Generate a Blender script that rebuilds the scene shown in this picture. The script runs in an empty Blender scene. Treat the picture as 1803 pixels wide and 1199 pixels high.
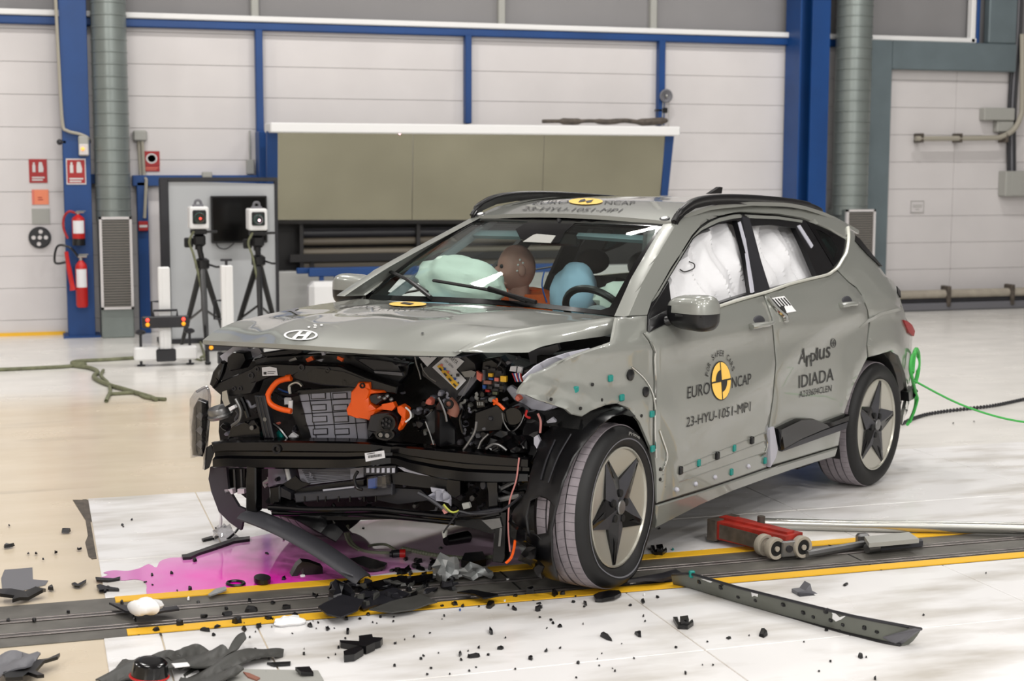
import bpy, bmesh, math, random
from mathutils import Vector as V, Matrix, geometry
from mathutils.bvhtree import BVHTree
R = math.radians
rnd = random.Random(7)
SC = bpy.context.scene
COL = SC.collection
# ---------------------------------------------------------------- camera (solved from the car's known dimensions)
FPX, IW, IH = 2689.36, 1803, 1199
TH = R(144.3)                       # the car's frame turned against the hall's frame
YAW, PIT, ROL = R(216.875514), R(6.61307758), R(0.131924759)
CC = V((6.493, 4.250, 1.766))       # camera in the car's frame
def basis(yaw):
    d = V((math.cos(yaw)*math.cos(PIT), math.sin(yaw)*math.cos(PIT), -math.sin(PIT)))
    r = d.cross(V((0, 0, 1))).normalized(); u = r.cross(d)
    c, s = math.cos(ROL), math.sin(ROL)
    return d, c*r+s*u, -s*r+c*u
DC, RC, UC = basis(YAW)
ROT = Matrix.Rotation(-TH, 3, 'Z')
CW, DW, RW, UW = ROT @ CC, ROT @ DC, ROT @ RC, ROT @ UC
def rayc(x, y): return DC*FPX + RC*(x-IW/2) - UC*(y-IH/2)
def rayw(x, y): return DW*FPX + RW*(x-IW/2) - UW*(y-IH/2)
def hit(C, D, P, n): return C + D*((P-C).dot(n)/D.dot(n))
def G(x, y, z=0.0): return hit(CW, rayw(x, y), V((0, 0, z)), V((0, 0, 1)))       # on the hall floor
def WP(x, y, Y): return hit(CW, rayw(x, y), V((0, Y, 0)), V((0, 1, 0)))          # on a plane along the back wall
def CX(x, y, v): return hit(CC, rayc(x, y), V((v, 0, 0)), V((1, 0, 0)))
def CY(x, y, v): return hit(CC, rayc(x, y), V((0, v, 0)), V((0, 1, 0)))
def CZ(x, y, v): return hit(CC, rayc(x, y), V((0, 0, v)), V((0, 0, 1)))
cd = bpy.data.cameras.new('camera'); cam = bpy.data.objects.new('camera', cd); COL.objects.link(cam)
m = Matrix((RW, UW, -DW)).transposed().to_4x4(); m.translation = CW; cam.matrix_world = m
cd.sensor_fit = 'HORIZONTAL'; cd.sensor_width = 36; cd.lens = FPX/IW*36; cd.clip_end = 200
cd.dof.use_dof = True; cd.dof.focus_distance = 6.6; cd.dof.aperture_fstop = 3.6
SC.camera = cam
SC.view_settings.view_transform = 'Standard'; SC.view_settings.look = 'None'
SC.view_settings.exposure = -0.28; SC.view_settings.gamma = 1.0; SC.view_settings.use_curve_mapping = False
wd = bpy.data.worlds.new('world'); SC.world = wd; wd.use_nodes = True
wd.node_tree.nodes['Background'].inputs[0].default_value = (1, .98, .95, 1)
wd.node_tree.nodes['Background'].inputs[1].default_value = .62
def lamp(x, y, z, sx, sy, e, col=(1, .97, .93), tilt=0):
    l = bpy.data.lights.new('hall_or_fill_lamp', 'AREA'); l.shape = 'RECTANGLE'; l.size = sx; l.size_y = sy; l.energy = e; l.color = col
    o = bpy.data.objects.new('hall_or_fill_lamp', l); o.location = (x, y, z); o.rotation_euler = (R(tilt), 0, 0); COL.objects.link(o); return o
for i in range(4):
    for j in range(4):
        lamp(-6.5+4.2*i, -8.5+4.6*j, 7.6, .9, .3, (190, 90, 95, 190)[j], tilt=(38, 0, 0, 0)[j])
lamp(-9.5, -12.5, 5.2, 2.4, .6, 420, tilt=62); lamp(1.5, -13, 5.2, 2.4, .6, 300, tilt=62)      # two added fill lamps behind the camera, brightening the engine bay
# ---------------------------------------------------------------- mesh helpers
def lin(c):
    return tuple(((v/12.92) if v <= .04045 else ((v+.055)/1.055)**2.4) for v in c)
MATS = {}
def mat(name, col, rough=.5, metal=0., coat=0., var=0., vs=8., bump=0., bs=60., emit=None, spec=.5):
    """col is sRGB 0..1; var = colour variation, bump = fine relief"""
    m = bpy.data.materials.new(name); m.use_nodes = True; nt = m.node_tree; b = nt.nodes['Principled BSDF']
    c = lin(col)
    b.inputs['Base Color'].default_value = (*c, 1); b.inputs['Roughness'].default_value = rough
    b.inputs['Metallic'].default_value = metal; b.inputs['Coat Weight'].default_value = coat; b.inputs['Coat Roughness'].default_value = .04
    b.inputs['Specular IOR Level'].default_value = spec
    if emit:
        b.inputs['Emission Color'].default_value = (*c, 1); b.inputs['Emission Strength'].default_value = emit
    if var or bump:
        tc = nt.nodes.new('ShaderNodeTexCoord')
    if var:
        n = nt.nodes.new('ShaderNodeTexNoise'); n.inputs['Scale'].default_value = vs; n.inputs['Detail'].default_value = 5
        nt.links.new(tc.outputs['Object'], n.inputs['Vector'])
        r = nt.nodes.new('ShaderNodeValToRGB'); e = r.color_ramp.elements
        e[0].position = .3; e[1].position = .7
        e[0].color = (*[max(0, x*(1-var)) for x in c], 1); e[1].color = (*[min(1, x*(1+var)) for x in c], 1)
        nt.links.new(n.outputs['Fac'], r.inputs['Fac']); nt.links.new(r.outputs['Color'], b.inputs['Base Color'])
    if bump:
        n = nt.nodes.new('ShaderNodeTexNoise'); n.inputs['Scale'].default_value = bs; n.inputs['Detail'].default_value = 3
        nt.links.new(tc.outputs['Object'], n.inputs['Vector'])
        k = nt.nodes.new('ShaderNodeBump'); k.inputs['Strength'].default_value = bump; k.inputs['Distance'].default_value = .01
        nt.links.new(n.outputs['Fac'], k.inputs['Height']); nt.links.new(k.outputs['Normal'], b.inputs['Normal'])
    MATS[name] = m
    return m
def glassmat(name, tint, refl=.04, rough=0.02, strength=1.0):
    m = bpy.data.materials.new(name); m.use_nodes = True; nt = m.node_tree; nt.nodes.clear()
    o = nt.nodes.new('ShaderNodeOutputMaterial'); t = nt.nodes.new('ShaderNodeBsdfTransparent'); g = nt.nodes.new('ShaderNodeBsdfGlossy')
    x = nt.nodes.new('ShaderNodeMixShader'); f = nt.nodes.new('ShaderNodeFresnel'); ge = nt.nodes.new('ShaderNodeNewGeometry'); mr = nt.nodes.new('ShaderNodeMapRange'); mr.inputs[3].default_value = 1.5; mr.inputs[4].default_value = 1/1.5; nt.links.new(ge.outputs['Backfacing'], mr.inputs[0]); nt.links.new(mr.outputs[0], f.inputs[0])
    t.inputs[0].default_value = (*tint, 1); g.inputs['Roughness'].default_value = rough
    mm = nt.nodes.new('ShaderNodeMath'); mm.operation = 'MULTIPLY'; mm.inputs[1].default_value = strength
    nt.links.new(f.outputs[0], mm.inputs[0]); nt.links.new(mm.outputs[0], x.inputs[0])
    nt.links.new(t.outputs[0], x.inputs[1]); nt.links.new(g.outputs[0], x.inputs[2]); nt.links.new(x.outputs[0], o.inputs[0])
    MATS[name] = m; return m
def rootloc(o):
    if o is None: return V((0, 0, 0))
    while o.parent: o = o.parent
    return V((0, 0, 0)) if o.get('_car') else V(o.location)
def make(name, verts, faces, mt, parent=None, sharp=35, flat=False, uvs=None):
    verts = [V(v) for v in verts]
    loc = V((0, 0, 0))
    if parent is None:
        lo = V([min(v[i] for v in verts) for i in range(3)]); hi = V([max(v[i] for v in verts) for i in range(3)])
        loc = V(((lo.x+hi.x)/2, (lo.y+hi.y)/2, lo.z))
    else: loc = rootloc(parent)
    me = bpy.data.meshes.new(name); me.from_pydata([v-loc for v in verts], [], faces); me.validate()
    bm = bmesh.new(); bm.from_mesh(me); bmesh.ops.recalc_face_normals(bm, faces=bm.faces); bm.to_mesh(me); bm.free()
    if not flat:
        me.polygons.foreach_set('use_smooth', [True]*len(me.polygons)); me.set_sharp_from_angle(angle=R(sharp))
    me.materials.append(MATS[mt] if isinstance(mt, str) else mt)
    o = bpy.data.objects.new(name, me); COL.objects.link(o)
    if parent is None: o.location = loc
    else: o.parent = parent
    return o
def tag(o, label=None, cat=None, group=None, kind=None):
    if label: o['label'] = label
    if cat: o['category'] = cat
    if group: o['group'] = group
    if kind: o['kind'] = kind
    return o
def empty(name, loc, label=None, cat=None, group=None, kind=None):
    o = bpy.data.objects.new(name, None); COL.objects.link(o); o.location = loc; o.empty_display_size = .1
    return tag(o, label, cat, group, kind)
class MB:
    """collects shapes into one mesh"""
    def __init__(s): s.v = []; s.f = []
    def add(s, v, f):
        n = len(s.v); s.v += [V(q) for q in v]; s.f += [tuple(i+n for i in q) for q in f]; return s
    def box(s, lo, hi, rot=None, c=None, bev=0.):
        lo = V(lo); hi = V(hi); b = bmesh.new(); bmesh.ops.create_cube(b, size=1)
        for q in b.verts: q.co = V([(lo[i]+hi[i])/2 + q.co[i]*(hi[i]-lo[i]) for i in range(3)])
        if bev:
            bmesh.ops.bevel(b, geom=b.edges[:], offset=min(bev, min(hi[i]-lo[i] for i in range(3))*.45), segments=1, affect='EDGES', profile=.5)
        b.verts.index_update()
        vs = [q.co.copy() for q in b.verts]
        if rot is not None:
            c = V(c) if c is not None else (lo+hi)/2
            vs = [c + rot @ (q-c) for q in vs]
        fs = [[q.index for q in f.verts] for f in b.faces]; b.free()
        return s.add(vs, fs)
    def prism(s, poly, ext):
        """poly: 3-D polygon, ext: extrusion vector"""
        poly = [V(q) for q in poly]; n = len(poly); ext = V(ext)
        tri = geometry.tessellate_polygon([poly])
        vs = poly + [q+ext for q in poly]
        fs = [tuple(t) for t in tri] + [tuple(i+n for i in reversed(t)) for t in tri]
        fs += [(i, (i+1) % n, (i+1) % n+n, i+n) for i in range(n)]
        return s.add(vs, fs)
    def tube(s, path, r, seg=8, smooth=0, flat=1.):
        path = [V(q) for q in path]
        if smooth: path = catmull(path, smooth)
        n = len(path); vs = []; fs = []
        t0 = (path[1]-path[0]).normalized(); up = V((0, 0, 1)) if abs(t0.z) < .9 else V((1, 0, 0))
        a = t0.cross(up).normalized()
        for i, p in enumerate(path):
            t = (path[min(i+1, n-1)]-path[max(i-1, 0)]).normalized()
            a = (a - t*a.dot(t)).normalized(); b = t.cross(a)
            rr = r[i*(len(r)-1)//max(1, n-1)] if isinstance(r, (list, tuple)) else r
            for k in range(seg):
                w = 2*math.pi*k/seg; vs.append(p + a*math.cos(w)*rr + b*math.sin(w)*rr*flat)
        for i in range(n-1):
            for k in range(seg):
                fs.append((i*seg+k, i*seg+(k+1) % seg, (i+1)*seg+(k+1) % seg, (i+1)*seg+k))
        fs.append(tuple(range(seg))[::-1]); fs.append(tuple(range((n-1)*seg, n*seg)))
        return s.add(vs, fs)
    def lathe(s, prof, c, axis=(0, 0, 1), seg=24, cap=True, fx=None):
        """prof: (r, h) along axis from c"""
        ax = V(axis).normalized(); up = V((0, 0, 1)) if abs(ax.z) < .9 else V((1, 0, 0))
        a = up.cross(ax).normalized(); b = ax.cross(a); c = V(c); n = len(prof); vs = []; fs = []
        for r, h in prof:
            for k in range(seg):
                w = 2*math.pi*k/seg; vs.append(c + ax*h + a*math.cos(w)*r + b*math.sin(w)*r)
        for i in range(n-1):
            for k in range(seg): fs.append((i*seg+k, i*seg+(k+1) % seg, (i+1)*seg+(k+1) % seg, (i+1)*seg+k))
        if cap:
            fs.append(tuple(range(seg))[::-1]); fs.append(tuple(range((n-1)*seg, n*seg)))
        return s.add(vs, fs)
    def cyl(s, p, q, r, seg=12, r2=None):
        p = V(p); q = V(q); h = (q-p).length
        return s.lathe([(r, 0), (r2 if r2 is not None else r, h)], p, q-p, seg)
    def grid(s, pts):
        nu = len(pts); nv = len(pts[0]); vs = [q for row in pts for q in row]
        return s.add(vs, [(i*nv+j, i*nv+j+1, (i+1)*nv+j+1, (i+1)*nv+j) for i in range(nu-1) for j in range(nv-1)])
    def slab(s, pts, ext):
        """a grid of points given thickness"""
        nu = len(pts); nv = len(pts[0]); A = [V(q) for row in pts for q in row]; n = len(A)
        e = ext if callable(ext) else (lambda q: V(ext))
        vs = A + [q+e(q) for q in A]; fs = []
        for i in range(nu-1):
            for j in range(nv-1):
                f = (i*nv+j, i*nv+j+1, (i+1)*nv+j+1, (i+1)*nv+j); fs += [f, tuple(k+n for k in reversed(f))]
        rim = [j for j in range(nv)] + [i*nv+nv-1 for i in range(1, nu)] + [(nu-1)*nv+j for j in range(nv-2, -1, -1)] + [i*nv for i in range(nu-2, 0, -1)]
        for a, b in zip(rim, rim[1:]+rim[:1]): fs.append((a, b, b+n, a+n))
        return s.add(vs, fs)
    def ball(s, c, r, seg=14, rings=9, rot=None, fn=None):
        c = V(c); r = V(r) if not isinstance(r, (int, float)) else V((r, r, r)); vs = []; fs = []
        for i in range(rings+1):
            ph = math.pi*i/rings
            for k in range(seg):
                w = 2*math.pi*k/seg; q = V((math.sin(ph)*math.cos(w), math.sin(ph)*math.sin(w), math.cos(ph)))
                if fn: q = fn(q)
                q = V((q.x*r.x, q.y*r.y, q.z*r.z)); vs.append(c + (rot @ q if rot is not None else q))
        for i in range(rings):
            for k in range(seg): fs.append((i*seg+k, i*seg+(k+1) % seg, (i+1)*seg+(k+1) % seg, (i+1)*seg+k))
        return s.add(vs, fs)
    def mirrored(s):
        o = MB(); o.v = [V((q.x, -q.y, q.z)) for q in s.v]; o.f = [tuple(reversed(f)) for f in s.f]; return o
    def obj(s, name, mt, parent=None, sharp=35, flat=False): return make(name, s.v, s.f, mt, parent, sharp, flat)
def catmull(P, k):
    P = [V(p) for p in P]; out = []
    for i in range(len(P)-1):
        a, b, c, d = P[max(i-1, 0)], P[i], P[i+1], P[min(i+2, len(P)-1)]
        for j in range(k):
            t = j/k; out.append(.5*((2*b)+(c-a)*t+(2*a-5*b+4*c-d)*t*t+(3*b-a-3*c+d)*t**3))
    return out+[P[-1]]
def resample(P, n):
    P = [V(p) for p in P]; L = [0]
    for a, b in zip(P, P[1:]): L.append(L[-1]+(b-a).length)
    out = []; k = 0
    for i in range(n):
        t = L[-1]*i/(n-1)
        while k < len(P)-2 and L[k+1] < t: k += 1
        f = (t-L[k])/max(1e-9, L[k+1]-L[k]); out.append(P[k].lerp(P[k+1], min(1, max(0, f))))
    return out
def coons(bot, top, left, right, nu, nv):
    """bot/top run along u, left/right along v (bot[0]=left[0], top[0]=left[-1] ...)"""
    B, T, L, Q = resample(bot, nu), resample(top, nu), resample(left, nv), resample(right, nv); g = []
    for i in range(nu):
        u = i/(nu-1); row = []
        for j in range(nv):
            v = j/(nv-1)
            row.append(B[i]*(1-v)+T[i]*v+L[j]*(1-u)+Q[j]*u-(B[0]*(1-u)*(1-v)+B[-1]*u*(1-v)+T[0]*(1-u)*v+T[-1]*u*v))
        g.append(row)
    return g
def inside(p, poly):
    x, y = p; c = False; n = len(poly)
    for i in range(n):
        (x1, y1), (x2, y2) = poly[i], poly[(i+1) % n]
        if (y1 > y) != (y2 > y) and x < (x2-x1)*(y-y1)/(y2-y1)+x1: c = not c
    return c
def segd(p, a, b):
    ax, ay = a; bx, by = b; dx, dy = bx-ax, by-ay; L = dx*dx+dy*dy
    t = 0 if L == 0 else max(0, min(1, ((p[0]-ax)*dx+(p[1]-ay)*dy)/L))
    return math.hypot(p[0]-ax-t*dx, p[1]-ay-t*dy)
def tri_poly(poly, holes, step, inset=0):
    """triangulated 2-D polygon with interior points; returns pts, tris, n of outline points"""
    def dens(P):
        o = []
        for a, b in zip(P, P[1:]+P[:1]):
            n = max(1, int(math.hypot(b[0]-a[0], b[1]-a[1])/step))
            o += [(a[0]+(b[0]-a[0])*i/n, a[1]+(b[1]-a[1])*i/n) for i in range(n)]
        return o
    loops = [dens(poly)]+[dens(h) for h in holes]
    pts = []; edges = []
    for L in loops:
        n = len(pts); pts += L; edges += [(n+i, n+(i+1) % len(L)) for i in range(len(L))]
    nb = len(pts); segs = [(pts[a], pts[b]) for a, b in edges]
    if inset:
        for L in loops:
            for i in range(len(L)):
                p, a, c = L[i], L[i-1], L[(i+1) % len(L)]
                n1 = V((a[1]-p[1], p[0]-a[0])).normalized() if a != p else V((0, 0)); n2 = V((p[1]-c[1], c[0]-p[0])).normalized() if c != p else V((0, 0))
                n = n1+n2
                if n.length < .4: continue
                n = n/n.length*inset/max(.5, n.length/2)
                for sg in (1, -1):
                    q = (p[0]+n.x*sg, p[1]+n.y*sg)
                    if inside(q, poly) and not any(inside(q, h) for h in holes) and min(segd(q, *t) for t in segs) > inset*.8: pts.append(q)
    xs = [p[0] for p in poly]; ys = [p[1] for p in poly]
    x = min(xs)+step/2; odd = 0
    while x < max(xs):
        y = min(ys)+(step/2 if odd else 0)
        while y < max(ys):
            q = (x, y)
            if inside(q, poly) and not any(inside(q, h) for h in holes) and min(segd(q, *t) for t in segs) > step*.45+inset: pts.append(q)
            y += step
        x += step*.87; odd = 1-odd
    r = geometry.delaunay_2d_cdt([V(p).to_2d() if len(p) == 3 else V((p[0], p[1])) for p in pts], edges, [], 0, 1e-4)
    P = [tuple(q) for q in r[0]]; T = []
    for f in r[2]:
        c = (sum(P[i][0] for i in f)/3, sum(P[i][1] for i in f)/3)
        if inside(c, poly) and not any(inside(c, h) for h in holes): T.append(tuple(f))
    return P, T
def traced(name, poly, surf, mt, parent, th=.008, step=14, holes=(), back=V((0, -1, 0)), inset=0, roll=0., lift=0., fn=None, sharp=35, mirror=None, flat=False):
    """a plate whose outline lies on a surface; given real thickness along back"""
    P, T = tri_poly(poly, list(holes), step, inset)
    A = [surf(*q) for q in P]
    cnt = {}
    for f in T:
        for a, b in ((f[0], f[1]), (f[1], f[2]), (f[2], f[0])): cnt[(min(a, b), max(a, b))] = cnt.get((min(a, b), max(a, b)), 0)+1
    rim = [(f[i], f[(i+1) % 3]) for f in T for i in range(3) if cnt[(min(f[i], f[(i+1) % 3]), max(f[i], f[(i+1) % 3]))] == 1]
    bset = {i for e in rim for i in e}
    A = [a+back*((roll if i in bset else 0)-lift) for i, a in enumerate(A)]
    if fn: A = [fn(a, P[i]) for i, a in enumerate(A)]
    n = len(A); vs = A+[a+back*th for a in A]
    fs = list(T)+[tuple(i+n for i in reversed(f)) for f in T]+[(b, a, a+n, b+n) for a, b in rim]
    o = make(name, vs, fs, mt, parent, sharp, flat)
    if mirror is not None:
        make(name, [V((v.x, -v.y, v.z)) for v in vs], [tuple(reversed(f)) for f in fs], mt, mirror if not isinstance(mirror, bool) else parent, sharp, flat)
    return o
_TXT = {}
def glyphs(s):
    if s not in _TXT:
        cu = bpy.data.curves.new('t', 'FONT'); cu.body = s; cu.resolution_u = 3; cu.fill_mode = 'BOTH'
        o = bpy.data.objects.new('t', cu); COL.objects.link(o); bpy.context.view_layer.update()
        me = bpy.data.meshes.new_from_object(o.evaluated_get(bpy.context.evaluated_depsgraph_get()))
        v = [(q.co.x, q.co.y) for q in me.vertices]; f = [tuple(p.vertices) for p in me.polygons]
        bpy.data.objects.remove(o); bpy.data.meshes.remove(me); bpy.data.curves.remove(cu); _TXT[s] = (v, f)
    return _TXT[s]
def text(s, BL, BR, TL, surf, off, mt, parent, name='lettering', bold=0.):
    """flat print: maps the text's box (baseline to cap height) onto a surface"""
    v, f = glyphs(s); x0 = min(q[0] for q in v); x1 = max(q[0] for q in v); ch = .68
    vs = []
    for x, y in v:
        a = (x-x0)/(x1-x0); b = y/ch
        vs.append(surf(BL[0]+(BR[0]-BL[0])*a+(TL[0]-BL[0])*b, BL[1]+(BR[1]-BL[1])*a+(TL[1]-BL[1])*b)+off)
    me = bpy.data.meshes.new(name); l = rootloc(parent); me.from_pydata([q-l for q in vs], [], f); me.materials.append(MATS[mt])
    o = bpy.data.objects.new(name, me); COL.objects.link(o); o.parent = parent; return o
def decal(polys, surf, off, mt, parent, name='marking', step=0):
    b = MB()
    for p in polys:
        if step:
            P, T = tri_poly(p, [], step); b.add([surf(*q)+off for q in P], T)
        else:
            q = [surf(*t)+off for t in p]; b.add(q, geometry.tessellate_polygon([q]))
    me = bpy.data.meshes.new(name); l = rootloc(parent); me.from_pydata([q-l for q in b.v], [], b.f); me.materials.append(MATS[mt])
    o = bpy.data.objects.new(name, me); COL.objects.link(o); o.parent = parent; return o
def ell(cx, cy, a, b, n=28, rot=0., t0=0, t1=360):
    o = []
    for i in range(n):
        w = R(t0+(t1-t0)*i/(n if t1-t0 == 360 else n-1)); x, y = a*math.cos(w), b*math.sin(w)
        o.append((cx+x*math.cos(rot)-y*math.sin(rot), cy+x*math.sin(rot)+y*math.cos(rot)))
    return o
# ---------------------------------------------------------------- materials
mat('paint', (.565, .573, .55), .36, .30, 1., spec=.5)
mat('primer', (.70, .70, .74), .5)
mat('black_gloss', (.028, .028, .036), .16, 0, .0, spec=.5)
mat('black_plastic', (.042, .042, .053), .33, var=.3, vs=20)
mat('black_matte', (.04, .04, .042), .7, bump=.2, bs=120)
mat('charcoal', (.125, .125, .145), .4, var=.15)
mat('dark_grey', (.215, .215, .235), .55, var=.12)
mat('mid_grey', (.40, .40, .42), .5)
mat('panel_grey', (.56, .56, .60), .45)
mat('rubber', (.062, .062, .066), .62, var=.2, vs=30)
mat('tread', (.56, .53, .55), .75, var=.12, vs=25)
mat('tread_dark', (.22, .21, .21), .8, var=.2)
mat('silver', (.72, .72, .70), .28, .9)
mat('machined', (.72, .71, .67), .3, .6)
mat('steel', (.50, .50, .50), .35, .85, var=.15)
mat('chrome', (.78, .78, .76), .12, 1.)
mat('orange', (.98, .38, .06), .4)
mat('orange_cloth', (.93, .40, .10), .8)
mat('white', (.88, .88, .88), .5)
mat('label_white', (.86, .86, .87), .5)
mat('yellow', (.93, .72, .16), .45)
mat('sticker_yellow', (.98, .80, .38), .4)
mat('ink', (.16, .16, .16), .5)
mat('blue_ink', (.1, .3, .6), .5)
mat('teal', (.05, .50, .47), .35)
mat('lens_dark', (.10, .22, .20), .25)
mat('undertray', (.25, .25, .24), .5, var=.15, vs=12)
mat('moulding', (.82, .82, .78), .28, .3)
mat('red', (.72, .10, .09), .4, var=.1)
mat('red_dark', (.60, .10, .12), .5)
mat('airbag', (.86, .86, .87), .8, bump=.25, bs=25)
mat('airbag_green', (.86, .91, .87), .85, bump=.25, bs=20)
mat('airbag_blue', (.68, .82, .92), .85, bump=.25, bs=20)
mat('skin', (.74, .55, .50), .5)
mat('brown', (.55, .36, .30), .6)
mat('dirty', (.30, .27, .24), .7, var=.4, vs=20)
mat('blue', (.02, .235, .47), .45, var=.12, vs=2)
mat('wall_white', (.80, .785, .785), .55, var=.05, vs=1.2)
mat('upper_grey', (.50, .495, .50), .7, var=.08, vs=.8)
mat('duct', (.50, .53, .52), .35, .45, var=.1, vs=3)
mat('portal', (.43, .48, .50), .35, .3, var=.12, vs=2)
mat('box_grey', (.62, .62, .60), .55)
mat('board_grey', (.66, .67, .68), .6)
mat('screen_black', (.02, .02, .022), .15)
mat('grille', (.42, .40, .38), .6)
mat('sign_red', (.62, .12, .13), .5)
mat('sign_orange', (.90, .52, .38), .5)
mat('salmon', (.85, .45, .38), .5)
mat('pipe', (.62, .60, .55), .5)
mat('kerb', (.62, .59, .54), .7, var=.15)
mat('lamp_amber', (1., .65, .3), .4, emit=1.5)
mat('led_red', (1., .25, .2), .4, emit=3)
mat('led_amber', (.9, .6, .1), .4, emit=1)
mat('glow_pink', (1., .75, .8), .4, emit=6)
mat('green_rope', (.25, .68, .30), .6)
mat('strap_olive', (.42, .43, .33), .7, var=.3, vs=20)
mat('hose_olive', (.48, .50, .42), .6)
mat('jack_red', (.62, .17, .13), .5, var=.35, vs=14)
mat('foam', (.92, .92, .92), .8)
mat('foil', (.75, .76, .76), .3, .6)
mat('pink_wire', (.75, .50, .48), .5)
mat('yellow_wire', (.72, .74, .30), .5)
mat('wood', (.70, .70, .69), .7)
mat('bench_dark', (.09, .08, .08), .5)
mat('khaki', (.58, .57, .50), .16, .8, var=.12, vs=.9)
mat('bench_khaki', (.42, .39, .34), .5)
mat('trim_grey', (.38, .39, .36), .5, var=.1)
mat('track', (.40, .39, .37), .5, .3, var=.3, vs=6)
mat('rail_steel', (.46, .44, .43), .35, .7, var=.2, vs=10)
mat('interior', (.09, .09, .10), .7)
mat('interior_grey', (.55, .58, .60), .7)
mat('seat_grey', (.20, .20, .22), .8)
mat('headliner', (.42, .50, .52), .8)
glassmat('windscreen_glass', (.92, .97, .955), strength=1.0)
glassmat('quarter_glass', (.35, .48, .48), strength=1.5)
glassmat('clear_plastic', (.78, .78, .80), strength=2.0)
glassmat('pane', (.42, .42, .36), strength=1.5)
def floormat():
    m = bpy.data.materials.new('floor_paint'); m.use_nodes = True; nt = m.node_tree; N = nt.nodes; L = nt.links; b = N['Principled BSDF']
    tc = N.new('ShaderNodeTexCoord')
    sep = N.new('ShaderNodeSeparateXYZ'); L.new(tc.outputs['Object'], sep.inputs[0])
    def noise(s, d=5, st=(1, 1, 1)):
        mp = N.new('ShaderNodeMapping'); mp.inputs['Scale'].default_value = st; L.new(tc.outputs['Object'], mp.inputs[0])
        n = N.new('ShaderNodeTexNoise'); n.inputs['Scale'].default_value = s; n.inputs['Detail'].default_value = d; L.new(mp.outputs[0], n.inputs['Vector']); return n.outputs['Fac']
    def math_(op, a, bb):
        k = N.new('ShaderNodeMath'); k.operation = op
        for i, q in ((0, a), (1, bb)):
            if isinstance(q, (int, float)): k.inputs[i].default_value = q
            else: L.new(q, k.inputs[i])
        return k.outputs[0]
    def smooth(v, a, bb):
        k = N.new('ShaderNodeMapRange'); k.interpolation_type = 'SMOOTHSTEP'; k.inputs[1].default_value = a; k.inputs[2].default_value = bb; L.new(v, k.inputs[0]); return k.outputs[0]
    def mix(f, a, bb):
        k = N.new('ShaderNodeMix'); k.data_type = 'RGBA'
        if isinstance(f, (int, float)): k.inputs[0].default_value = f
        else: L.new(f, k.inputs[0])
        for i, q in ((6, a), (7, bb)):
            if isinstance(q, tuple): k.inputs[i].default_value = (*lin(q), 1)
            else: L.new(q, k.inputs[i])
        return k.outputs[2]
    y = math_('ADD', sep.outputs[1], math_('MULTIPLY', noise(.9, 3), .8))
    far = smooth(y, 4.4, 5.6)
    right = smooth(math_('ADD', sep.outputs[0], math_('MULTIPLY', noise(.5, 2), .5)), -.3, .5)
    beige = mix(noise(1.4, 6, (1, 3, 1)), (.78, .72, .62), (.86, .81, .73))
    white = mix(noise(1.7, 6, (1, 3, 1)), (.82, .81, .79), (.93, .92, .90))
    c = mix(math_('MAXIMUM', far, right), beige, white)
    st = smooth(noise(1.1, 8, (.5, 2.6, 1)), .60, .74)
    c = mix(math_('MULTIPLY', st, .35), c, (.52, .49, .45))
    L.new(c, b.inputs['Base Color'])
    rr = N.new('ShaderNodeMapRange'); rr.inputs[3].default_value = .10; rr.inputs[4].default_value = .38; L.new(noise(2.), rr.inputs[0]); L.new(rr.outputs[0], b.inputs['Roughness'])
    MATS['floor_paint'] = m
    m2 = m.copy(); m2.name = 'plate_paint'; MATS['plate_paint'] = m2
    nt = m2.node_tree; b = nt.nodes['Principled BSDF']
    tc = nt.nodes.new('ShaderNodeTexCoord'); mp = nt.nodes.new('ShaderNodeMapping'); mp.inputs['Scale'].default_value = (1, 3, 1)
    n = nt.nodes.new('ShaderNodeTexNoise'); n.inputs['Scale'].default_value = 1.5; n.inputs['Detail'].default_value = 8
    nt.links.new(tc.outputs['Object'], mp.inputs[0]); nt.links.new(mp.outputs[0], n.inputs[0])
    r = nt.nodes.new('ShaderNodeValToRGB'); e = r.color_ramp.elements; e[0].position = .3; e[0].color = (*lin((.76, .74, .71)), 1); e[1].position = .55; e[1].color = (*lin((.93, .925, .925)), 1)
    nt.links.new(n.outputs['Fac'], r.inputs['Fac']); nt.links.new(r.outputs[0], b.inputs['Base Color'])
floormat()
# ================================================================ the hall
WY = 9.1
fl = make('floor', [(-30, -14, 0), (30, -14, 0), (30, 14, 0), (-30, 14, 0)], [(0, 1, 2, 3)], 'floor_paint', flat=True); tag(fl, kind='structure')
cl = make('ceiling', [(-14, -10, 8.4), (20, -10, 8.4), (20, 10, 8.4), (-14, 10, 8.4)], [(0, 1, 2, 3)], 'upper_grey', flat=True); tag(cl, kind='structure')
wall = empty('wall_back', (0, WY, 0), kind='structure')
def on(x, y, Y=WY): return WP(x, y, Y)
X = lambda px, py=200, Y=WY: on(px, py, Y).x
xs = [-14., -10.2, -6.4, -4.3, X(112), X(455), X(821), X(1160), X(1428), X(1545), 8.0, 9.6, 11.2, 14.2, 17.2, 20.]
rows = [0, .16]+[.16+.3265*i for i in range(1, 10)]+[3.2]
b0 = {}
for i in range(len(xs)-1):
    for k in range(len(rows)-1):
        lo = V((xs[i]+.002, WY-.0, rows[k]+.0015)); hi = V((xs[i+1]-.002, WY+.08, rows[k+1]-.0015))
        o = MB().box(lo, hi, bev=.004).obj('wall_panel', 'wall_white', wall)
MB().box((-14, WY+.03, 0), (20., WY+.09, 3.2)).obj('backing', 'mid_grey', wall)
MB().box((-14, WY+.1, 3.2), (20., WY+.16, 8.4)).obj('upper_sheet', 'upper_grey', wall)
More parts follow.
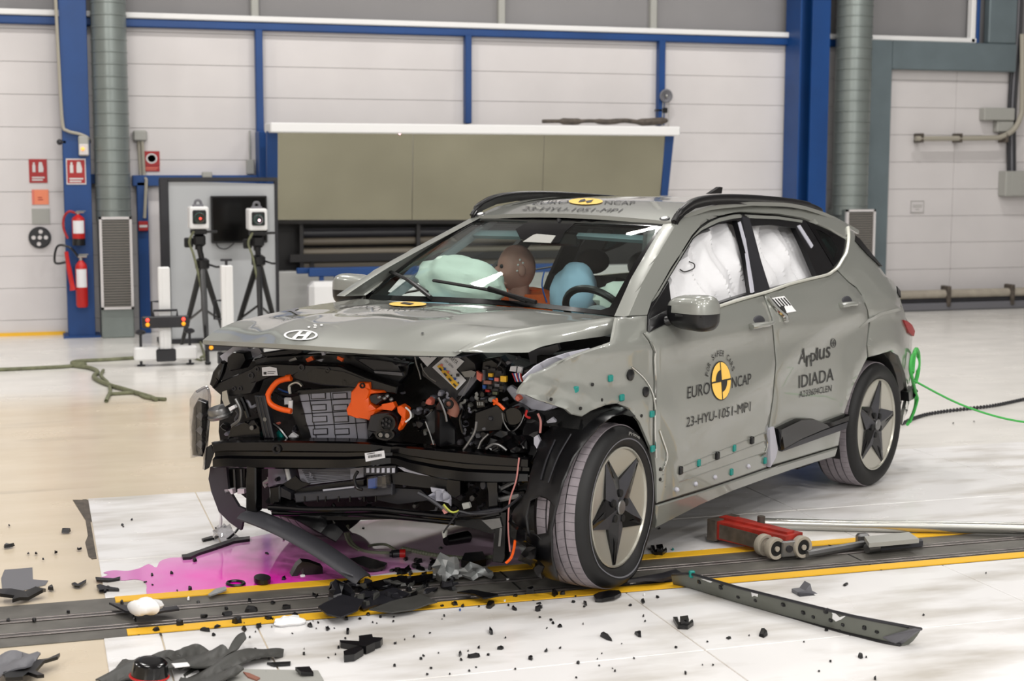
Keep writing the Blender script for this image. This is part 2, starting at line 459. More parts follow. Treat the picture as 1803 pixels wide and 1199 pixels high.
for nm, x in (('wall_left', -14.), ('wall_right', 20.)):
    tag(MB().box((x-.05, -14, 0), (x+.05, WY, 8.4)).obj(nm, 'wall_white'), kind='structure')
# upper sheeting with pale posts, white and blue rails
ux = [-6, X(112, 10), X(449, 10), X(884, 10), X(1152, 10), X(1425, 10), X(1712, 10)]
for a, c in zip(ux, ux[1:]): MB().box((a+.03, WY+.06, 3.27), (c-.03, WY+.1, 6.)).obj('upper_panel', 'upper_grey', wall)
for a in ux[2:6]: MB().box((a-.04, WY-.0, 3.25), (a+.04, WY+.12, 6.), bev=.01).obj('upper_post', 'box_grey', wall)
MB().box((-6, WY-.10, 3.225), (X(1712, 66), WY+.02, 3.285), bev=.01).obj('white_rail', 'white', wall)
MB().box((-6, WY-.08, 3.14), (X(1740, 66), WY+.02, 3.223), bev=.01).obj('blue_rail', 'blue', wall)
MB().box((X(1712, 30), WY-.1, 3.22), (X(1718, 30), WY, 6.), bev=.01).obj('blue_post', 'blue', wall)
MB().box((X(1703, 30), WY-.1, 3.22), (X(1711, 30), WY, 6.), bev=.01).obj('white_post', 'white', wall)
for px, w, z0 in ((455, .075, 1.9), (821, .07, 2.2), (1160, .075, 2.2)):
    x = X(px, 150); MB().box((x-w/2, WY-.1, z0), (x+w/2, WY, 3.15), bev=.006).obj('blue_post', 'blue', wall)
# the blue doorway rail beside the partition board
a = on(232, 317); c = on(480, 317); MB().box((a.x, WY-.12, a.z-.06), (c.x, WY, a.z+.05), bev=.006).obj('blue_rail', 'blue', wall)
a = on(150, 315); c = on(180, 315); MB().box((a.x, WY-.12, a.z-.05), (c.x, WY, a.z+.05), bev=.006).obj('blue_rail', 'blue', wall)
x = X(252, 450); MB().box((x-.055, WY-.12, 0), (x+.055, WY, on(250, 320).z), bev=.006).obj('blue_post', 'blue', wall)
x0, x1 = X(262, 450), X(300, 450); MB().box((x0, WY-.02, .12), (x1, WY, on(270, 325).z)).obj('door_leaf', 'wall_white', wall)
x = X(466, 250); MB().box((x-.1, WY-.3, on(466, 470).z), (x+.06, WY, on(466, 232).z), bev=.01).obj('blue_post', 'blue', wall)
MB().box((-6, WY-.02, .0), (X(115, 590), WY, .035)).obj('kick_strip', 'yellow', wall)
# big blue columns, H section
def column(px0, px1, y, Y, flange=True):
    c = empty('trim_1' if px0 < 500 else 'trim_2', (on(px0, y, Y).x, Y, 0), kind='structure')
    a = on(px0, y, Y).x; d = on(px1, y, Y).x; w = d-a
    if flange:
        MB().box((a, Y, 0), (a+w*.06, Y+.36, 7), bev=.004).box((a+.02, Y+.16, 0), (d, Y+.185, 7)).box((d-w*.62, Y-.02, 0), (d, Y+.02, 7), bev=.004).obj('column', 'blue', c)
    else:
        MB().box((a, Y, 0), (d, Y+.022, 7), bev=.004).box((a, Y+.3, 0), (d, Y+.32, 7), bev=.004).box(((a+d)/2-.01, Y+.022, 0), ((a+d)/2+.01, Y+.3, 7)).obj('column', 'blue', c)
    MB().box((a-.05, Y-.05, 0), (d+.05, Y+.36, .02)).obj('base_plate', 'blue', c)
    return c
column(112, 160, 300, WY-.33, False)
column(1406, 1457, 200, WY-.38)
# spiral ducts with grille boxes
def ducting(pxl, pxr, py, ztop, zbot, Y, gr, label):
    a = on(pxl, py, Y).x; d = on(pxr, py, Y).x; r = (d-a)/2; cx = (a+d)/2
    t = empty('air_duct', (cx, Y, 0), label, 'duct', 'spiral ducts by the columns')
    n = int((ztop-zbot)/.12); prof = []
    for i in range(n):
        z = zbot+(ztop-zbot)*i/n; h = (ztop-zbot)/n
        prof += [(r, z), (r, z+h*.86), (r+.007, z+h*.9), (r+.007, z+h*.97), (r, z+h)]
    MB().lathe(prof, (cx, Y, 0), (0, 0, 1), 36).obj('pipe', 'duct', t, 25)
    (x0, z0), (x1, z1) = gr; Yg = Y-r-.03
    A = on(x0, z0, Yg); B = on(x1, z1, Yg)
    MB().box((A.x, Yg+.03, 0), (B.x, Y+r, A.z), bev=.01).obj('plinth_box', 'duct', t)
    f = MB(); w = .025
    f.box((A.x, Yg-.01, A.z-w), (B.x, Yg+.03, A.z)).box((A.x, Yg-.01, B.z), (B.x, Yg+.03, B.z+w)).box((A.x, Yg-.01, B.z), (A.x+w, Yg+.03, A.z)).box((B.x-w, Yg-.01, B.z), (B.x, Yg+.03, A.z))
    f.obj('grille_frame', 'wall_white', t)
    s = MB(); k = int((A.z-B.z)/.028)
    for i in range(k):
        z = B.z+w+(A.z-B.z-2*w)*i/k; s.box((A.x+w, Yg+.0, z), (B.x-w, Yg+.025, z+.017))
    tag(s.obj('grille_bars', 'grille', t), kind='stuff')
    return t
ducting(167, 229, 300, 6.5, on(200, 380, WY-.25).z-.05, WY-.3, ((174, 382), (236, 544)), 'spiral-wound metal air duct with grille box beside the extinguishers')
ducting(1472, 1528, 200, 6.5, on(1500, 370, WY-.25).z-.05, WY-.3, ((1491, 369), (1536, 560)), 'spiral-wound metal air duct standing behind the rear of the car')
# grey steel portal on the end bay
pt = empty('trim_3', (X(1550), WY-.1, 0), kind='structure')
a, c = on(1526, 70, WY-.1), on(1570, 122, WY-.1); e = on(1790, 70, WY-.1)
MB().box((a.x, WY-.12, 0), (c.x, WY, a.z), bev=.012).obj('portal_post', 'portal', pt)
MB().box((c.x+.004, WY-.12, c.z), (e.x, WY, a.z), bev=.012).obj('portal_head', 'portal', pt)
a2, c2 = on(1742, 0, WY-.1), on(1788, 70, WY-.1); MB().box((a2.x, WY-.12, a.z+.004), (c2.x, WY, 6), bev=.012).obj('portal_post', 'portal', pt)
# kerb with two pipes along the end wall
kb = empty('baseboard_back', (X(1650), WY-.3, 0), kind='structure')
x0, x1 = on(1440, 530, 8.9).x, 10.6
MB().box((x0, 8.8, .0), (x1, 8.98, .10), bev=.02).obj('kerb', 'mid_grey', kb)
MB().cyl((x0, 8.86, .20), (x1, 8.86, .20), .055, 14).obj('kerb_pipe', 'kerb', kb)
MB().cyl((x0, 8.84, .125), (x1, 8.84, .125), .03, 10).obj('kerb_pipe', 'charcoal', kb)
for px in (1671, 1783):
    x = on(px, 510, 8.8).x; MB().box((x-.025, 8.78, .05), (x+.025, 8.95, .30), bev=.008).obj('clamp', 'dirty', kb)
# ---------------------------------------------------------------- things on the back wall
def sign(px, py, w, h, mt, label, marks, name='fire_sign', Y=WY, d=.01, group=None, edge=None):
    c = on(px, py, Y-d); s = c_scale(Y); W = w*s; H = h*s
    t = empty(name, (c.x, Y-d, c.z-H/2), label, 'sign', group)
    MB().box((c.x-W/2, Y-d, c.z-H/2), (c.x+W/2, Y-.001, c.z+H/2)).obj('plate', edge or mt, t)
    if edge:
        MB().box((c.x-W*.45, Y-d-.002, c.z-H*.45), (c.x+W*.45, Y-d+.002, c.z+H*.45)).obj('field', mt, t)
    for mm, polys in marks:
        decal([[(c.x+x*W/2, c.z+y*H/2) for x, y in p] for p in polys], lambda x, z: V((x, Y-d-.004, z)), V((0, 0, 0)), mm, t)
    return t
def c_scale(Y): return (Y-CW.y)/.97/FPX
rc = lambda x0, y0, x1, y1: [(x0, y0), (x1, y0), (x1, y1), (x0, y1)]
ext_pict = [('wall_white', [rc(-.62, -.1, -.28, .5), rc(-.55, .5, -.35, .72), [(.05, -.1), (.55, -.1), (.62, .2), (.45, .75), (.12, .75), (.05, .4)], rc(-.7, -.62, .7, -.5), rc(-.7, -.82, .5, -.7)])]
sign(67, 301, 28, 38, 'sign_red', 'dark red fire equipment sign on the white wall above an orange notice', ext_pict)
sign(134, 302, 31, 42, 'sign_red', 'red fire extinguisher sign with white edge on the blue column', ext_pict, Y=WY-.33, edge='wall_white')
sign(267, 279, 26, 24, 'sign_red', 'red alarm button sign with ring symbol beside the spiral duct', [('wall_white', [ell(0, 0, .7, .7)]), ('sign_red', [ell(0, 0, .5, .5)]), ('wall_white', [ell(0, 0, .2, .2)])], edge='sign_red')
sign(267, 297, 26, 9, 'sign_red', 'small orange-red caption strip hung under the alarm button sign', [('salmon', [rc(-.8, .1, .8, .5), rc(-.8, -.5, .6, -.2)])], name='sign_plate')
sign(71, 347, 26, 24, 'sign_orange', 'small orange notice on the white wall below the dark red sign', [('salmon', [rc(-1, -1, -.72, 1)]), ('sign_red', [rc(-.3, -.1, .2, 0), rc(-.3, -.4, .3, -.3)])], name='notice')
sign(72, 381, 28, 25, 'box_grey', 'small grey plate on the white wall under the orange notice', [], name='notice')
sign(1615, 364, 29, 23, 'wall_white', 'white paper notice with faint print on the end bay wall', [('box_grey', [rc(-.7, .2, .7, .3), rc(-.7, -.1, .7, 0), rc(-.3, -.5, .3, -.4), rc(-1, -1, -.93, 1), rc(.93, -1, 1, 1), rc(-1, .9, 1, 1), rc(-1, -1, 1, -.9)])], name='paper_notice')
# black disc with holes
c = on(70, 418); t = empty('wall_disc', (c.x, WY, c.z-.11), 'black round disc with five pale holes on the white wall', 'disc')
MB().lathe([(.11, 0), (.11, .025), (.10, .035)], (c.x, WY, c.z), (0, -1, 0), 28).obj('disc', 'charcoal', t)
for dx, dz in ((0, 0), (.06, 0), (-.06, 0), (.01, .06), (-.01, -.065)):
    MB().lathe([(.021, 0), (.021, .006)], (c.x+dx, WY-.034, c.z+dz), (0, -1, 0), 12).obj('hole', 'wall_white', t)
# emergency lamp, conduit
Yc = WY-.33
c = on(147, 257, Yc); t = empty('emergency_lamp', (c.x, Yc, c.z-.1), 'small bulkhead lamp with amber glow high on the blue column', 'lamp')
MB().box((c.x-.05, Yc-.06, c.z-.1), (c.x+.05, Yc-.01, c.z+.1), bev=.012).obj('housing', 'box_grey', t)
MB().box((c.x-.045, Yc-.075, c.z-.09), (c.x+.045, Yc-.058, c.z+.02), bev=.006).obj('diffuser', 'wall_white', t)
MB().ball((c.x-.01, Yc-.08, c.z-.03), .018).obj('bulb', 'lamp_amber', t)
tag(MB().tube([on(96, -60, Yc-.02), on(98, 0, Yc-.02), on(104, 120, Yc-.02), on(110, 215, Yc-.02), on(118, 230, Yc-.03), on(140, 236, Yc-.03), on(155, 243, Yc-.02), on(158, 250, Yc+.2)], .016, 8, 5).obj('conduit', 'pipe'), 'thin grey conduit running down the edge of the extinguisher column', 'pipe')
c = on(105, 250, Yc); tag(MB().ball((c.x, Yc+.02, c.z), .03).box((c.x, Yc+.0, c.z-.012), (c.x+.06, Yc+.03, c.z+.012)).obj('column_knob', 'charcoal'), 'dark round knob on the left edge of the blue column', 'knob')
# extinguishers
def extinguisher(px, ytop, ybot, r, Y, kind):
    top = on(px, ytop, Y-.12); bot = on(px, ybot, Y-.12); x, y = bot.x, Y-.12; h = top.z-bot.z
    t = empty('fire_extinguisher', (x, y, bot.z), kind[0], 'extinguisher')
    MB().lathe([(r*.8, 0), (r, .02), (r, h*.74), (r*.9, h*.80), (r*.45, h*.86), (r*.3, h*.88), (r*.3, h*.9)], (x, y, bot.z), (0, 0, 1), 20).obj('cylinder_body', 'red', t)
    l = MB(); n = 9
    g = [[V((x+math.sin(R(-55+110*i/n))*(r+.002), y-math.cos(R(-55+110*i/n))*(r+.002), bot.z+h*z)) for i in range(n+1)] for z in kind[1]]
    l.grid(g).obj('label_band', 'label_white', t)
    if kind[2]:
        MB().lathe([(r*1.02, 0), (r*1.02, h*.2)], (x, y, bot.z), (0, 0, 1), 20).obj('base_skirt', 'black_plastic', t)
    MB().cyl((x, y, bot.z+h*.88), (x, y, bot.z+h*.96), .018).box((x-.03, y-.02, bot.z+h*.93), (x+.06, y+.02, bot.z+h*.97), bev=.005).box((x-.02, y-.015, bot.z+h*.975), (x+.075, y+.015, bot.z+h*1.0), bev=.004).obj('valve', 'silver', t)
    if kind[3] == 'thin':
        MB().tube([(x-.02, y, bot.z+h*.93), (x-r*1.4, y-.02, bot.z+h*.98), (x-r*2.2, y, bot.z+h*.8), (x-r*2.3, y, bot.z+h*.5), (x-r*1.7, y, bot.z+h*.2)], .012, 8, 6).obj('hose', 'sign_red', t)
    else:
        MB().tube([(x-.02, y, bot.z+h*.93), (x-.1, y-.02, bot.z+h*1.12), (x-.22, y, bot.z+h*1.15), (x-.25, y, bot.z+h*.85), (x-.15, y-.02, bot.z+h*.85)], .012, 8, 6).obj('hose', 'black_plastic', t)
        MB().tube([(x-.14, y-.03, bot.z+h*1.05), (x-.12, y-.03, bot.z+h*.75), (x-.085, y-.03, bot.z+h*.33)], [.02, .025, .034], 10, 4).obj('horn', 'red', t)
    MB().box((x-.03, y+r*.8, bot.z+h*.55), (x+.03, Y, bot.z+h*.62)).obj('bracket', 'charcoal', t)
extinguisher(139, 371, 432, .062, Yc, ('red fire extinguisher with black base, upper of two on blue column', (.35, .5, .66, .72), True, 'thin'))
extinguisher(145, 447, 541, .058, Yc, ('tall red fire extinguisher with black hose, lower of two on blue column', (.38, .5, .62, .72), False, 'horn'))
# junction box with conduit and call point
c = on(246, 239); t = empty('junction_box', (c.x, WY, c.z-.05), 'grey junction box with conduit dropping from it beside the duct', 'box')
MB().box((c.x-.07, WY-.08, c.z-.055), (c.x+.07, WY, c.z+.055), bev=.015).obj('case', 'box_grey', t)
a = on(253, 390); MB().tube([(c.x+.02, WY-.05, c.z-.05), (c.x+.03, WY-.05, c.z-.4), (c.x+.045, WY-.15, c.z-.45), (a.x, WY-.15, a.z+.04)], .017, 8).tube([(c.x-.015, WY-.03, c.z-.05), (c.x-.005, WY-.03, c.z-.42)], .017, 8).obj('conduit', 'pipe', t)
a = on(252, 398, WY-.14); t = empty('call_point', (a.x, WY-.14, a.z-.05), 'small red alarm call point with white stripe on blue post', 'alarm')
MB().box((a.x-.05, WY-.17, a.z-.05), (a.x+.05, WY-.12, a.z+.05), bev=.008).obj('case', 'sign_red', t)
MB().box((a.x-.04, WY-.175, a.z-.012), (a.x+.04, WY-.169, a.z+.012)).obj('glass_strip', 'wall_white', t)
c = on(440, 295); t = empty('socket_box', (c.x, WY, c.z-.08), 'small grey wall box with thin antenna above the partition board', 'box')
MB().box((c.x-.04, WY-.06, c.z-.07), (c.x+.04, WY, c.z+.08), bev=.008).obj('case', 'box_grey', t); MB().cyl((c.x, WY-.03, c.z+.08), (c.x, WY-.03, on(440, 230).z), .009).obj('antenna', 'box_grey', t)
c = on(362, 309); tag(MB().box((c.x-.05, WY-.16, c.z-.02), (c.x+.05, WY-.1, c.z+.04), bev=.008).obj('junction_box', 'box_grey'), 'flat grey junction box on top of the blue door rail', 'box')
# siren lamp near the right blue post
c = on(1172, 169, WY-.12); t = empty('siren', (c.x, WY-.12, c.z-.4), 'round grey siren horn on bracket above the viewing screen end', 'siren')
MB().lathe([(.02, .1), (.05, .06), (.075, .02), (.078, 0), (.065, -.005), (.02, .02)], (c.x, WY-.14, c.z), (0, 1, 0), 24).obj('horn', 'mid_grey', t)
MB().ball((c.x, WY-.145, c.z), .018).obj('core', 'silver', t)
MB().box((c.x-.03, WY-.12, c.z-.19), (c.x+.03, WY-.06, c.z-.13), bev=.006).box((c.x-.1, WY-.1, c.z-.17), (c.x+.03, WY-.04, c.z-.15)).obj('clamp', 'black_plastic', t)
MB().cyl((c.x-.02, WY-.1, c.z), (c.x-.03, WY-.1, c.z-.4), .008).cyl((c.x+.05, WY-.1, c.z-.06), (c.x+.05, WY-.1, c.z-.36), .004).obj('bracket_rod', 'box_grey', t)
# cable trunking and boxes at the end bay
def wbox(px0, py0, px1, py1, d, mt, label, name='control_box'):
    a, c = on(px0, py0), on(px1, py1); t = empty(name, ((a.x+c.x)/2, WY, c.z), label, 'box')
    MB().box((a.x, WY-d, c.z), (c.x, WY, a.z), bev=.01).obj('case', 'box_grey', t)
    MB().box((a.x+(c.x-a.x)*.16, WY-d-.008, c.z+.008), (c.x-.008, WY-d, a.z-.008), bev=.004).obj('lid', 'box_grey', t)
wbox(1724, 190, 1776, 213, .12, 'box_grey', 'flat grey junction box, upper of two beside the cable trunking')
wbox(1748, 213, 1776, 233, .10, 'box_grey', 'small square grey junction box under the flat one')
wbox(1758, 301, 1815, 345, .16, 'box_grey', 'large grey electrical cabinet on the end wall below the pipes')
t = empty('cable_trunking', (on(1780, 200).x, WY, on(1785, 300).z), 'dark vertical cable bundle dropping to the grey cabinet', 'cable')
for k, (x, mt) in enumerate(((1776, 'charcoal'), (1781, 'mid_grey'), (1786, 'charcoal'))):
    MB().tube([on(x+14, -40, WY-.05), on(x+10, 60, WY-.05), on(x+3, 150, WY-.05), on(x, 220, WY-.05), on(x, 301, WY-.05)], .022, 8, 4).obj('cable', mt, t)
t = empty('bent_pipe', (on(1700, 243).x, WY, on(1700, 243).z), 'pale pipe bending from vertical to horizontal on the end wall', 'pipe')
MB().tube([on(1800, 60, WY-.14), on(1800, 180, WY-.14), on(1797, 205, WY-.14), on(1785, 228, WY-.14), on(1765, 240, WY-.14), on(1740, 243, WY-.14), on(1612, 244, WY-.14)], .032, 10, 5).obj('pipe', 'pipe', t)
for px in (1619, 1687, 1768):
    c = on(px, 243, WY-.1); MB().box((c.x-.02, WY-.17, c.z-.055), (c.x+.02, WY, c.z+.055), bev=.005).obj('bracket', 'dirty', t)
# ---------------------------------------------------------------- leaning viewing screen
ms = empty('viewing_screen', (on(830, 400).x, 8.6, on(830, 390).z), 'large leaning khaki reflective screen under a white top bar behind the car', 'screen')
def sp(px, py): # a plane that leans towards the hall at its top
    P = V((on(480, 388, 8.75).x, 8.75, on(480, 388, 8.75).z)); return hit(CW, rayw(px, py), P, V((0, -.94, -.34)).normalized())
yb = V((0, 1, 0))
for p in ([(489, 233), (727, 233), (725, 387), (489, 387)], [(728, 233), (958, 234), (953, 387), (726, 387)], [(959, 234), (1172, 235), (1158, 387), (954, 387)]):
    MB().prism([sp(*q) for q in p], yb*.02).obj('pane', 'khaki', ms)
MB().prism([sp(*q) for q in ((1171, 230), (1188, 230), (1176, 345), (1164, 345))], yb*.10).obj('side_frame', 'blue', ms)
MB().prism([sp(*q) for q in ((470, 231), (489, 231), (489, 480), (470, 480))], yb*.06).obj('side_frame', 'blue', ms)
a, c = sp(472, 225), sp(1189, 225)
MB().box((a.x, a.y-.16, a.z-.05), (c.x, a.y+.25, a.z+.05), bev=.012).obj('top_bar', 'white', ms)
MB().prism([sp(*q) for q in ((489, 388), (1160, 388), (1160, 394), (489, 394))], yb*.05).obj('sill_bar', 'bench_dark', ms)
c = sp(703, 235); MB().ball((c.x, c.y-.02, c.z), .012).obj('spot', 'glow_pink', ms)
for k in range(7): # dust sheet folded on the top bar
    pass
rg = MB(); pts = [sp(x, 217) for x in (955, 985, 1010, 1040, 1070, 1100, 1130, 1175)]
tag(MB().tube([q+V((0, 0, .02+.012*math.sin(3*i))) for i, q in enumerate(pts)], [.02, .035, .02, .03, .025, .04, .02], 8, 4).obj('folded_cloth', 'dirty'), 'brown folded dust cloth lying along the white top bar', 'cloth')
# dark recess below the screen, with long tube benches
rk = empty('tube_rack', (on(800, 440, 9.0).x, 9.0, on(800, 475, 9.0).z), 'dark rack of long horizontal tubes in the recess under the screen', 'rack')
a, c = on(489, 394, 9.08), on(900, 478, 9.08)
MB().box((a.x, 9.05, c.z), (on(1150, 430, 9.08).x, 9.09, a.z)).obj('back_panel', 'bench_dark', rk)
for y0, y1, mt in ((402, 414, 'charcoal'), (419, 426, 'bench_khaki'), (437, 446, 'bench_khaki'), (455, 470, 'bench_khaki')):
    p, q = on(533, y0, 8.95), on(1000, y1, 8.95)
    r = (p.z-q.z)/2; MB().cyl((p.x, 8.95, (p.z+q.z)/2), (q.x, 8.95, (p.z+q.z)/2), r, 14).obj('tube', mt, rk)
p, q = on(510, 448, 8.85), on(1000, 453, 8.85); MB().box((p.x, 8.82, q.z), (q.x, 8.88, p.z)).obj('dark_bar', 'bench_dark', rk)
for px, y0, y1 in ((530, 390, 475), (736, 390, 440), (549, 450, 475)):
    p, q = on(px, y0, 8.86), on(px, y1, 8.86); MB().box((p.x-.02, 8.84, q.z), (p.x+.02, 8.9, p.z)).obj('upright', 'bench_dark', rk)
# low wall, blue handrail, white block beneath
a, c = on(489, 478, 8.9), on(900, 478, 8.9)
tag(MB().box((a.x, 8.86, 0), (c.x+1.5, 9.05, a.z), bev=.01).obj('low_wall', 'wood'), 'pale low wall under the dark tube rack', 'wall', kind='thing')
hr = empty('handrail', (on(600, 480, 8.6).x, 8.6, .0), 'blue handrail with short posts over the white block', 'rail')
a, c = on(522, 477, 8.6), on(720, 477, 8.6); MB().box((a.x, 8.57, a.z-.03), (c.x+1.8, 8.63, a.z+.03), bev=.008).obj('rail', 'blue', hr)
a2 = on(543, 478, 8.45); MB().box((a2.x, 8.42, a2.z-.055), (c.x+1.8, 8.48, a2.z+.035), bev=.008).obj('rail', 'blue', hr)
for px in (566, 592): q = on(px, 490, 8.45); MB().box((q.x-.022, 8.43, .0), (q.x+.022, 8.47, a2.z-.05)).obj('post', 'blue', hr)
a, c = on(545, 497, 8.2), on(820, 540, 8.2)
wb = empty('barrier_block', ((a.x+c.x)/2, 8.3, 0), 'white plastic barrier block on the floor beside the far mirror', 'block')
MB().box((a.x, 8.2, .0), (c.x, 8.41, a.z), bev=.05).obj('block', 'white', wb)
# ---------------------------------------------------------------- partition board with screen
YB = 7.95
bd = empty('partition_board', (on(390, 600, YB).x, YB, 0), 'grey partition board with dark frame standing behind the tripods', 'board')
q = [on(292, 318, YB), on(483, 324, YB), on(488, 540, YB), on(305, 603, YB)]
zb = .04; q = [q[0], q[1], V((q[1].x+.01, YB, zb)), V((q[0].x+.02, YB, zb))]
MB().prism(q, (0, .05, 0)).obj('panel', 'board_grey', bd)
x0, x1, zt = q[0].x, q[1].x, q[0].z
MB().box((x0-.065, YB-.03, 0), (x0+.02, YB+.07, zt+.02), bev=.008).obj('frame_post', 'charcoal', bd)
MB().box((x1-.0, YB-.02, 0), (x1+.03, YB+.07, zt), bev=.006).obj('frame_post', 'charcoal', bd)
MB().box((x0-.06, YB-.02, zt-.01), (x1+.03, YB+.07, zt+.03), bev=.006).box((x0, YB-.02, 0), (x1, YB+.06, .05), bev=.006).obj('frame_rail', 'charcoal', bd)
MB().box((x0-.1, YB-.25, 0), (x0-.04, YB+.3, .04)).box((x1-.0, YB-.25, 0), (x1+.05, YB+.3, .04)).obj('foot', 'charcoal', bd)
a, c = on(371, 345, YB-.06), on(471, 427, YB-.06)
tv = empty('wall_screen', ((a.x+c.x)/2, YB-.06, c.z), 'black flat television screen on the grey partition board', 'television')
MB().box((a.x, YB-.07, c.z), (c.x, YB-.001, a.z), bev=.006).obj('case', 'black_plastic', tv)
MB().box((a.x+.015, YB-.072, c.z+.02), (c.x-.015, YB-.068, a.z-.015)).obj('panel', 'screen_black', tv)
MB().tube([on(380, 428, YB-.03), on(386, 436, YB-.03), on(398, 438, YB-.03), on(410, 430, YB-.03), on(412, 426, YB-.03)], .006, 6, 5).obj('cable', 'charcoal', tv)
# tripods
def tripod(hx, hy, Y, apex, feet, label, led):
    h = on(hx, hy, Y); s = .055*2.2
    t = empty('tripod_camera', (h.x, Y, 0), label, 'camera', 'tripod cameras by the board')
    w, hh = .085, .10
    MB().box((h.x-w, Y-.1, h.z-hh), (h.x+w, Y+.12, h.z+hh), bev=.012).obj('housing', 'white', t)
    MB().box((h.x-.06, Y-.115, h.z-.055), (h.x+.06, Y-.095, h.z+.07), bev=.015).obj('lens_plate', 'black_plastic', t)
    l = MB().lathe([(.052, 0), (.052, .02), (.04, .025), (.03, .012)], (h.x, Y-.112, h.z), (0, -1, 0), 18).obj('lens', 'lens_dark', t)
    MB().ball((h.x+.005, Y-.135, h.z-.005), .011).obj('lens_glint', led, t)  # glowing bead imitates a glint in the lens
    MB().tube([(h.x-.03, Y, h.z+hh), (h.x-.02, Y, h.z+hh+.05), (h.x+.02, Y, h.z+hh+.05), (h.x+.03, Y, h.z+hh)], .012, 8, 4).box((h.x-.05, Y-.02, h.z+hh-.01), (h.x+.05, Y+.02, h.z+hh+.02), bev=.006).obj('handle', 'mid_grey', t)
    MB().box((h.x-.07, Y-.07, h.z-hh-.05), (h.x+.07, Y+.07, h.z-hh-.004), bev=.008).box((h.x-.05, Y-.05, h.z-hh-.16), (h.x+.06, Y+.05, h.z-hh-.05), bev=.02).tube([(h.x+.05, Y, h.z-hh-.03), (h.x+.17, Y+.05, h.z-hh-.03)], .012).box((h.x-.13, Y-.02, h.z-hh-.17), (h.x-.05, Y+.02, h.z-hh-.08), bev=.01).obj('pan_head', 'black_plastic', t)
    a = on(apex[0], apex[1], Y)
    MB().cyl((h.x, Y, h.z-hh-.16), (a.x, Y, a.z+.03), .026).cyl((h.x, Y, h.z-hh-.19), (h.x, Y, h.z-hh-.15), .035).obj('column', 'black_plastic', t)
    MB().lathe([(.04, -.06), (.065, -.04), (.065, .03), (.035, .05)], (a.x, Y, a.z), (0, 0, 1), 14).tube([(a.x+.03, Y, a.z), (a.x+.12, Y-.05, a.z-.03), (a.x+.15, Y-.05, a.z-.03)], .01).obj('collar', 'black_plastic', t)
    mid = V((a.x, Y, a.z*.52))
    for f in feet:
        e = V(f); MB().tube([a+V((0, 0, 0)), a.lerp(e, .55), e], [.030, .026, .018], 8).box(e-V((.025, .025, 0)), e+V((.025, .025, .03)), bev=.008).obj('leg', 'black_plastic', t)
        MB().tube([mid, a.lerp(e, .66)], .011, 6).obj('brace', 'black_plastic', t)
    MB().cyl((a.x, Y, a.z), mid, .018).obj('centre_post', 'black_plastic', t)
    MB().tube([(h.x-.05, Y-.08, h.z-hh-.02), (h.x-.09, Y-.06, h.z-hh-.12), (h.x-.05, Y-.06, h.z-hh-.25), (a.x-.01, Y-.08, a.z-.3), (a.x+.02, Y-.1, .1), (a.x-.05, Y-.15, .01)], .011, 6, 5).obj('cable', 'strap_olive', t)
g1 = G(366, 642); g1 = V((g1.x, g1.y, 0))
tripod(349, 383, 6.85, (356, 464), [g1, V((G(308, 557+45).x-.0, 7.5, 0)), V((on(402, 560, 7.5).x, 7.5, 0))], 'white boxed camera on black tripod, nearer the duct', 'led_red')
tripod(452, 386, 7.0, (455, 458), [V((on(460, 550, 6.6).x, 6.6, 0)), V((on(405, 575, 7.4).x, 7.4, 0)), V((on(494, 545, 7.4).x, 7.4, 0))], 'white boxed camera on black tripod in front of the television', 'glow_pink')
# light gates
def gate(px, ytop, base, label, full):
    b_ = G(*base); Y = b_.y; x = b_.x; zt = on(px, ytop, Y).z
    t = empty('light_gate', (x, Y, 0), label, 'gate', 'light gates by the track')
    MB().box((x-.05, Y-.045, .1), (x+.05, Y+.045, zt), bev=.008).box((x-.012, Y-.052, .12), (x+.012, Y-.04, zt-.01)).obj('post', 'white', t)
    MB().cyl((x, Y, zt), (x, Y, zt+.04), .012).box((x-.05, Y-.012, zt+.035), (x+.05, Y+.012, zt+.055), bev=.005).obj('top_knob', 'charcoal', t) if not full else None
    if full:
        for s in (-1, 1): MB().box((min(x+s*.06, x+s*.27), Y-.06, .05), (max(x+s*.06, x+s*.27), Y+.06, .17), bev=.015).obj('base_foot', 'white', t)
    MB().box((x-.085, Y-.07, .04), (x+.085, Y+.07, .15), bev=.01).obj('base_clamp', 'charcoal', t)
    for s in ((-.21, .21) if full else ()):
        MB().cyl((x+s, Y, 0), (x+s, Y, .29), .012).cyl((x+s, Y, .0), (x+s, Y, .012), .035).lathe([(.01, .27), (.045, .285), (.045, .305), (.02, .32)], (x+s, Y, 0), (0, 0, 1), 12).obj('levelling_foot', 'charcoal', t)
    zs = on(px, 566 if full else 606, Y-.06).z
    MB().box((x-.20, Y-.12, zs-.05), (x+.20, Y-.05, zs+.05), bev=.008).obj('sensor_bar', 'charcoal', t)
    MB().tube([(x-.1, Y-.08, zs+.05), (x-.1, Y-.08, zs+.1), (x+.1, Y-.08, zs+.1), (x+.1, Y-.08, zs+.05)], .011, 6).obj('carry_handle', 'charcoal', t)
    for s in (-.155, .15):
        MB().ball((x+s, Y-.12, zs+.022), .016).obj('led', 'led_red', t); MB().ball((x+s, Y-.12, zs-.018), .018).obj('led', 'led_amber', t)
    MB().tube([(x-.05, Y, zt-.3), (x-.11, Y, zt-.3), (x-.11, Y, zt-.46), (x-.05, Y, zt-.46)], .010, 6).obj('side_handle', 'charcoal', t)
gate(292, 470, (292, 643), 'white light gate post with sensor bar, standing clear beside the floor cable', True)
gate(399, 467, (402, 650), 'white light gate post rising behind the bonnet edge', False)
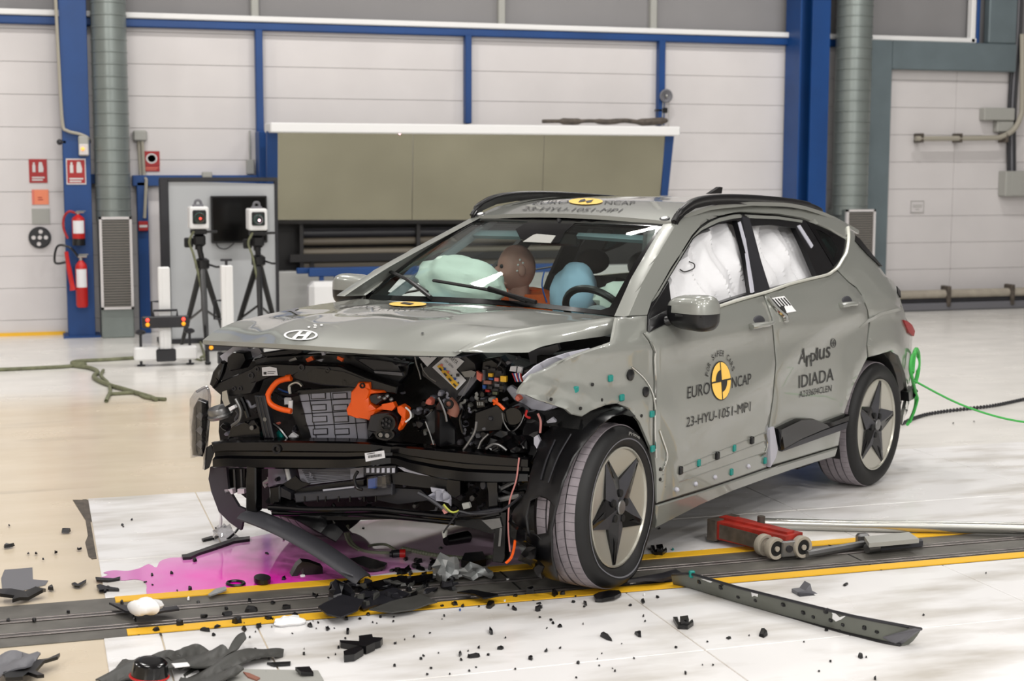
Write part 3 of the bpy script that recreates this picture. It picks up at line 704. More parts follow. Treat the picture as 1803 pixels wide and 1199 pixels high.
# yellow-black cable on the floor
def floor_tube(pts, r, mt, label, cat, name, lift=0, seg=8, k=4):
    return tag(MB().tube([G(x, y, r+lift) for x, y in pts], r, seg, k).obj(name, mt), label, cat)
floor_tube([(-40, 652), (40, 649), (120, 645), (150, 641), (128, 640), (135, 636), (190, 633), (255, 629)], .016, 'strap_olive', 'olive and black safety cable crossing the floor to the light gate', 'cable', 'floor_cable')
floor_tube([(130, 644), (160, 648), (172, 655), (165, 663), (178, 672), (200, 680), (215, 684), (235, 690), (262, 698), (275, 703)], .018, 'strap_olive', 'coiled olive strap trailing across the floor from the cable bend', 'cable', 'floor_strap')
floor_tube([(182, 652), (178, 662), (190, 674), (194, 688), (187, 706), (192, 695), (205, 693), (240, 692), (258, 700), (292, 703)], .014, 'strap_olive', 'loose olive strap end lying beyond the coiled one', 'cable', 'floor_strap')
floor_tube([(335, 628), (360, 633), (352, 600)], .010, 'strap_olive', 'short olive cable at the feet of the tripod', 'cable', 'floor_cable')
# chain and rope at the right
ch = empty('tow_chain', G(1700, 720), 'dark tow chain lying on the white floor behind the car', 'chain')
P = resample(catmull([G(x, y, .012) for x, y in ((1588, 746), (1605, 738), (1630, 730), (1665, 724), (1700, 720), (1750, 714), (1803, 703), (1850, 695))], 6), 120)
b = MB()
for i in range(0, len(P)-1):
    d = (P[i+1]-P[i]).normalized(); n = d.cross(V((0, 0, 1))).normalized() if i % 2 else V((0, 0, 1)); c = (P[i]+P[i+1])/2; l = (P[i+1]-P[i]).length*.75
    b.tube([c+d*(l*math.cos(R(a)))+n*(.012*math.sin(R(a))) for a in range(0, 361, 60)], .0045, 5)
tag(b.obj('link', 'charcoal', ch), kind='stuff')
# ================================================================ the car
car = bpy.data.objects.new('crashed_car', None); COL.objects.link(car); car.rotation_euler = (0, 0, -TH); car['_car'] = 1
tag(car, 'grey-green hatchback with its front smashed open and yellow roundel on the doors', 'car')
PZ = [(0, .80), (.15, .835), (.22, .855), (.30, .875), (.40, .887), (.55, .896), (.70, .899), (.80, .896), (.90, .892), (.97, .900), (1.00, .905), (1.03, .897), (1.07, .872), (1.12, .842), (1.2, .796), (1.3, .732), (1.4, .665), (1.5, .598), (1.56, .553), (1.60, .50), (1.63, .42), (1.7, .2)]
def interp(T, x):
    if x <= T[0][0]: return T[0][1]
    for (a, b), (c, d) in zip(T, T[1:]):
        if x <= c:
            t = (x-a)/(c-a); return b+(d-b)*t
    return T[-1][1]
def YS(x, z):
    """half width of the body side"""
    y = (interp(PZ, z-.02)+2*interp(PZ, z)+interp(PZ, z+.02))/4
    if x > .9: y -= .085*(x-.9)**2*(1 if z < 1 else .7)
    if x < -1.35: y -= .24*(x+1.35)**2*(1.25 if z > .95 else 1)
    if x < -.7 and z > .98: y -= .05*min(1, (z-.98)/.3)*min(1, (-.7-x))
    # the diagonal facet across both doors
    s = (z-(.69-.274*(x-.24)))/1.037
    if -1.45 < x < .95 and z > .3:
        k = max(0, 1-s/.30) if s > 0 else max(0, 1+s/.085)
        y += .020*(k-.5)*min(1, (x+1.45)/.25)*min(1, (.95-x)/.5)*min(1, (z-.3)/.2)*max(0, min(1, (1.02-z)/.1))
    # rear haunch
    d = math.hypot(x+1.33, z-.34)
    y += .022*math.exp(-((d-.47)/.10)**2)*(1 if z > .1 else 0)*(1 if x < -.6 else 0)
    d = math.hypot(x-1.27, z-.34)
    y += .012*math.exp(-((d-.46)/.09)**2)*(1 if x > .8 else 0)
    return y
def SL(px, py, off=0.):
    D = rayc(px, py); D = D/abs(D.y); t0 = CC.y-1.05; best = None; pt = None; pg = None
    for i in range(90):
        t = t0+i*.01; q = CC+D*t; g = q.y-YS(q.x, q.z)+off
        if best is None or g < best[0]: best = (g, q)
        if g <= 0:
            if pg is None: return q
            f = pg/(pg-g); return pt.lerp(q, f)
        pt, pg = q, g
        if q.y < .15: break
    return best[1]
def door_out(a, p): return a
# ---- shared boundary curves (pixels of the photograph, put on the body side)
gap1 = [(1135, 587), (1145, 600), (1153, 618), (1152.5, 634), (1154.5, 673), (1153.5, 715), (1153, 758), (1155, 806), (1158, 835), (1158.5, 886)]
front_door = gap1+[(1200, 873), (1242, 860), (1300, 841), (1351, 823), (1354, 790), (1354, 755), (1362, 700), (1367, 640), (1360, 560), (1345, 519), (1322, 524.5), (1290, 534), (1256, 543), (1230, 551), (1190, 562), (1150, 576)]
lw = V((0, -1, 0))
P_ = 'paint'
dr = traced('front_door', front_door, SL, P_, car, .03, 13, inset=2.2, roll=.006)
rear_door = [(1347, 518), (1362, 560), (1369, 640), (1364, 700), (1356, 755), (1356, 790), (1353, 822), (1400, 808), (1440, 796), (1478, 785), (1483, 752), (1489, 724), (1505, 678), (1522, 643), (1529, 630), (1527, 608), (1531, 570), (1528, 546), (1518, 520), (1508, 507), (1495, 497), (1476, 477.5), (1453, 487), (1420, 494), (1387, 503), (1366, 511)]
rd = traced('rear_door', rear_door, SL, P_, car, .03, 13, inset=2.2, roll=.006)
# sill
sill = [(1157, 890), (1242, 864), (1352, 826), (1440, 799), (1477, 788), (1472, 804), (1400, 826), (1355, 842), (1292, 865), (1234, 890), (1156, 930)]
traced('sill_panel', sill, SL, P_, car, .04, 13, inset=2, roll=.008)
traced('sill_seal', [(1157, 884), (1242, 858), (1352, 821), (1356, 828), (1242, 866), (1157, 893)], SL, 'black_plastic', car, .03, 12, lift=-.012)
# front fender with torn front edge
fender = [(917.5, 693.5), (925, 673.5), (940, 660), (950, 656.5), (980, 640), (1017, 624), (1043, 615), (1063, 608.5), (1079.5, 602.5), (1085, 573), (1087.5, 559.5), (1103.5, 558.8), (1128, 556), (1141, 555.5), (1140, 585), (1133, 587)]+[(x-2.2, y) for x, y in gap1[1:7]]+[(1150.5, 797), (1140, 772), (1127.5, 743), (1115, 728.5), (1103.6, 718.5), (1088.5, 710.2), (1067, 713.5), (1042, 723.5), (1026, 733.6), (1012, 731), (1003.5, 728.5), (993.5, 720), (978.5, 713.5), (945, 704.5), (933.5, 696)]
def crumple(a, p):
    x, y = p; w = max(0, min(1, (1080-x)/120)); k = max(0, min(1, (y-640)/60))
    d = w*k*(.012*math.sin(x*.11+y*.05)+.010*math.sin(y*.17-x*.04)); d += .012*math.exp(-((x-1090)/22)**2-((y-685)/14)**2)*-1
    return a+V((0, d, 0))
fd = traced('front_fender', fender, SL, P_, car, .012, 9, inset=2, roll=.004, fn=crumple)
MB().tube([SL(*q)+V((0, .004, 0)) for q in ((1111, 646), (1122, 655), (1134, 667), (1144, 683), (1150, 700), (1152.5, 720))], .004, 6, 4).obj('flange_edge', 'chrome', fd)
MB().tube([SL(*q)+V((0, .002, 0)) for q in gap1[:8]], .0035, 6, 3).obj('door_edge', 'chrome', fd)
traced('fender_flange', [(921, 664), (930, 656), (942, 645), (966, 632), (1000, 621), (1038, 613), (1044, 616), (1017, 626), (980, 642), (950, 658.5), (938, 663), (926, 675)], lambda x, y: SL(x, y, .035), 'primer', car, .006, 9)
for x, y in ((1013, 686), (1074, 666), (1094, 700), (1147, 729), (1148, 790)):
    c = SL(x, y); MB().box(c+V((-.014, -.004, -.014)), c+V((.014, .010, .014)), bev=.004).obj('clip', 'teal', fd)
for x, y, r in ((1109, 660, .024), (1136, 690, .022)):
    c = SL(x, y); MB().lathe([(r, -.002), (r, .008), (r*.5, .014)], c, (0, 1, 0), 12).obj('grommet', 'black_plastic', fd)
for x, y in ((1043, 677), (1059, 704), (1022, 719), (1129, 732), (970, 703)):
    c = SL(x, y); MB().lathe([(.007, -.002), (.007, .004)], c, (0, 1, 0), 10).obj('hole', 'black_plastic', fd)
# rear quarter (C-pillar, haunch, bumper)
quarter = [(1520, 520), (1530, 546), (1533.5, 570), (1529, 608), (1531, 629), (1546, 625), (1569, 618), (1583, 626), (1595, 658), (1600, 695), (1592, 732), (1590, 748), (1600, 722), (1608, 678), (1611, 640), (1607, 619), (1609, 581), (1601, 568), (1588, 543), (1584.5, 522), (1582, 507), (1573.5, 495), (1562, 486.5), (1550, 470), (1530, 446), (1508, 418), (1504, 407), (1494, 403), (1493.5, 424), (1488, 449), (1474, 474), (1477.5, 477), (1496, 496), (1510, 506)]
qt = traced('rear_quarter', quarter, SL, P_, car, .02, 11, inset=2, roll=.005)
tl = [(1589, 563), (1597, 566), (1604, 572), (1609, 583), (1607, 592), (1598, 585)]
traced('tail_lamp', tl, SL, 'red_dark', car, .03, 6, lift=.008)
traced('tail_lamp_trim', [(1578, 504), (1584, 512), (1585, 524), (1580, 516)], SL, 'black_gloss', car, .02, 6, lift=.006)
traced('bumper_corner', [(1594, 690), (1605, 680), (1611, 688), (1603, 702), (1595, 706)], SL, 'black_plastic', car, .05, 6, lift=.02)
traced('haunch_line', [(1512, 577), (1528, 562), (1550, 550), (1587, 541), (1590, 546), (1552, 555), (1530, 567), (1516, 578)], SL, P_, car, .02, 8, lift=.009, roll=.006)
# side frame: A-pillar, cant rail
frame_l = [(1103.5, 558), (1116, 529), (1133, 490), (1163, 437), (1188, 395), (1197, 387), (1213.5, 367.5), (1233.5, 358), (1267, 352), (1317, 351.8), (1367, 356), (1400, 359.5), (1443, 370), (1472, 381), (1494, 393), (1504, 407), (1494, 412), (1493, 424), (1487, 419), (1465, 406), (1440, 395), (1413, 385), (1370, 378), (1320, 374.8), (1305, 374.6), (1292, 376), (1267, 381.7), (1250, 388.5), (1233.5, 400), (1220, 415), (1200, 447), (1183, 472), (1163, 508), (1150, 529), (1141, 556)]
fr = traced('side_frame', frame_l, SL, P_, car, .05, 11, inset=2, roll=.012, mirror=True)
# door frames round the glass openings
df = [(1141, 554), (1151, 530), (1163, 509), (1184, 473), (1201, 448), (1221, 416), (1234, 401), (1251, 389.5), (1267, 383), (1292, 377), (1305, 376), (1317, 381), (1322, 396), (1338, 455), (1354, 511), (1328, 517), (1300, 524.5), (1258, 540), (1190, 560)]
dw = [(1182, 548), (1177, 494), (1222, 421), (1237, 408), (1267, 394), (1292, 388.5), (1299, 388.5), (1317, 457), (1325, 515.5), (1300, 523), (1258, 537), (1200, 553)]
traced('door_frame', df, SL, 'black_plastic', car, .03, 10, holes=[dw], lift=-.004, mirror=True)
traced('door_frame_strip', [(1150, 531), (1184, 474), (1221, 417), (1234, 402.5), (1251, 391), (1267, 384), (1292, 378), (1304, 377.5), (1310, 383), (1292, 385), (1266, 391), (1237, 405), (1220, 419), (1177, 490), (1160, 520)], SL, P_, car, .02, 8, lift=.001, roll=.003)
traced('mirror_sail', [(1142, 553), (1177, 495), (1183, 549), (1160, 560), (1142, 575)], SL, 'black_plastic', car, .02, 10, lift=.002)
traced('pillar_trim', [(1306, 381), (1318, 383), (1323, 398), (1338, 455), (1354, 511), (1329, 516.5), (1316, 440)], SL, 'charcoal', car, .02, 9, lift=.003, mirror=True)
rdf = [(1319, 382), (1370, 380), (1413, 387), (1420, 389), (1468, 469), (1453, 486), (1400, 500), (1354, 511), (1338, 455), (1322, 397)]
rdw = [(1324, 398), (1360, 396), (1402, 402), (1420, 440), (1440, 487), (1400, 498), (1357, 509), (1340, 455)]
traced('rear_door_frame', rdf, SL, 'black_plastic', car, .03, 9, holes=[rdw], lift=-.004, mirror=True)
traced('rear_frame_strip', [(1317, 378), (1370, 381), (1413, 387.5), (1412, 392), (1370, 386), (1319, 384)], SL, P_, car, .02, 8, lift=.001)
traced('seal', [(1322, 392), (1360, 389.5), (1402, 396), (1403, 401), (1360, 396), (1323, 398)], SL, 'chrome', car, .008, 8, lift=-.012)
traced('frame_seal', [(1300, 392), (1304, 390), (1318, 440), (1328, 514), (1324, 516), (1314, 445)], SL, 'primer', car, .01, 8, lift=.001)
traced('frame_seal', [(1404, 398), (1409, 396), (1432, 432), (1429, 437)], SL, 'primer', car, .01, 8, lift=.001)
qg = [(1420, 388.5), (1487, 420), (1492, 425), (1485, 450), (1469, 469)]
qin = [(1437, 404), (1444, 405), (1465, 418), (1477, 438), (1471, 456), (1467, 455)]
traced('quarter_window', qg, SL, 'black_gloss', car, .012, 8, holes=[qin], lift=-.002, mirror=True)
traced('quarter_pane', qin, SL, 'quarter_glass', car, .005, 8, lift=-.004, mirror=True)
# bright belt moulding that runs up round the quarter window
belt = [(1195, 562), (1230, 550), (1258, 541), (1300, 527.5), (1322, 521.5), (1354, 512), (1387, 500.5), (1420, 492), (1453, 484), (1464, 478), (1473.5, 470), (1482, 456), (1488.5, 444), (1492.5, 420), (1491.5, 400)]
MB().tube([SL(*q)+V((0, .006, 0)) for q in belt], .0095, 8, 4, .8).obj('belt_moulding', 'moulding', car)
# roof: crowned sheet between the two side frames
def RZ(x): return interp([(-1.95, 1.31), (-1.75, 1.375), (-1.59, 1.42), (-1.245, 1.503), (-1.0, 1.543), (-.8, 1.563), (-.4, 1.577), (0, 1.566), (.2, 1.538), (.36, 1.498), (.45, 1.47)], x)
def roofpt(x, y): return V((x-.0*y, y, RZ(x - .10*(1-(y/.6)**2)*max(0, (x+.2)/.6) if x > -.2 else x)+.020*(1-(y/.6)**2)))
g = []
for i in range(25):
    u = i/24; row = []
    for j in range(17):
        y = -.585+1.17*j/16; xf = .365+.07*(1-(y/.585)**2); xr = -1.70-.06*(1-(y/.585)**2)
        row.append(roofpt(xf+(xr-xf)*u, y))
    g.append(row)
roof = MB().slab(g, (0, 0, -.02)).obj('roof_panel', P_, car)
def tree(o): 
    return BVHTree.FromPolygons([v.co.copy() for v in o.data.vertices], [tuple(p.vertices) for p in o.data.polygons])
def on_mesh(o):
    bv = tree(o)
    def f(x, y):
        D = rayc(x, y).normalized(); h = bv.ray_cast(CC, D)
        if h[0] is None:
            h = bv.find_nearest(CC+D*7.2)
        return h[0]
    return f
ROOF = on_mesh(roof)
up = V((0, 0, 1))
for s in (1, -1):
    # roof rails follow the cant rail
    path = [CY(*q) for q in ((1188, 388, .60), (1194, 377, .60), (1204, 366, .598), (1222, 354.5, .592), (1250, 348.5, .587), (1292, 347, .58), (1350, 350, .572), (1400, 355.5, .56), (1428, 362, .55), (1446, 370, .545))]
    path = [V((q.x, q.y*s, q.z)) for q in path]
    MB().tube([q+V((0, 0, -.004)) for q in path], [.010, .016, .018, .018, .018, .018, .018, .014, .01], 10, 5, 1.1).slab([[q, q+V((0, s*.008, -.034))] for q in path], (0, -.02*s, 0)).obj('roof_rail', 'black_plastic', car)
tx = MB(); tx.prism([V((-.98, .012, 1.60)), V((-1.12, .012, 1.60)), V((-1.13, .012, 1.635)), V((-1.10, .012, 1.638))], (0, -.024, 0)).obj('antenna', 'black_gloss', car)
# ditch buttons on the front of the roof
for x, y in ((1170, 385.5), (846, 378)):
    c = ROOF(x, y); MB().lathe([(.026, .0), (.024, .004), (.012, .006)], c, (.35, 0, 1), 16).obj('target_disc', 'charcoal', car); MB().lathe([(.016, .005), (.015, .008)], c, (.35, 0, 1), 16).obj('target_dot', 'foam', car)
# roof print
def rt(s, a, b, c): return text(s, a, b, c, ROOF, up*.004, 'ink', roof)
rt('23-HYU-1051-MP1', (917.6, 371), (1089.6, 374.6), (926, 365)); rt('EURO', (937, 360.2), (997.5, 358.6), (944, 355)); rt('NCAP', (1064, 360.2), (1117, 361), (1066, 354.6))
decal([ell(1031.4, 356, 30, 5.8)], ROOF, up*.005, 'sticker_yellow', roof); decal([[(1031.4, 356), (1018, 358.4), (1022, 354), (1030, 352.6)], [(1031.4, 356), (1045, 353.6), (1041, 358), (1033, 359.6)]], ROOF, up*.007, 'ink', roof)
# ---- windscreen
def WSX(x, y, x0, bulge, hw):
    """ray against a vertical curved surface x = x0 + bulge*(1-(y/hw)^2)"""
    D = rayc(x, y); best = None
    q = None; pg = None; pt = None
    D = D/abs(D.x)
    for i in range(500):
        t = CC.x-2.6+i*.008; p = CC+D*t; g = p.x-(x0+bulge*(1-(p.y/hw)**2))
        if g <= 0:
            f = pg/(pg-g) if pg else 0; return pt.lerp(p, f) if pt else p
        pt, pg = p, g
    return p
wt = [WSX(x, y, .353, .075, .587) for x, y in ((830, 383), (880, 384.2), (940, 385), (975, 385.5), (1030, 387), (1086, 389), (1140, 391.5), (1187, 395))]
wb = [WSX(x, y, 1.0, .12, .74) for x, y in ((634, 526.5), (700, 529.5), (763, 532), (847, 535.5), (933, 541.5), (1010, 549), (1060, 555), (1101, 559))]
def side_curve(a, b, bow): return [a.lerp(b, i/8)+bow*(4*(i/8)*(1-i/8)) for i in range(9)]
wl = side_curve(wb[0], wt[0], V((.02, -.01, .022))); wr = side_curve(wb[-1], wt[-1], V((.02, .01, .022)))
NU, NV = 33, 21
wg = coons(wb, wt, wl, wr, NU, NV)
# bow the pane outwards a little
wn = V((.62, 0, .78))
wg = [[q+wn*.02*16*(i/(NU-1))*(1-i/(NU-1))*(j/(NV-1))*(1-j/(NV-1))*.5 for j, q in enumerate(row)] for i, row in enumerate(wg)]
ws = MB().slab(wg, wn*-.006).obj('windscreen', 'windscreen_glass', car)
WIN = on_mesh(ws)
ig = [(652, 519), (700, 521), (780, 523), (840, 526), (930, 532), (1010, 541), (1058, 546.5), (1074, 541), (1086, 520), (1118, 462), (1160, 402), (1166, 400), (1120, 397), (1060, 394.5), (1012, 393.5), (995, 409), (985, 428), (945, 428), (917, 422), (908, 404), (930, 391), (900, 389.5), (850, 388.5), (838, 391), (780, 425), (720, 466), (672, 503)]
og = [(634, 527), (700, 529.5), (763, 531.8), (847, 535), (933, 541), (1010, 548.5), (1060, 554.5), (1101, 558.5), (1133, 492), (1163, 438), (1187, 396), (1140, 392.2), (1086, 389.8), (1030, 387.8), (975, 386.2), (940, 385.8), (880, 385), (831, 384), (760, 432), (690, 482)]
traced('windscreen_border', og, WIN, 'black_gloss', ws, .004, 11, holes=[ig], back=-wn, lift=.002)
traced('sensor_label', [(921, 427), (939, 415), (946, 413), (979, 416), (970, 429)], WIN, 'box_grey', ws, .002, 12, back=-wn, lift=.005)
traced('visor_band', [(1012, 395.5), (1060, 397), (1120, 399.5), (1165, 402), (1166, 409), (1160, 411), (1100, 407), (1008, 401)], lambda x, y: WIN(x, y)-wn*.05, 'headliner', car, .02, 12, back=-wn)
traced('visor_band', [(838, 392), (932, 392.5), (920, 403), (825, 401)], lambda x, y: WIN(x, y)-wn*.05, 'headliner', car, .02, 12, back=-wn)
# wiper arms
for pts, bl in ((((763, 532), (735, 510), (722, 500)), ((690, 484), (722, 499), (755, 520))), (((948, 541), (905, 529), (865, 516)), ((767, 500), (820, 509), (868, 518), (930, 537)))):
    w = MB().tube([WIN(*q)+wn*.03 for q in pts], .010, 8, 4).obj('wiper_arm', 'black_plastic', car)
    MB().tube([WIN(*q)+wn*.022 for q in bl], .011, 6, 4, .7).obj('wiper_blade', 'black_matte', w)
# ---- bonnet
hb = [CY(631, 526, -.745), WSX(700, 531, 1.02, .12, .75), WSX(763, 533.5, 1.02, .12, .75), WSX(847, 537, 1.02, .12, .75), WSX(934, 543.5, 1.02, .12, .75), WSX(1010, 551, 1.02, .12, .75), WSX(1055, 556, 1.02, .12, .75), CY(1084, 558.5, .745)]
hf = [CY(357, 599, -.775), CY(395, 601, -.64), CY(450, 603.5, -.35), CY(529, 607.5, 0), CY(590, 611.5, .17), CY(660, 616, .34), CY(730, 618, .47), CY(800, 619.5, .575)]
hl = [CY(357, 599, -.775), CY(377, 583, -.80), CY(414, 566, -.80), CY(480, 551, -.79), CY(527, 542, -.78), CY(560, 536, -.77), CY(600, 530.5, -.755), CY(631, 526, -.745)]
hr_ = [CY(800, 619.5, .575), CY(830, 603, .585), CY(864, 590, .60), CY(900, 582, .625), CY(950, 573.5, .66), CY(1000, 568, .69), CY(1040, 563.5, .72), CY(1084, 558.5, .745)]
hg = coons(hf, hb, hl, hr_, 37, 21)
def hpush(i, j, q):
    u = i/36; v = j/20; w = 16*u*(1-u)*v*(1-v)
    z = .018*w + .010*math.exp(-((u-.30)/.05)**2)*v*(1-v)*4 + .010*math.exp(-((u-.76)/.05)**2)*v*(1-v)*4 - .012*math.exp(-((v-.42-.08*math.sin(3*u))/.07)**2)*(1-abs(2*u-1)**4)
    return q+V((0, 0, z))
hg = [[hpush(i, j, q) for j, q in enumerate(row)] for i, row in enumerate(hg)]
bonnet = MB().slab(hg, (0, 0, -.018)).obj('bonnet', P_, car, 50)
HOOD = on_mesh(bonnet)
lowe = [CY(800, 619.5, .58), CY(860, 621, .645), CY(930, 621, .71), CY(950, 611, .728), CY(983, 603.5, .745), CY(1033, 596, .765), CY(1067, 591.5, .775), CY(1081, 585, .78)]
sk = [[a.lerp(b, t)+V((0, .012*4*t*(1-t), .0)) for t in (0, .25, .5, .75, 1)] for a, b in zip(resample(hr_, 24), resample(lowe, 24))]
MB().slab(sk, (0, -.012, 0)).obj('bonnet_side', P_, bonnet, 40)
e = [V(q)+V((-.04, 0, -.021)) for q in resample(hf, 20)]
MB().slab([[q, q+V((-.10, 0, .004)), q+V((-.30, 0, .012))] for q in e], (0, 0, -.006)).obj('bonnet_inner', 'charcoal', bonnet)
# print and badge on the bonnet
decal([ell(718, 537.4, 33, 4.2)], HOOD, up*.006, 'sticker_yellow', bonnet, step=8); decal([[(704, 537), (712, 535), (730, 537.2), (722, 539.5)]], HOOD, up*.009, 'ink', bonnet)
text('23-HYU-1051-MP1', (585, 541.5), (772, 548.5), (594, 538.5), HOOD, up*.005, 'ink', bonnet)
def ring(cx, cy, a, b, w, n=28):
    o, i = ell(cx, cy, a, b, n), ell(cx, cy, a-w, b-w*.42, n); return [[o[k], o[(k+1) % n], i[(k+1) % n], i[k]] for k in range(n)]
emb = ring(529.5, 591.8, 30, 9, 4.2)
emb += [[(514, 597), (520, 598.5), (533, 585.5), (527, 585)], [(531, 599.5), (538, 598.8), (549, 587.5), (541, 586)], [(521, 594), (524, 590.8), (540, 590.6), (537, 594)]]
decal(emb, HOOD, up*.005, 'foam', bonnet, 'badge')
decal([ell(544, 578, 2.5, 1.4, 10), ell(566, 574.5, 2.5, 1.4, 10), rc(552, 573, 557, 574.2), rc(553, 575.3, 558, 576.5), rc(552, 578, 557, 579.2)], HOOD, up*.006, 'foam', bonnet)
decal([ell(744, 588.5, 2.4, 1.6, 10)], HOOD, up*.005, 'ink', bonnet, 'hole')
decal([[(502, 548), (524, 543), (527, 544.5), (519, 547.5), (530, 554), (524, 555.5), (512, 549)]], HOOD, up*.004, 'mid_grey', bonnet, 'dent_mark', 6)  # flat grey mark painted in for the shading of a bonnet dent
# ---- front door details
yo = V((0, .0035, 0))
def st(s, a, b, c, o, k='ink'): return text(s, a, b, c, SL, yo, k, o)
st('EURO', (1209.5, 702), (1249, 692.6), (1210, 681.5), dr); st('NCAP', (1287.5, 683), (1321.3, 675.6), (1288, 664.5), dr)
st('23-HYU-1051-MP1', (1207.5, 752), (1320.4, 723.5), (1208.4, 735.2), dr)
c0 = SL(1268.3, 670.3); rr = (SL(1269, 636.3).z-SL(1267, 704.6).z)/2
def DW_(x, z): return V((c0.x-x, YS(c0.x-x, c0.z+z), c0.z+z))          # x to the reader's right
decal([ell(0, 0, rr*1.03, rr*1.03, 40)], DW_, yo, 'ink', dr, step=.04); decal([ell(0, 0, rr*.98, rr*.98, 40)], DW_, yo*1.5, 'sticker_yellow', dr, step=.04)
decal([[(0, 0)]+[(rr*.58*math.cos(R(a)), rr*.58*math.sin(R(a))) for a in range(90, 181, 9)], [(0, 0)]+[(rr*.58*math.cos(R(a)), rr*.58*math.sin(R(a))) for a in range(270, 361, 9)], rc(-rr, -.0035, rr, .0035), rc(-.003, -rr, .003, rr)], DW_, yo*2.0, 'ink', dr, step=.05)
arc = 'FOR SAFER CARS'; n = len(arc)
for k, chh in enumerate(arc):
    if chh == ' ': continue
    a = R(160-140*k/(n-1)); rb = rr*1.30; ct, sn = math.cos(a), math.sin(a); hh = rr*.30; ww = rr*(.20 if chh != 'R' else .21)
    tx_, tz_ = sn, -ct; bl = (rb*ct-tx_*ww/2, rb*sn-tz_*ww/2); br = (rb*ct+tx_*ww/2, rb*sn+tz_*ww/2); tp = (bl[0]+ct*hh, bl[1]+sn*hh)
    text(chh, bl, br, tp, DW_, yo, 'ink', dr)
def handle(c1, c2, parent):
    a, b = SL(*c1), SL(*c2); y = V((0, 1, 0)); d = (b-a)
    P, T = None, None
    MB().ball((a+b)/2+V((-.01, -.012, -.012)), (.075, .014, .05), 18, 10).obj('handle_shade', 'dark_grey', parent)  # dark blob stands in for the shade in the handle hollow
    pts = [a+V((.0, .012, -.005)), a.lerp(b, .25)+y*.032, a.lerp(b, .6)+y*.036, b+y*.014]
    MB().tube(pts, [.026, .024, .016, .012], 10, 4, .55).obj('door_handle', 'paint', parent)
handle((1318, 573), (1356, 567), dr); handle((1476, 536), (1508, 532), rd)
# checker sticker with tape on the rear door
traced('tape_sticker', [(1350, 526), (1380, 521), (1401, 548), (1377, 552), (1369, 552)], SL, 'foam', rd, .002, 10, lift=.003)
decal([[(1352+5*k, 527-.6*k), (1354+5*k, 526.5-.6*k), (1366+5*k, 540-.6*k), (1364+5*k, 540.5-.6*k)] for k in range(6)]+[[(1366, 541), (1378, 538), (1383, 550), (1376, 551)]], SL, yo*1.8, 'ink', rd)
MB().tube([SL(*q)+V((0, .012, 0)) for q in ((1350, 524), (1357, 534), (1366, 545), (1378, 556), (1380, 566))], [.01, .012, .014, .016, .012], 8, 3).obj('tape', 'chrome', rd)
# lettering on the rear door
st('A', (1405, 641.5), (1417.5, 638.5), (1408, 614.5), rd); st('r', (1419, 646), (1426.5, 644.5), (1420, 616), rd); st('p', (1427, 637), (1435, 635.4), (1427.5, 614), rd); st('l', (1436.5, 634.5), (1439.5, 634), (1437, 612.5), rd); st('us', (1441.5, 633.5), (1461, 628.5), (1442.5, 605), rd)
decal(ring(1466.3, 604, 5, 8, 1.6, 20)+[rc(1462.5, 603.2, 1470, 604.8), rc(1465.6, 599, 1467, 609)], SL, yo, 'ink', rd, 'lettering')
st('IDIADA', (1405.7, 683.5), (1467, 669.5), (1406, 661.5), rd); st('A233604CLEN', (1406, 700), (1463, 688.8), (1407, 689), rd)
# remaining cladding
cl_ = traced('sill_cladding', [(1363, 754), (1400, 736.5), (1423, 736), (1445, 744), (1487.5, 728), (1485, 741), (1440, 757), (1400, 774), (1368.5, 792)], SL, 'black_gloss', rd, .03, 10, lift=.034, roll=.012, inset=2)
traced('cladding_lip', [(1369, 792), (1400, 774.5), (1440, 758), (1485, 742), (1482, 754), (1400, 783), (1369, 794)], SL, 'dark_grey', rd, .02, 10, lift=.026)
traced('cladding_bracket', [(1352, 756), (1359, 751), (1366, 790), (1362, 806), (1353, 822)], SL, 'primer', rd, .03, 10, lift=.012)
MB().tube([SL(*q)+yo for q in ((1347, 764), (1350, 783), (1346, 798), (1338, 803))], .004, 6, 4).obj('edge_bead', 'chrome', dr)
# bare lower door: pressed lines, studs, clips
for a, b in (((1166, 836), (1350, 760)), ((1164, 848), (1348, 776)), ((1170, 857), (1345, 797))):
    MB().tube([SL(a[0]+(b[0]-a[0])*t/6, a[1]+(b[1]-a[1])*t/6)+V((0, -.0005, 0)) for t in range(7)], .003, 6).obj('pressed_line', 'paint', dr)
for x, y in ((1196, 828), (1261, 802), (1322, 775)):
    c = SL(x, y); MB().box(c+V((-.012, -.005, -.018)), c+V((.012, .016, .018)), bev=.005).box(c+V((-.02, 0, .006)), c+V((.006, .008, .014))).obj('stud', 'black_plastic', dr)
for x, y in ((1229.5, 815), (1292, 789), (1287, 831), (1346, 811)):
    c = SL(x, y); MB().box(c+V((-.011, -.004, -.016)), c+V((.011, .010, .016)), bev=.004).obj('clip', 'teal', dr)
for x, y in ((1191, 862), (1224, 852), (1258, 840), (1317, 821)):
    c = SL(x, y); MB().lathe([(.011, -.002), (.011, .006), (.006, .012)], c, (0, 1, 0), 10).obj('grommet', 'primer', dr)
for x, y in ((1162, 826), (1162, 844)):
    c = SL(x, y); MB().lathe([(.008, -.002), (.008, .004)], c, (0, 1, 0), 10).obj('hole', 'black_plastic', dr)
MB().tube([SL(*q)+yo for q in ((1160, 757), (1166, 775), (1173, 797), (1172, 812), (1165, 829))], .005, 6, 4).obj('edge_bead', 'chrome', dr)
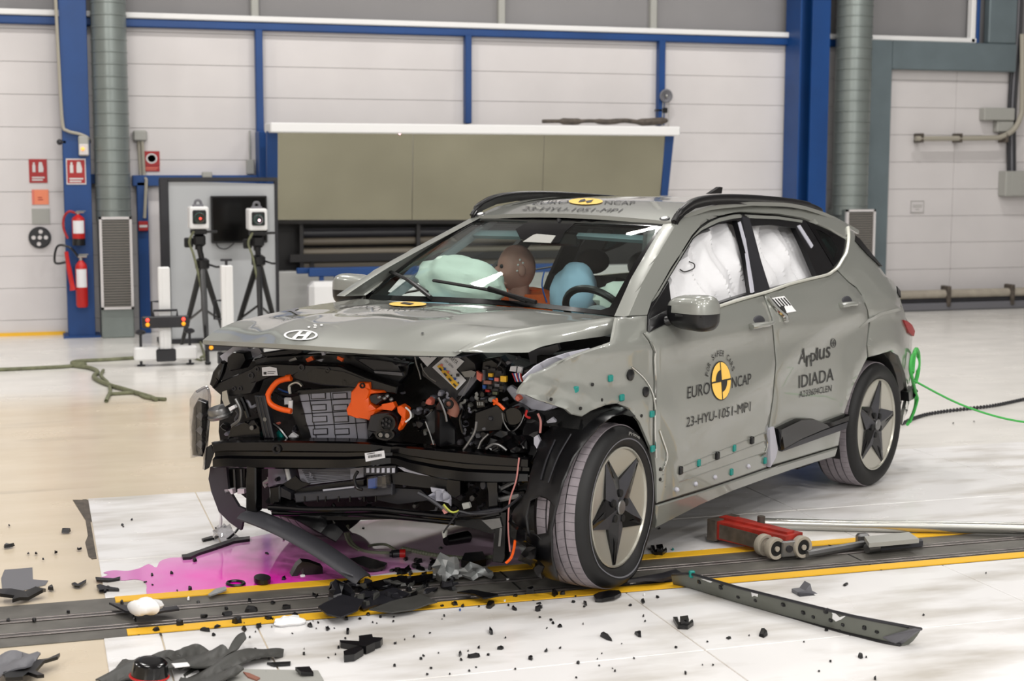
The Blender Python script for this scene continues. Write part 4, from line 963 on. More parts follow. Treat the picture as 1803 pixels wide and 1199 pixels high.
# ---- mirrors
def mirror(s):
    P = lambda x, y, z: V((x, s*y, z))
    mp = empty('door_mirror', (0, 0, 0)); mp.parent = car
    A = [(1183, 546), (1192, 530), (1207, 521), (1240, 519), (1256, 526), (1259, 546), (1250, 566), (1235, 580), (1210, 572), (1190, 558)]
    c = CY(1221, 550, .975)
    def shell(q): 
        q = V(q); q.z *= (1.0 if q.z > 0 else .95); q.x *= 1-.35*max(0, q.y)*.4; return q
    b = MB().ball(c, (.082, .118, .076), 22, 14, Matrix.Rotation(R(-14), 3, 'Z'), lambda q: V((math.copysign(abs(q.x)**.75, q.x), math.copysign(abs(q.y)**.6, q.y), math.copysign(abs(q.z)**.6, q.z)*(1+.18*q.y))))
    top = MB(); low = MB()
    for f in b.f:
        z = sum(b.v[i].z for i in f)/len(f); y = sum(b.v[i].y for i in f)/len(f)
        (top if z > c.z+.008-(y-c.y)*.12 else low).add([b.v[i] for i in f], [tuple(range(len(f)))])
    for mm, nm, mt in ((top, 'mirror_cap', 'paint'), (low, 'mirror_base', 'black_plastic')):
        q = mm if s > 0 else mm.mirrored(); bm = bmesh.new(); me = bpy.data.meshes.new('x'); me.from_pydata(q.v, [], q.f); bm.from_mesh(me); bmesh.ops.remove_doubles(bm, verts=bm.verts, dist=1e-4); bm.verts.index_update()
        z = MB().add([v.co.copy() for v in bm.verts], [[v.index for v in f.verts] for f in bm.faces]); bm.free(); z.obj(nm, mt, mp)
    MB().tube([P(c.x+.05, .80, c.z-.055), P(c.x+.02, .87, c.z-.04), P(c.x, .93, c.z-.025)], [.040, .032, .04], 12, 4, .6).obj('mirror_arm', 'black_plastic', mp)
    if s > 0:
        MB().box((c.x+.07, .93, c.z-.014), (c.x+.083, 1.06, c.z-.004), bev=.003).obj('indicator', 'black_gloss', mp)
mirror(1); mirror(-1)
# the mirror foot panel at the base of the pillar
traced('mirror_foot', [(1141, 585), (1142, 562), (1168, 548), (1180, 545), (1178, 567), (1160, 575)], SL, 'black_plastic', car, .02, 8, lift=.012, roll=.006)
# ---- rear closure (tailgate, spoiler, rear bumper)
zz = [1.40, 1.2, 1.03, .9, .7, .5, .3]
def tail(z): return interp([(.25, -2.10), (.5, -2.17), (.7, -2.17), (.9, -2.13), (1.03, -2.08), (1.2, -1.97), (1.40, -1.86)], z)
g = [[V((tail(z)+.20*abs(t)**3, t*(YS(-1.93, z)-.03), z)) for t in [k/8-1 for k in range(17)]] for z in zz]
tg = MB().slab(g, (.02, 0, 0)).obj('tailgate', P_, car)
g = [[V((tail(z)+.20*abs(t)**3-.006, t*(YS(-1.95, z)-.11), z)) for t in [k/8-1 for k in range(17)]] for z in (1.36, 1.2, 1.06)]
MB().slab(g, (-.004, 0, 0)).obj('rear_window', 'black_gloss', tg)
traced('spoiler_side', [(1504, 416), (1513, 424), (1531, 446), (1551, 470), (1546, 468), (1523, 447), (1503, 425)], lambda x, y: SL(x, y)+V((-.02, 0, .0)), 'black_gloss', car, .02, 6, lift=.004)
MB().slab([[V((x, y, RZ(x)+dz+.02-.03*(y/.58)**2)) for y in [-.52+.1733*k*.5 for k in range(13)]] for x, dz in ((-1.74, -.0), (-1.86, -.0), (-1.95, -.02))], (0, 0, -.03)).obj('spoiler', 'black_gloss', car)
# right-hand body side, mirrored from what one sees of it
E_ = MB()
g = [[V((x, -YS(x, z), z)) for z in (.2, .4, .6, .75, .88, .98)] for x in [1.0-.12*k for k in range(26)] if not (-1.72 < x < -.95)]
xs_ = [1.0-.1*k for k in range(20)]
MB().slab([[V((x, -YS(x, z), z)) for z in (.2, .4, .6, .75, .88, .98)] for x in xs_], (0, .03, 0)).obj('far_doors', P_, car)
MB().slab([[V((x, -YS(x, z), z)) for z in (.72, .85, .98, 1.1)] for x in [-.9-.1*k for k in range(13)]], (0, .03, 0)).obj('far_quarter', P_, car)
MB().tube([V((x, -YS(x, 1.0)-.004, 1.0)) for x in [.95-.2*k for k in range(13)]], .009, 6).obj('belt_moulding', 'chrome', car)
MB().slab([[V((x, -(.80-.12*max(0, x-1.5)), z)) for z in (.70, .8, .9, .98)] for x in [1.0+.1*k for k in range(5)]], (0, .012, 0)).obj('far_fender', P_, car)
# floor of the car, headlining
MB().box((-2.0, -.72, .19), (.95, .72, .25)).obj('floor_pan', 'black_matte', car)
MB().slab([[V((x, y, RZ(x)-.06)) for y in (-.56, -.3, 0, .3, .56)] for x in (.28, 0, -.4, -.8, -1.2, -1.6)], (0, 0, -.01)).obj('headlining', 'interior', car)
MB().box((.93, -.74, .25), (.97, .74, 1.02)).obj('firewall', 'black_matte', car)
# ---------------------------------------------------------------- wheels
def wheel(C_, side, toe, star0, flat=False, W=.225):
    w = empty('wheel', (0, 0, 0)); w.parent = car
    M = Matrix.Rotation(toe, 3, 'Z')
    RO, RI = .345, .252
    def T(a, o, z):
        """a = viewer's right, o = outward, z = up (from the hub)"""
        if flat:
            r = math.hypot(a, z)
            if r > RI and z < 0:
                k = max(0, (-z/r-.72)/.28); o += .030*k*(1-abs((r-.30)/.06))*(1 if o > -W/2 else -1) if abs(r-.30) < .06 else 0
        q = M @ V((-a*side, o*side, z)); q = C_+q
        if q.z < .0105: q.z = .0105
        return q
    def rev(prof, n=72):
        b = MB(); m = len(prof)
        b.v = [T(r*math.cos(2*math.pi*k/n), o, r*math.sin(2*math.pi*k/n)) for r, o in prof for k in range(n)]
        b.f = [(i*n+k, i*n+(k+1) % n, (i+1)*n+(k+1) % n, (i+1)*n+k) for i in range(m-1) for k in range(n)]
        return b
    rev([(.246, -.02), (.252, -.004), (.262, .002), (.275, .010), (.296, .014), (.315, .009), (.330, -.006), (.338, -.026), (.339, -.04), (.3385, -W+.04), (.337, -W+.022), (.328, -W+.006), (.31, -W-.004), (.28, -W-.004), (.252, -W+.01), (.244, -W+.03)]).obj('tyre', 'rubber', w, 50)
    if flat:
        rev([(.283, .0145), (.286, .0158), (.289, .0148)]).obj('sidewall_line', 'mid_grey', w)
    for o0, o1, n, gap, sk in ((-.026, -.066, 60, .06, 0), (-.073, -.108, 60, .035, .35), (-.116, -.150, 60, .035, -.35), (-.158, -.199, 60, .06, 0)):
        b = MB()
        for k in range(n):
            t0 = 2*math.pi*(k+gap/2)/n; t1 = 2*math.pi*(k+1-gap/2)/n; dt = 2*math.pi*sk/n
            R0 = RO-.0035 if o0 > -.05 else RO
            v = []
            for (t, o, d) in ((t0, o0, 0), (t1, o0, 0), (t1, o1, dt), (t0, o1, dt)):
                for r in ((RO-(.003 if o in (-.026, -.199) else 0)), RO-.010):
                    v.append(T(r*math.cos(t+d), o, r*math.sin(t+d)))
            b.add(v, [(0, 2, 4, 6), (0, 1, 3, 2), (2, 3, 5, 4), (4, 5, 7, 6), (6, 7, 1, 0)])
        tag(b.obj('tread_blocks', 'tread', w, flat=True), kind='stuff')
    rev([(.240, -.2), (.245, -.1), (.244, -.02), (.252, -.006), (.251, .002), (.244, .003), (.240, -.006)]).obj('rim', 'machined', w, 40)
    dk = rev([(.242, -.006), (.20, -.010), (.12, -.022), (.03, -.026), (.001, -.026)], 60); dk.obj('wheel_face', 'machined', w, 40)
    for k in range(5):
        t = star0+2*math.pi*k/5
        P = lambda r, a, o: T(r*math.cos(t+a), o, r*math.sin(t+a))
        h = P(.0, 0, .002); tip = P(.241, .035, -.004); tip2 = P(.241, -.06, -.004); il = P(.112, R(36), -.012); ir = P(.112, R(-36), -.012); rg = P(.13, .0, .004)
        fs = [((h, rg, il), 0), ((il, rg, tip), 0), ((h, ir, rg), 1), ((rg, ir, tip2), 1), ((rg, tip2, tip), 1), ((P(.125, -.22, .001), P(.15, -.10, .004), P(.228, -.03, -.001)), 2), ((P(.125, -.22, .001), P(.228, -.03, -.001), P(.228, -.055, -.001)), 2),
              ((il, tip, P(.238, .05, -.012), P(.112, R(38), -.024)), 1), ((ir, tip2, P(.238, -.075, -.012), P(.112, R(-38), -.024)), 1), ((tip, tip2, P(.240, -.06, -.012), P(.240, .035, -.012)), 1)]
        me = bpy.data.meshes.new('spoke'); vv = []; ff = []
        for q, _m in fs: ff.append(tuple(range(len(vv), len(vv)+len(q)))); vv += list(q)
        me.from_pydata(vv, [], ff)
        for mm in ('dark_grey', 'black_gloss', 'black_matte'): me.materials.append(MATS[mm])
        for pl_, (_q, mi) in zip(me.polygons, fs): pl_.material_index = mi
        so = bpy.data.objects.new('spoke', me); COL.objects.link(so); so.parent = w
    for k in range(5):
        t = star0+R(36)+2*math.pi*k/5; c = T(.058*math.cos(t), .0, .058*math.sin(t)); ax = (T(0, 1, 0)-T(0, 0, 0))
        MB().lathe([(.016, -.01), (.016, .004), (.010, .006)], c, ax, 12).obj('lug', 'black_matte', w)
    MB().lathe([(.032, -.01), (.032, .008), (.028, .012), (.012, .013)], T(0, 0, 0), T(0, 1, 0)-T(0, 0, 0), 20).obj('hub_cap', 'steel', w)
    if flat:
        def SW(x, y):
            t = R(x); r = .30+y; return T(r*math.cos(t), .0165, r*math.sin(t))
        text('Prime', (82, 0), (62, 0), (82, .014), SW, V((0, .001, 0)), 'box_grey', w)
    return w
wheel(V((1.261, .885, .353)), 1, R(5.5), R(46), True)
wheel(V((-1.33, .885, .347)), 1, 0, R(80))
wheel(V((1.30, -.885, .347)), -1, R(4), R(20))
wheel(V((-1.33, -.885, .347)), -1, 0, R(60))
# wheel houses
def arch(x, s, r, y0, y1, a0, a1, mt='black_matte', nm='wheel_liner'):
    g = [[V((x+r*math.cos(R(a0+(a1-a0)*i/20)), s*y, .347+r*math.sin(R(a0+(a1-a0)*i/20)))) for y in (y0, (y0+y1)/2, y1)] for i in range(21)]
    return MB().slab(g, lambda q: V((x-q.x, 0, .347-q.z)).normalized()*-.006).obj(nm, mt, car)
arch(-1.33, 1, .40, .55, .85, -20, 200); arch(-1.33, -1, .40, .55, .85, -20, 200)
arch(1.27, 1, .405, .55, .84, 60, 190)
MB().box((-1.5, -.6, .2), (-1.2, .6, .32), bev=.02).obj('rear_axle', 'black_matte', car)
MB().box((-1.05, .45, .14), (-.85, .66, .26), bev=.02).obj('rear_arm', 'black_matte', car)
# ---------------------------------------------------------------- front end
NF = V((.947, .321, 0)).normalized(); PF = V((2.03, -.70, 0))
def F(off): return lambda x, y: hit(CC, rayc(x, y), PF+NF*off, NF)
def FP(name, poly, off, th, mt, parent=None, step=16, **k):
    return traced(name, poly, F(off), mt, parent or car, th, step, back=-NF, **k)
def FT(name, pts, off, r, mt, parent=None, seg=8, k=5, offs=None):
    return MB().tube([F(offs[i] if offs else off)(*q) for i, q in enumerate(pts)], r, seg, k).obj(name, mt, parent or car)
fb = car
# bumper beam: rolled section with a channel
stn = [(377, 779, 824), (400, 776, 823), (450, 775, 825), (540, 776, 826), (610, 777, 826), (655, 779, 821), (690, 784, 817), (700, 783, 819), (720, 786, 828), (770, 790, 842), (820, 795, 849), (870, 800, 850), (931, 806, 849)]
offs_ = [.0, .01, .02, .02, .02, .015, -.025, -.02, .0, .02, .03, .03, .02]
g = []
for (x, a, b), o in zip(stn, offs_):
    A, B = F(o)(x, a), F(o)(x, b); row = []
    for t, d in ((0, -.07), (0, 0), (.06, .012), (.34, .014), (.42, -.006), (.56, -.006), (.64, .014), (.94, .012), (1, 0), (1, -.07)): row.append(A.lerp(B, t)+NF*d)
    g.append(row)
beam = MB().slab(g, lambda q: NF*-.008).obj('bumper_beam', 'black_gloss', car, 25)
FP('sticker', [(642, 798), (676, 793), (678, 806), (644, 813)], .04, .002, 'label_white', beam); decal([[(648+k*2.2, 802-k*.31), (649.2+k*2.2, 801.8-k*.31), (649.8+k*2.2, 806.6-k*.31), (648.6+k*2.2, 806.8-k*.31)] for k in range(11)]+[[(646, 799), (660, 797), (660, 798), (646, 800)]], F(.043), V((0, 0, 0)), 'ink', beam)
c = F(.04)(487, 791); MB().lathe([(.02, -.01), (.02, .004), (.012, .004), (.012, -.01)], c, NF, 14).obj('tow_socket', 'black_matte', beam)
FP('beam_flange', [(372, 779), (560, 774), (695, 781), (800, 790), (930, 804), (930, 808), (800, 795), (695, 786), (560, 778), (374, 784)], -.03, .03, 'black_plastic', beam)
# dark filler backdrop added behind the bay parts to close the gaps
blk = FP('bay_backdrop', [(392, 640), (520, 630), (700, 632), (830, 634), (905, 655), (930, 720), (935, 800), (925, 900), (850, 912), (700, 905), (560, 902), (455, 895), (400, 850), (385, 760)], -.36, .35, 'black_matte', fb, 40)
# upper carrier
FP('carrier', [(372, 682), (385, 673), (441, 649), (450, 642), (485, 640), (537, 642), (598, 644.5), (645, 664), (700, 681), (697, 694), (656, 688), (608, 681.5), (570, 679), (537, 673), (511, 664), (476, 664), (450, 673), (442, 694), (392, 699), (381, 690)], -.05, .07, 'black_plastic', fb, 14, inset=2, roll=.006)
cs = F(-.045); 
FP('sticker', [(461, 647), (475, 645.5), (487, 648), (489, 661), (462, 662)], -.045, .002, 'label_white', fb); decal([rc(464, 655, 469, 659.5), rc(471, 654, 485, 655), rc(471, 657, 483, 658)], F(-.042), V((0, 0, 0)), 'ink', fb)
for x, y, r in ((531, 647, .014), (577, 652, .012), (442, 661, .014), (453, 650, .010), (607, 673, .012), (412, 684, .010), (423, 684, .010)):
    MB().lathe([(r, -.01), (r, .003), (r*.6, .003), (r*.6, -.01)], F(-.047)(x, y), NF, 12).obj('boss', 'charcoal', fb)
FP('carrier_web', [(540, 658), (556, 648), (606, 655), (640, 668), (608, 679), (570, 676), (545, 670)], -.044, .01, 'black_gloss', fb)
# plates of the upper grille shroud
FP('shroud', [(447, 632), (470, 628), (560, 622), (640, 626), (720, 642), (716, 660), (700, 678), (640, 658), (598, 642), (500, 638), (448, 641)], -.14, .06, 'black_plastic', fb, 14, inset=2, roll=.005)
FP('shroud_plate', [(622, 629), (664, 632), (718, 640), (725, 634), (712, 645), (700, 645), (706, 656), (660, 655), (640, 642), (630, 636)], -.10, .03, 'charcoal', fb, 12, inset=2, roll=.004)
FP('shroud_lip', [(658, 653), (707, 656), (709, 662), (660, 657)], -.085, .02, 'mid_grey', fb)
FP('shroud_bar', [(457, 622), (530, 611), (534, 622), (470, 630)], -.16, .05, 'charcoal', fb, 12, inset=2, roll=.005)
FP('metal_tab', [(508, 634), (520, 629), (523, 633), (510, 637)], -.10, .01, 'steel', fb)
for q in (((538, 632), (548, 627), (552, 634), (541, 638)), ((594, 627), (604, 631), (602, 637), (593, 632))): FP('orange_clip', list(q), -.09, .015, 'orange', fb, 6)
for q in (((563, 612), (569, 611), (572, 625), (567, 626)), ((578, 612), (584, 611), (582, 620), (576, 622)), ((556, 634), (569, 632), (566, 637))): FP('hook', list(q), -.09, .01, 'primer', fb, 6)
FP('fender_remnant', [(387, 627), (411, 610), (419, 604), (428, 608), (440, 615), (455, 612), (462, 622), (444, 630), (430, 645), (412, 640), (395, 640)], -.22, .02, 'primer', fb, 10)
FP('hinge_block', [(399, 629), (410, 619), (430, 621), (434, 634), (424, 650), (404, 654), (398, 642)], -.16, .06, 'black_plastic', fb, 10, inset=2, roll=.01)
FP('wing_bracket', [(368, 677), (374, 655), (388, 636), (394, 640), (390, 656), (384, 670), (376, 684)], -.03, .03, 'black_gloss', fb, 8, inset=2, roll=.006)
FP('grille_flap_box', [(512, 690), (526, 690), (548, 775), (535, 777), (515, 730)], -.13, .12, 'black_plastic', fb, 14)
# shutter panel with its moulded flaps
sh = FP('shutter_panel', [(525, 691), (620, 684), (642, 700), (647, 775), (549, 777)], -.12, .05, 'panel_grey', fb, 16, inset=2, roll=.004)
FP('shutter_frame', [(524, 688), (620, 682), (634, 686), (634, 690), (620, 688), (525, 695)], -.11, .03, 'black_plastic', sh)
for (cx, dx) in ((560, 0), (598, 0)):
    for k, y in enumerate((697, 717.5, 738, 760)):
        a = cx+k*1.2; q = ring(a+.5, y, 1, 1, .1)
        o = [(a-13, y-5), (a+13, y-6), (a+13.5, y+5), (a-12.5, y+6)]; i = [(a-11.5, y-3.6), (a+11.5, y-4.6), (a+12, y+3.6), (a-11, y+4.6)]
        FP('flap', o, -.115, .01, 'black_plastic', sh, 30); FP('flap_face', i, -.112, .008, 'panel_grey', sh, 30)
for a, b in (((526, 707), (640, 701)), ((530, 729), (643, 722)), ((535, 750), (645, 744)), ((543, 691), (558, 777)), ((581, 688), (592, 777)), ((619, 686), (630, 776))):
    FT('groove', [a, b], -.117, .0018, 'black_plastic', sh, 5, 0)
# orange high-voltage parts
FT('orange_cable', [(507, 666), (489, 672), (476, 687), (471.5, 700), (478, 712), (494, 720), (513, 724)], -.05, .0125, 'orange', fb, 12, 6)
FT('cable_end', [(504, 666), (513, 665)], -.05, .015, 'orange', fb, 12, 0)
FP('orange_cover', [(630, 673), (650, 673.5), (651, 686), (673.5, 688), (677, 692), (662, 693), (650, 694), (647.5, 701), (651, 712), (660.5, 720.5), (671.4, 713), (687, 711.5), (689, 720.5), (672, 723), (660, 729), (656, 734), (650, 741), (611, 732), (608.5, 721), (616, 708), (617, 690), (624, 683)], -.03, .06, 'orange', fb, 8, inset=2, roll=.008)
MB().lathe([(.012, -.01), (.012, .004), (.007, .004), (.007, -.01)], F(-.026)(638, 679), NF, 12).obj('cover_hole', 'black_matte', fb)
FP('orange_bracket', [(698, 716), (706, 713), (716, 720), (714, 738), (708, 750), (702, 759), (699, 755), (704, 742), (706, 734), (699, 726)], -.01, .04, 'orange', fb, 7, inset=1.6, roll=.006)
FP('orange_bar', [(672, 712), (692, 708), (696, 716), (690, 723), (674, 721)], -.02, .03, 'orange', fb, 7)
FP('clear_lug', [(648, 697), (660, 692), (676, 694), (674, 706), (662, 714), (652, 709)], -.04, .04, 'charcoal', fb, 8, inset=2, roll=.01)
for x, y in ((677, 701), (682, 697), (689, 703), (668, 699)): MB().ball(F(-.02)(x, y), .010, 8, 6).obj('terminal', 'steel', fb)
FT('wire_hook', [(714, 717), (722, 725), (723, 735), (714, 743)], -.0, .004, 'foam', fb, 6)
# charging inlet
inl = FP('charge_inlet', [(651, 732), (662, 727), (684, 725), (697, 735), (699, 752), (692, 772), (680, 778), (663, 774), (655, 762), (648, 772), (645, 758)], -.005, .06, 'charcoal', fb, 9, inset=2, roll=.01)
for cx, cy, a, b in ((681.8, 745.5, 14.5, 15.5), (677.5, 765.5, 17, 10)):
    P_o = ell(cx, cy, a, b, 24); P_i = ell(cx, cy, a-3.4, b-3.4, 24)
    traced('inlet_ring', P_o, F(.012), 'black_plastic', inl, .02, 6, holes=[P_i], back=-NF); traced('inlet_face', P_i, F(.002), 'black_matte', inl, .01, 6, back=-NF)
for x, y in ((676, 740), (682, 738), (688, 741), (676, 748), (687, 749), (682, 746)): MB().lathe([(.006, 0), (.006, .012)], F(.0)(x, y), NF, 8).obj('pin_socket', 'charcoal', inl)
for x, y in ((672, 765), (683.5, 766)): MB().lathe([(.010, 0), (.010, .012), (.004, .012)], F(.0)(x, y), NF, 10).obj('pin_socket', 'steel', inl)
# 12 V battery thrown on its corner
bt = FP('battery', [(741, 648), (758, 640), (792, 610), (812, 618), (838, 640), (842, 668), (806, 712), (770, 682), (742, 662)], -.15, .16, 'charcoal', fb, 14, inset=2, roll=.008)
FP('battery_label', [(761, 646.8), (791.4, 620.8), (817.4, 636), (803.3, 651), (820.7, 669.6), (804.4, 687)], -.142, .003, 'label_white', bt)
FP('battery_label', [(735, 626), (752.4, 614), (776, 622), (752.3, 645.7)], -.142, .003, 'label_white', bt)
decal([[(769.5, 645), (775, 641.5), (808, 677), (801, 684)]], F(-.137), V((0, 0, 0)), 'yellow', bt)
decal([[(772+8.3*k, 648.5+9.2*k), (774.5+8.3*k, 647+9.2*k), (779+8.3*k, 652+9.2*k), (776.5+8.3*k, 653.7+9.2*k)] for k in range(4)]+[ell(807, 674, 2.4, 2.6, 3, .9), ell(795, 661, 2.2, 2.4, 3, .9), rc(803, 658, 809, 663), ell(757, 628, 2.2, 2.4, 3, .9)], F(-.134), V((0, 0, 0)), 'ink', bt)
decal([ell(783, 650, 2.4, 2.4, 12), ell(801, 667, 2.4, 2.4, 12), ell(754, 623, 2.4, 2.4, 12)], F(-.135), V((0, 0, 0)), 'blue_ink', bt)
decal([ell(777.5, 643, 2.3, 2.3, 12), ell(789, 655, 2.3, 2.3, 12)], F(-.135), V((0, 0, 0)), 'salmon', bt)
text('VARTA', (789, 630.5), (803, 642), (793.5, 625.5), F(-.136), V((0, 0, 0)), 'ink', bt); text('12V 60Ah', (782, 636), (797, 648.5), (784.5, 633), F(-.136), V((0, 0, 0)), 'ink', bt)
FP('battery_strap', [(806, 694), (838, 656), (845, 661), (812, 703)], -.14, .02, 'mid_grey', bt)
FP('clamp', [(812, 655), (830, 652), (838, 655), (834, 664), (818, 664)], -.12, .02, 'steel', fb, 8); FP('terminal_cap', [(839, 653), (848, 659), (846, 672), (839, 667)], -.12, .02, 'salmon', fb, 8)
# fuse box
fx = FP('fuse_box', [(849, 636), (866, 632), (889, 648), (890, 662), (886, 692), (848, 690), (846, 660)], -.16, .12, 'black_plastic', fb, 12, inset=2, roll=.006)
for x, y, w, h, mt in ((863, 660, 7, 6, 'yellow'), (864, 667, 7, 3, 'blue_ink'), (874, 668, 7, 6, 'salmon'), (886, 667, 10, 10, 'yellow'), (858, 673, 13, 6, 'brown'), (852, 681, 5, 6, 'blue_ink'), (863, 682, 7, 5, 'charcoal'), (875, 678, 8, 5, 'mid_grey'), (858, 688, 7, 4, 'red'), (871, 692, 8, 5, 'strap_olive'), (856, 647, 8, 4, 'charcoal'), (868, 650, 8, 4, 'charcoal'), (879, 655, 8, 5, 'charcoal'), (851, 660, 4, 18, 'mid_grey'), (873, 686, 8, 4, 'charcoal'), (882, 682, 6, 6, 'black_gloss')):
    FP('fuse', [(x-w/2, y-h/2), (x+w/2, y-h/2+.8), (x+w/2, y+h/2+.8), (x-w/2, y+h/2)], -.142, .02, mt, fx, 30)
FP('relay_bank', [(853, 632), (880, 628), (892, 640), (890, 652), (868, 648), (853, 644)], -.18, .06, 'charcoal', fb, 8, inset=2, roll=.006)
FP('connector', [(899, 645), (909, 645), (908, 655), (897, 653)], -.14, .02, 'label_white', fb); FP('connector', [(912, 645), (919, 647), (917, 659), (910, 657)], -.14, .02, 'label_white', fb)
for k in range(7): FT('wire', [(902+2.5*k, 657), (905+2*k, 664), (908+2*k, 672)], -.13, .003, ('red', 'blue_ink', 'foam')[k % 3], fb, 5, 2)
# bare inner wing
FP('apron', [(889, 684), (898, 679), (914, 690), (926, 662), (936, 668), (930, 696), (950, 706), (985, 716), (960, 725), (935, 722), (920, 712), (905, 705)], -.20, .03, 'primer', fb, 10, inset=2, roll=.006)
FP('apron_recess', [(930, 622), (940, 616), (960, 612), (982, 606), (985, 616), (960, 630), (945, 640), (934, 640)], -.40, .03, 'mid_grey', fb, 10)
FP('hinge_arm', [(921, 651), (936, 646), (944, 652), (938, 660), (922, 657)], -.10, .03, 'black_plastic', fb, 8, inset=2, roll=.006)
MB().box((.97, .45, .80), (1.25, .70, .95)).obj('wing_recess', 'black_matte', fb)
FP('strut_cap', [(936, 636), (982, 616), (1010, 612), (1060, 596), (1078, 592), (1072, 606), (1040, 614), (1000, 622), (960, 640)], -.75, .05, 'charcoal', fb, 12)
# right-hand part of the bay: ducts, hoses, reservoirs
FP('air_duct_skin', [(750, 732), (760, 722), (778, 703), (784, 722), (788, 742), (796, 760), (797, 784), (778, 786), (764, 786), (752, 760)], -.02, .02, 'black_plastic', fb, 9, inset=2, roll=.006, fn=lambda a, p: a+NF*(.025*math.sin(p[0]*.18)))
FT('duct_edge', [(772, 700), (778, 712), (784, 728), (787, 742)], .01, .005, 'steel', fb, 6)
FT('duct_edge', [(749, 742), (757, 764), (763, 783)], .01, .003, 'steel', fb, 6)
FT('rubber_elbow', [(789, 706), (796, 714), (799, 722), (796, 730)], -.02, .024, 'brown', fb, 14)
MB().lathe([(.020, .0), (.020, .012), (.012, .012), (.012, .0)], F(-.0)(791, 712), NF+V((0, 0, .3)), 16).obj('elbow_mouth', 'black_matte', fb)
FP('reservoir', ell(903, 733, 18, 17, 20), -.08, .08, 'black_gloss', fb, 8, inset=2, roll=.014)
FT('reservoir_band', [(884, 727), (888, 745), (900, 760), (915, 748), (923, 730)], -.06, .003, 'steel', fb, 6)
FP('gearbox_cover', [(862, 770), (880, 756), (905, 762), (928, 770), (932, 800), (880, 797), (852, 795)], -.04, .08, 'black_gloss', fb, 10, inset=2, roll=.015, fn=lambda a, p: a+NF*.02*math.sin(p[0]*.2)*math.sin(p[1]*.22))
FP('ecu', [(836, 726), (876, 712), (890, 728), (884, 758), (838, 762)], -.10, .07, 'black_plastic', fb, 10, inset=2, roll=.008)
FP('plug', [(838, 706), (852, 705), (854, 716), (840, 718)], -.06, .04, 'black_gloss', fb, 8)
for k in range(4): FP('plug_pin', [(840+3*k, 708), (841.5+3*k, 708), (841.8+3*k, 714), (840.3+3*k, 714)], -.055, .004, 'box_grey', fb, 20)
FT('orange_wire', [(868, 704), (874, 709), (880, 713), (888, 721)], -.05, .007, 'orange', fb, 6); FT('orange_wire', [(874, 701), (875, 707), (869, 712)], -.05, .005, 'orange', fb, 6)
FT('pipe', [(839, 742), (836, 760), (826, 778), (816, 792)], -.0, .006, 'steel', fb, 8); FT('pipe', [(856, 790), (868, 782), (880, 784), (892, 793)], -.0, .006, 'steel', fb, 8)
FT('pipe', [(842, 790), (848, 776), (860, 764)], -.0, .005, 'steel', fb, 8); FT('pipe', [(815, 720), (810, 740), (815, 762)], -.06, .008, 'black_gloss', fb, 8)
FP('headlamp_shell', [(922, 745), (928, 726), (940, 724), (952, 735), (950, 770), (946, 800), (936, 820), (930, 800), (921, 775)], -.05, .05, 'black_plastic', fb, 9, inset=2, roll=.01, fn=lambda a, p: a+NF*.02*math.sin(p[1]*.15))
FP('lamp_chip', [(940, 770), (946, 766), (951, 776), (945, 790), (940, 782)], .0, .02, 'primer', fb, 8); FP('lamp_chip', [(962, 742), (972, 735), (980, 742), (968, 752)], -.10, .02, 'primer', fb, 8)
FT('pink_hose', [(928, 722), (926, 732), (934, 736)], -.02, .005, 'red', fb, 6); FT('pink_hose', [(947, 728), (952, 742), (951, 762)], -.0, .005, 'pink_wire', fb, 6)
# left-hand part of the bay
hn = empty('horn', (0, 0, 0)); hn.parent = car; MB().lathe([(.055, 0), (.058, .012), (.05, .02), (.052, .03), (.046, .045), (.02, .05)], F(-.06)(389, 734), V((.25, -.1, 1)), 22).obj('horn_disc', 'steel', hn)
FP('horn_bracket', [(391, 690), (399, 687), (402, 702), (405, 711), (396, 716), (391, 704)], -.02, .008, 'silver', hn, 8); FP('horn_plug', [(402, 718), (412, 713), (414, 718), (405, 724)], -.0, .02, 'label_white', hn, 8)
FP('strut', [(447, 697), (466, 697), (482, 772), (465, 773)], -.03, .03, 'charcoal', fb, 12, inset=2, roll=.004)
for x in (452, 458): FT('strut_rib', [(x, 699), (x+16, 770)], -.028, .003, 'black_plastic', fb, 6, 0)
MB().lathe([(.009, 0), (.009, .006), (.004, .006)], F(-.03)(467, 738), NF, 10).obj('bolt', 'steel', fb); MB().lathe([(.010, 0), (.010, .006), (.004, .006)], F(-.06)(444, 753), NF, 10).obj('bolt', 'steel', fb)
FP('lamp_back', [(400, 770), (405, 752), (430, 742), (448, 738), (458, 752), (460, 776)], -.07, .06, 'black_gloss', fb, 10, inset=2, roll=.012)
FT('pipe', [(415, 702), (424, 722), (421, 740), (408, 750)], -.04, .008, 'steel', fb, 8); FT('pipe', [(425, 700), (432, 716), (438, 735)], -.09, .012, 'black_gloss', fb, 8)
FT('cable', [(483, 690), (500, 695), (515, 697), (525, 694)], -.10, .006, 'black_plastic', fb, 6); FT('cable', [(490, 684), (500, 689), (512, 692)], -.12, .004, 'blue_ink', fb, 6)
FT('silver_pipe', [(511, 693), (510, 680), (518, 674), (526, 674), (532, 680)], -.10, .007, 'silver', fb, 8); FT('silver_pipe', [(512, 705), (511, 728)], -.08, .010, 'foam', fb, 8)
FP('white_box', [(500, 700), (513, 700), (513, 712), (501, 712)], -.13, .03, 'label_white', fb, 8); FP('vial', [(484, 765), (490, 758), (498, 766), (496, 775), (486, 774)], -.10, .03, 'teal', fb, 6); FP('white_clip', [(508, 768), (514, 762), (523, 768), (520, 775), (510, 775)], -.10, .02, 'label_white', fb, 6)
FT('brace', [(482, 746), (494, 756), (508, 774)], -.05, .008, 'black_gloss', fb, 8)
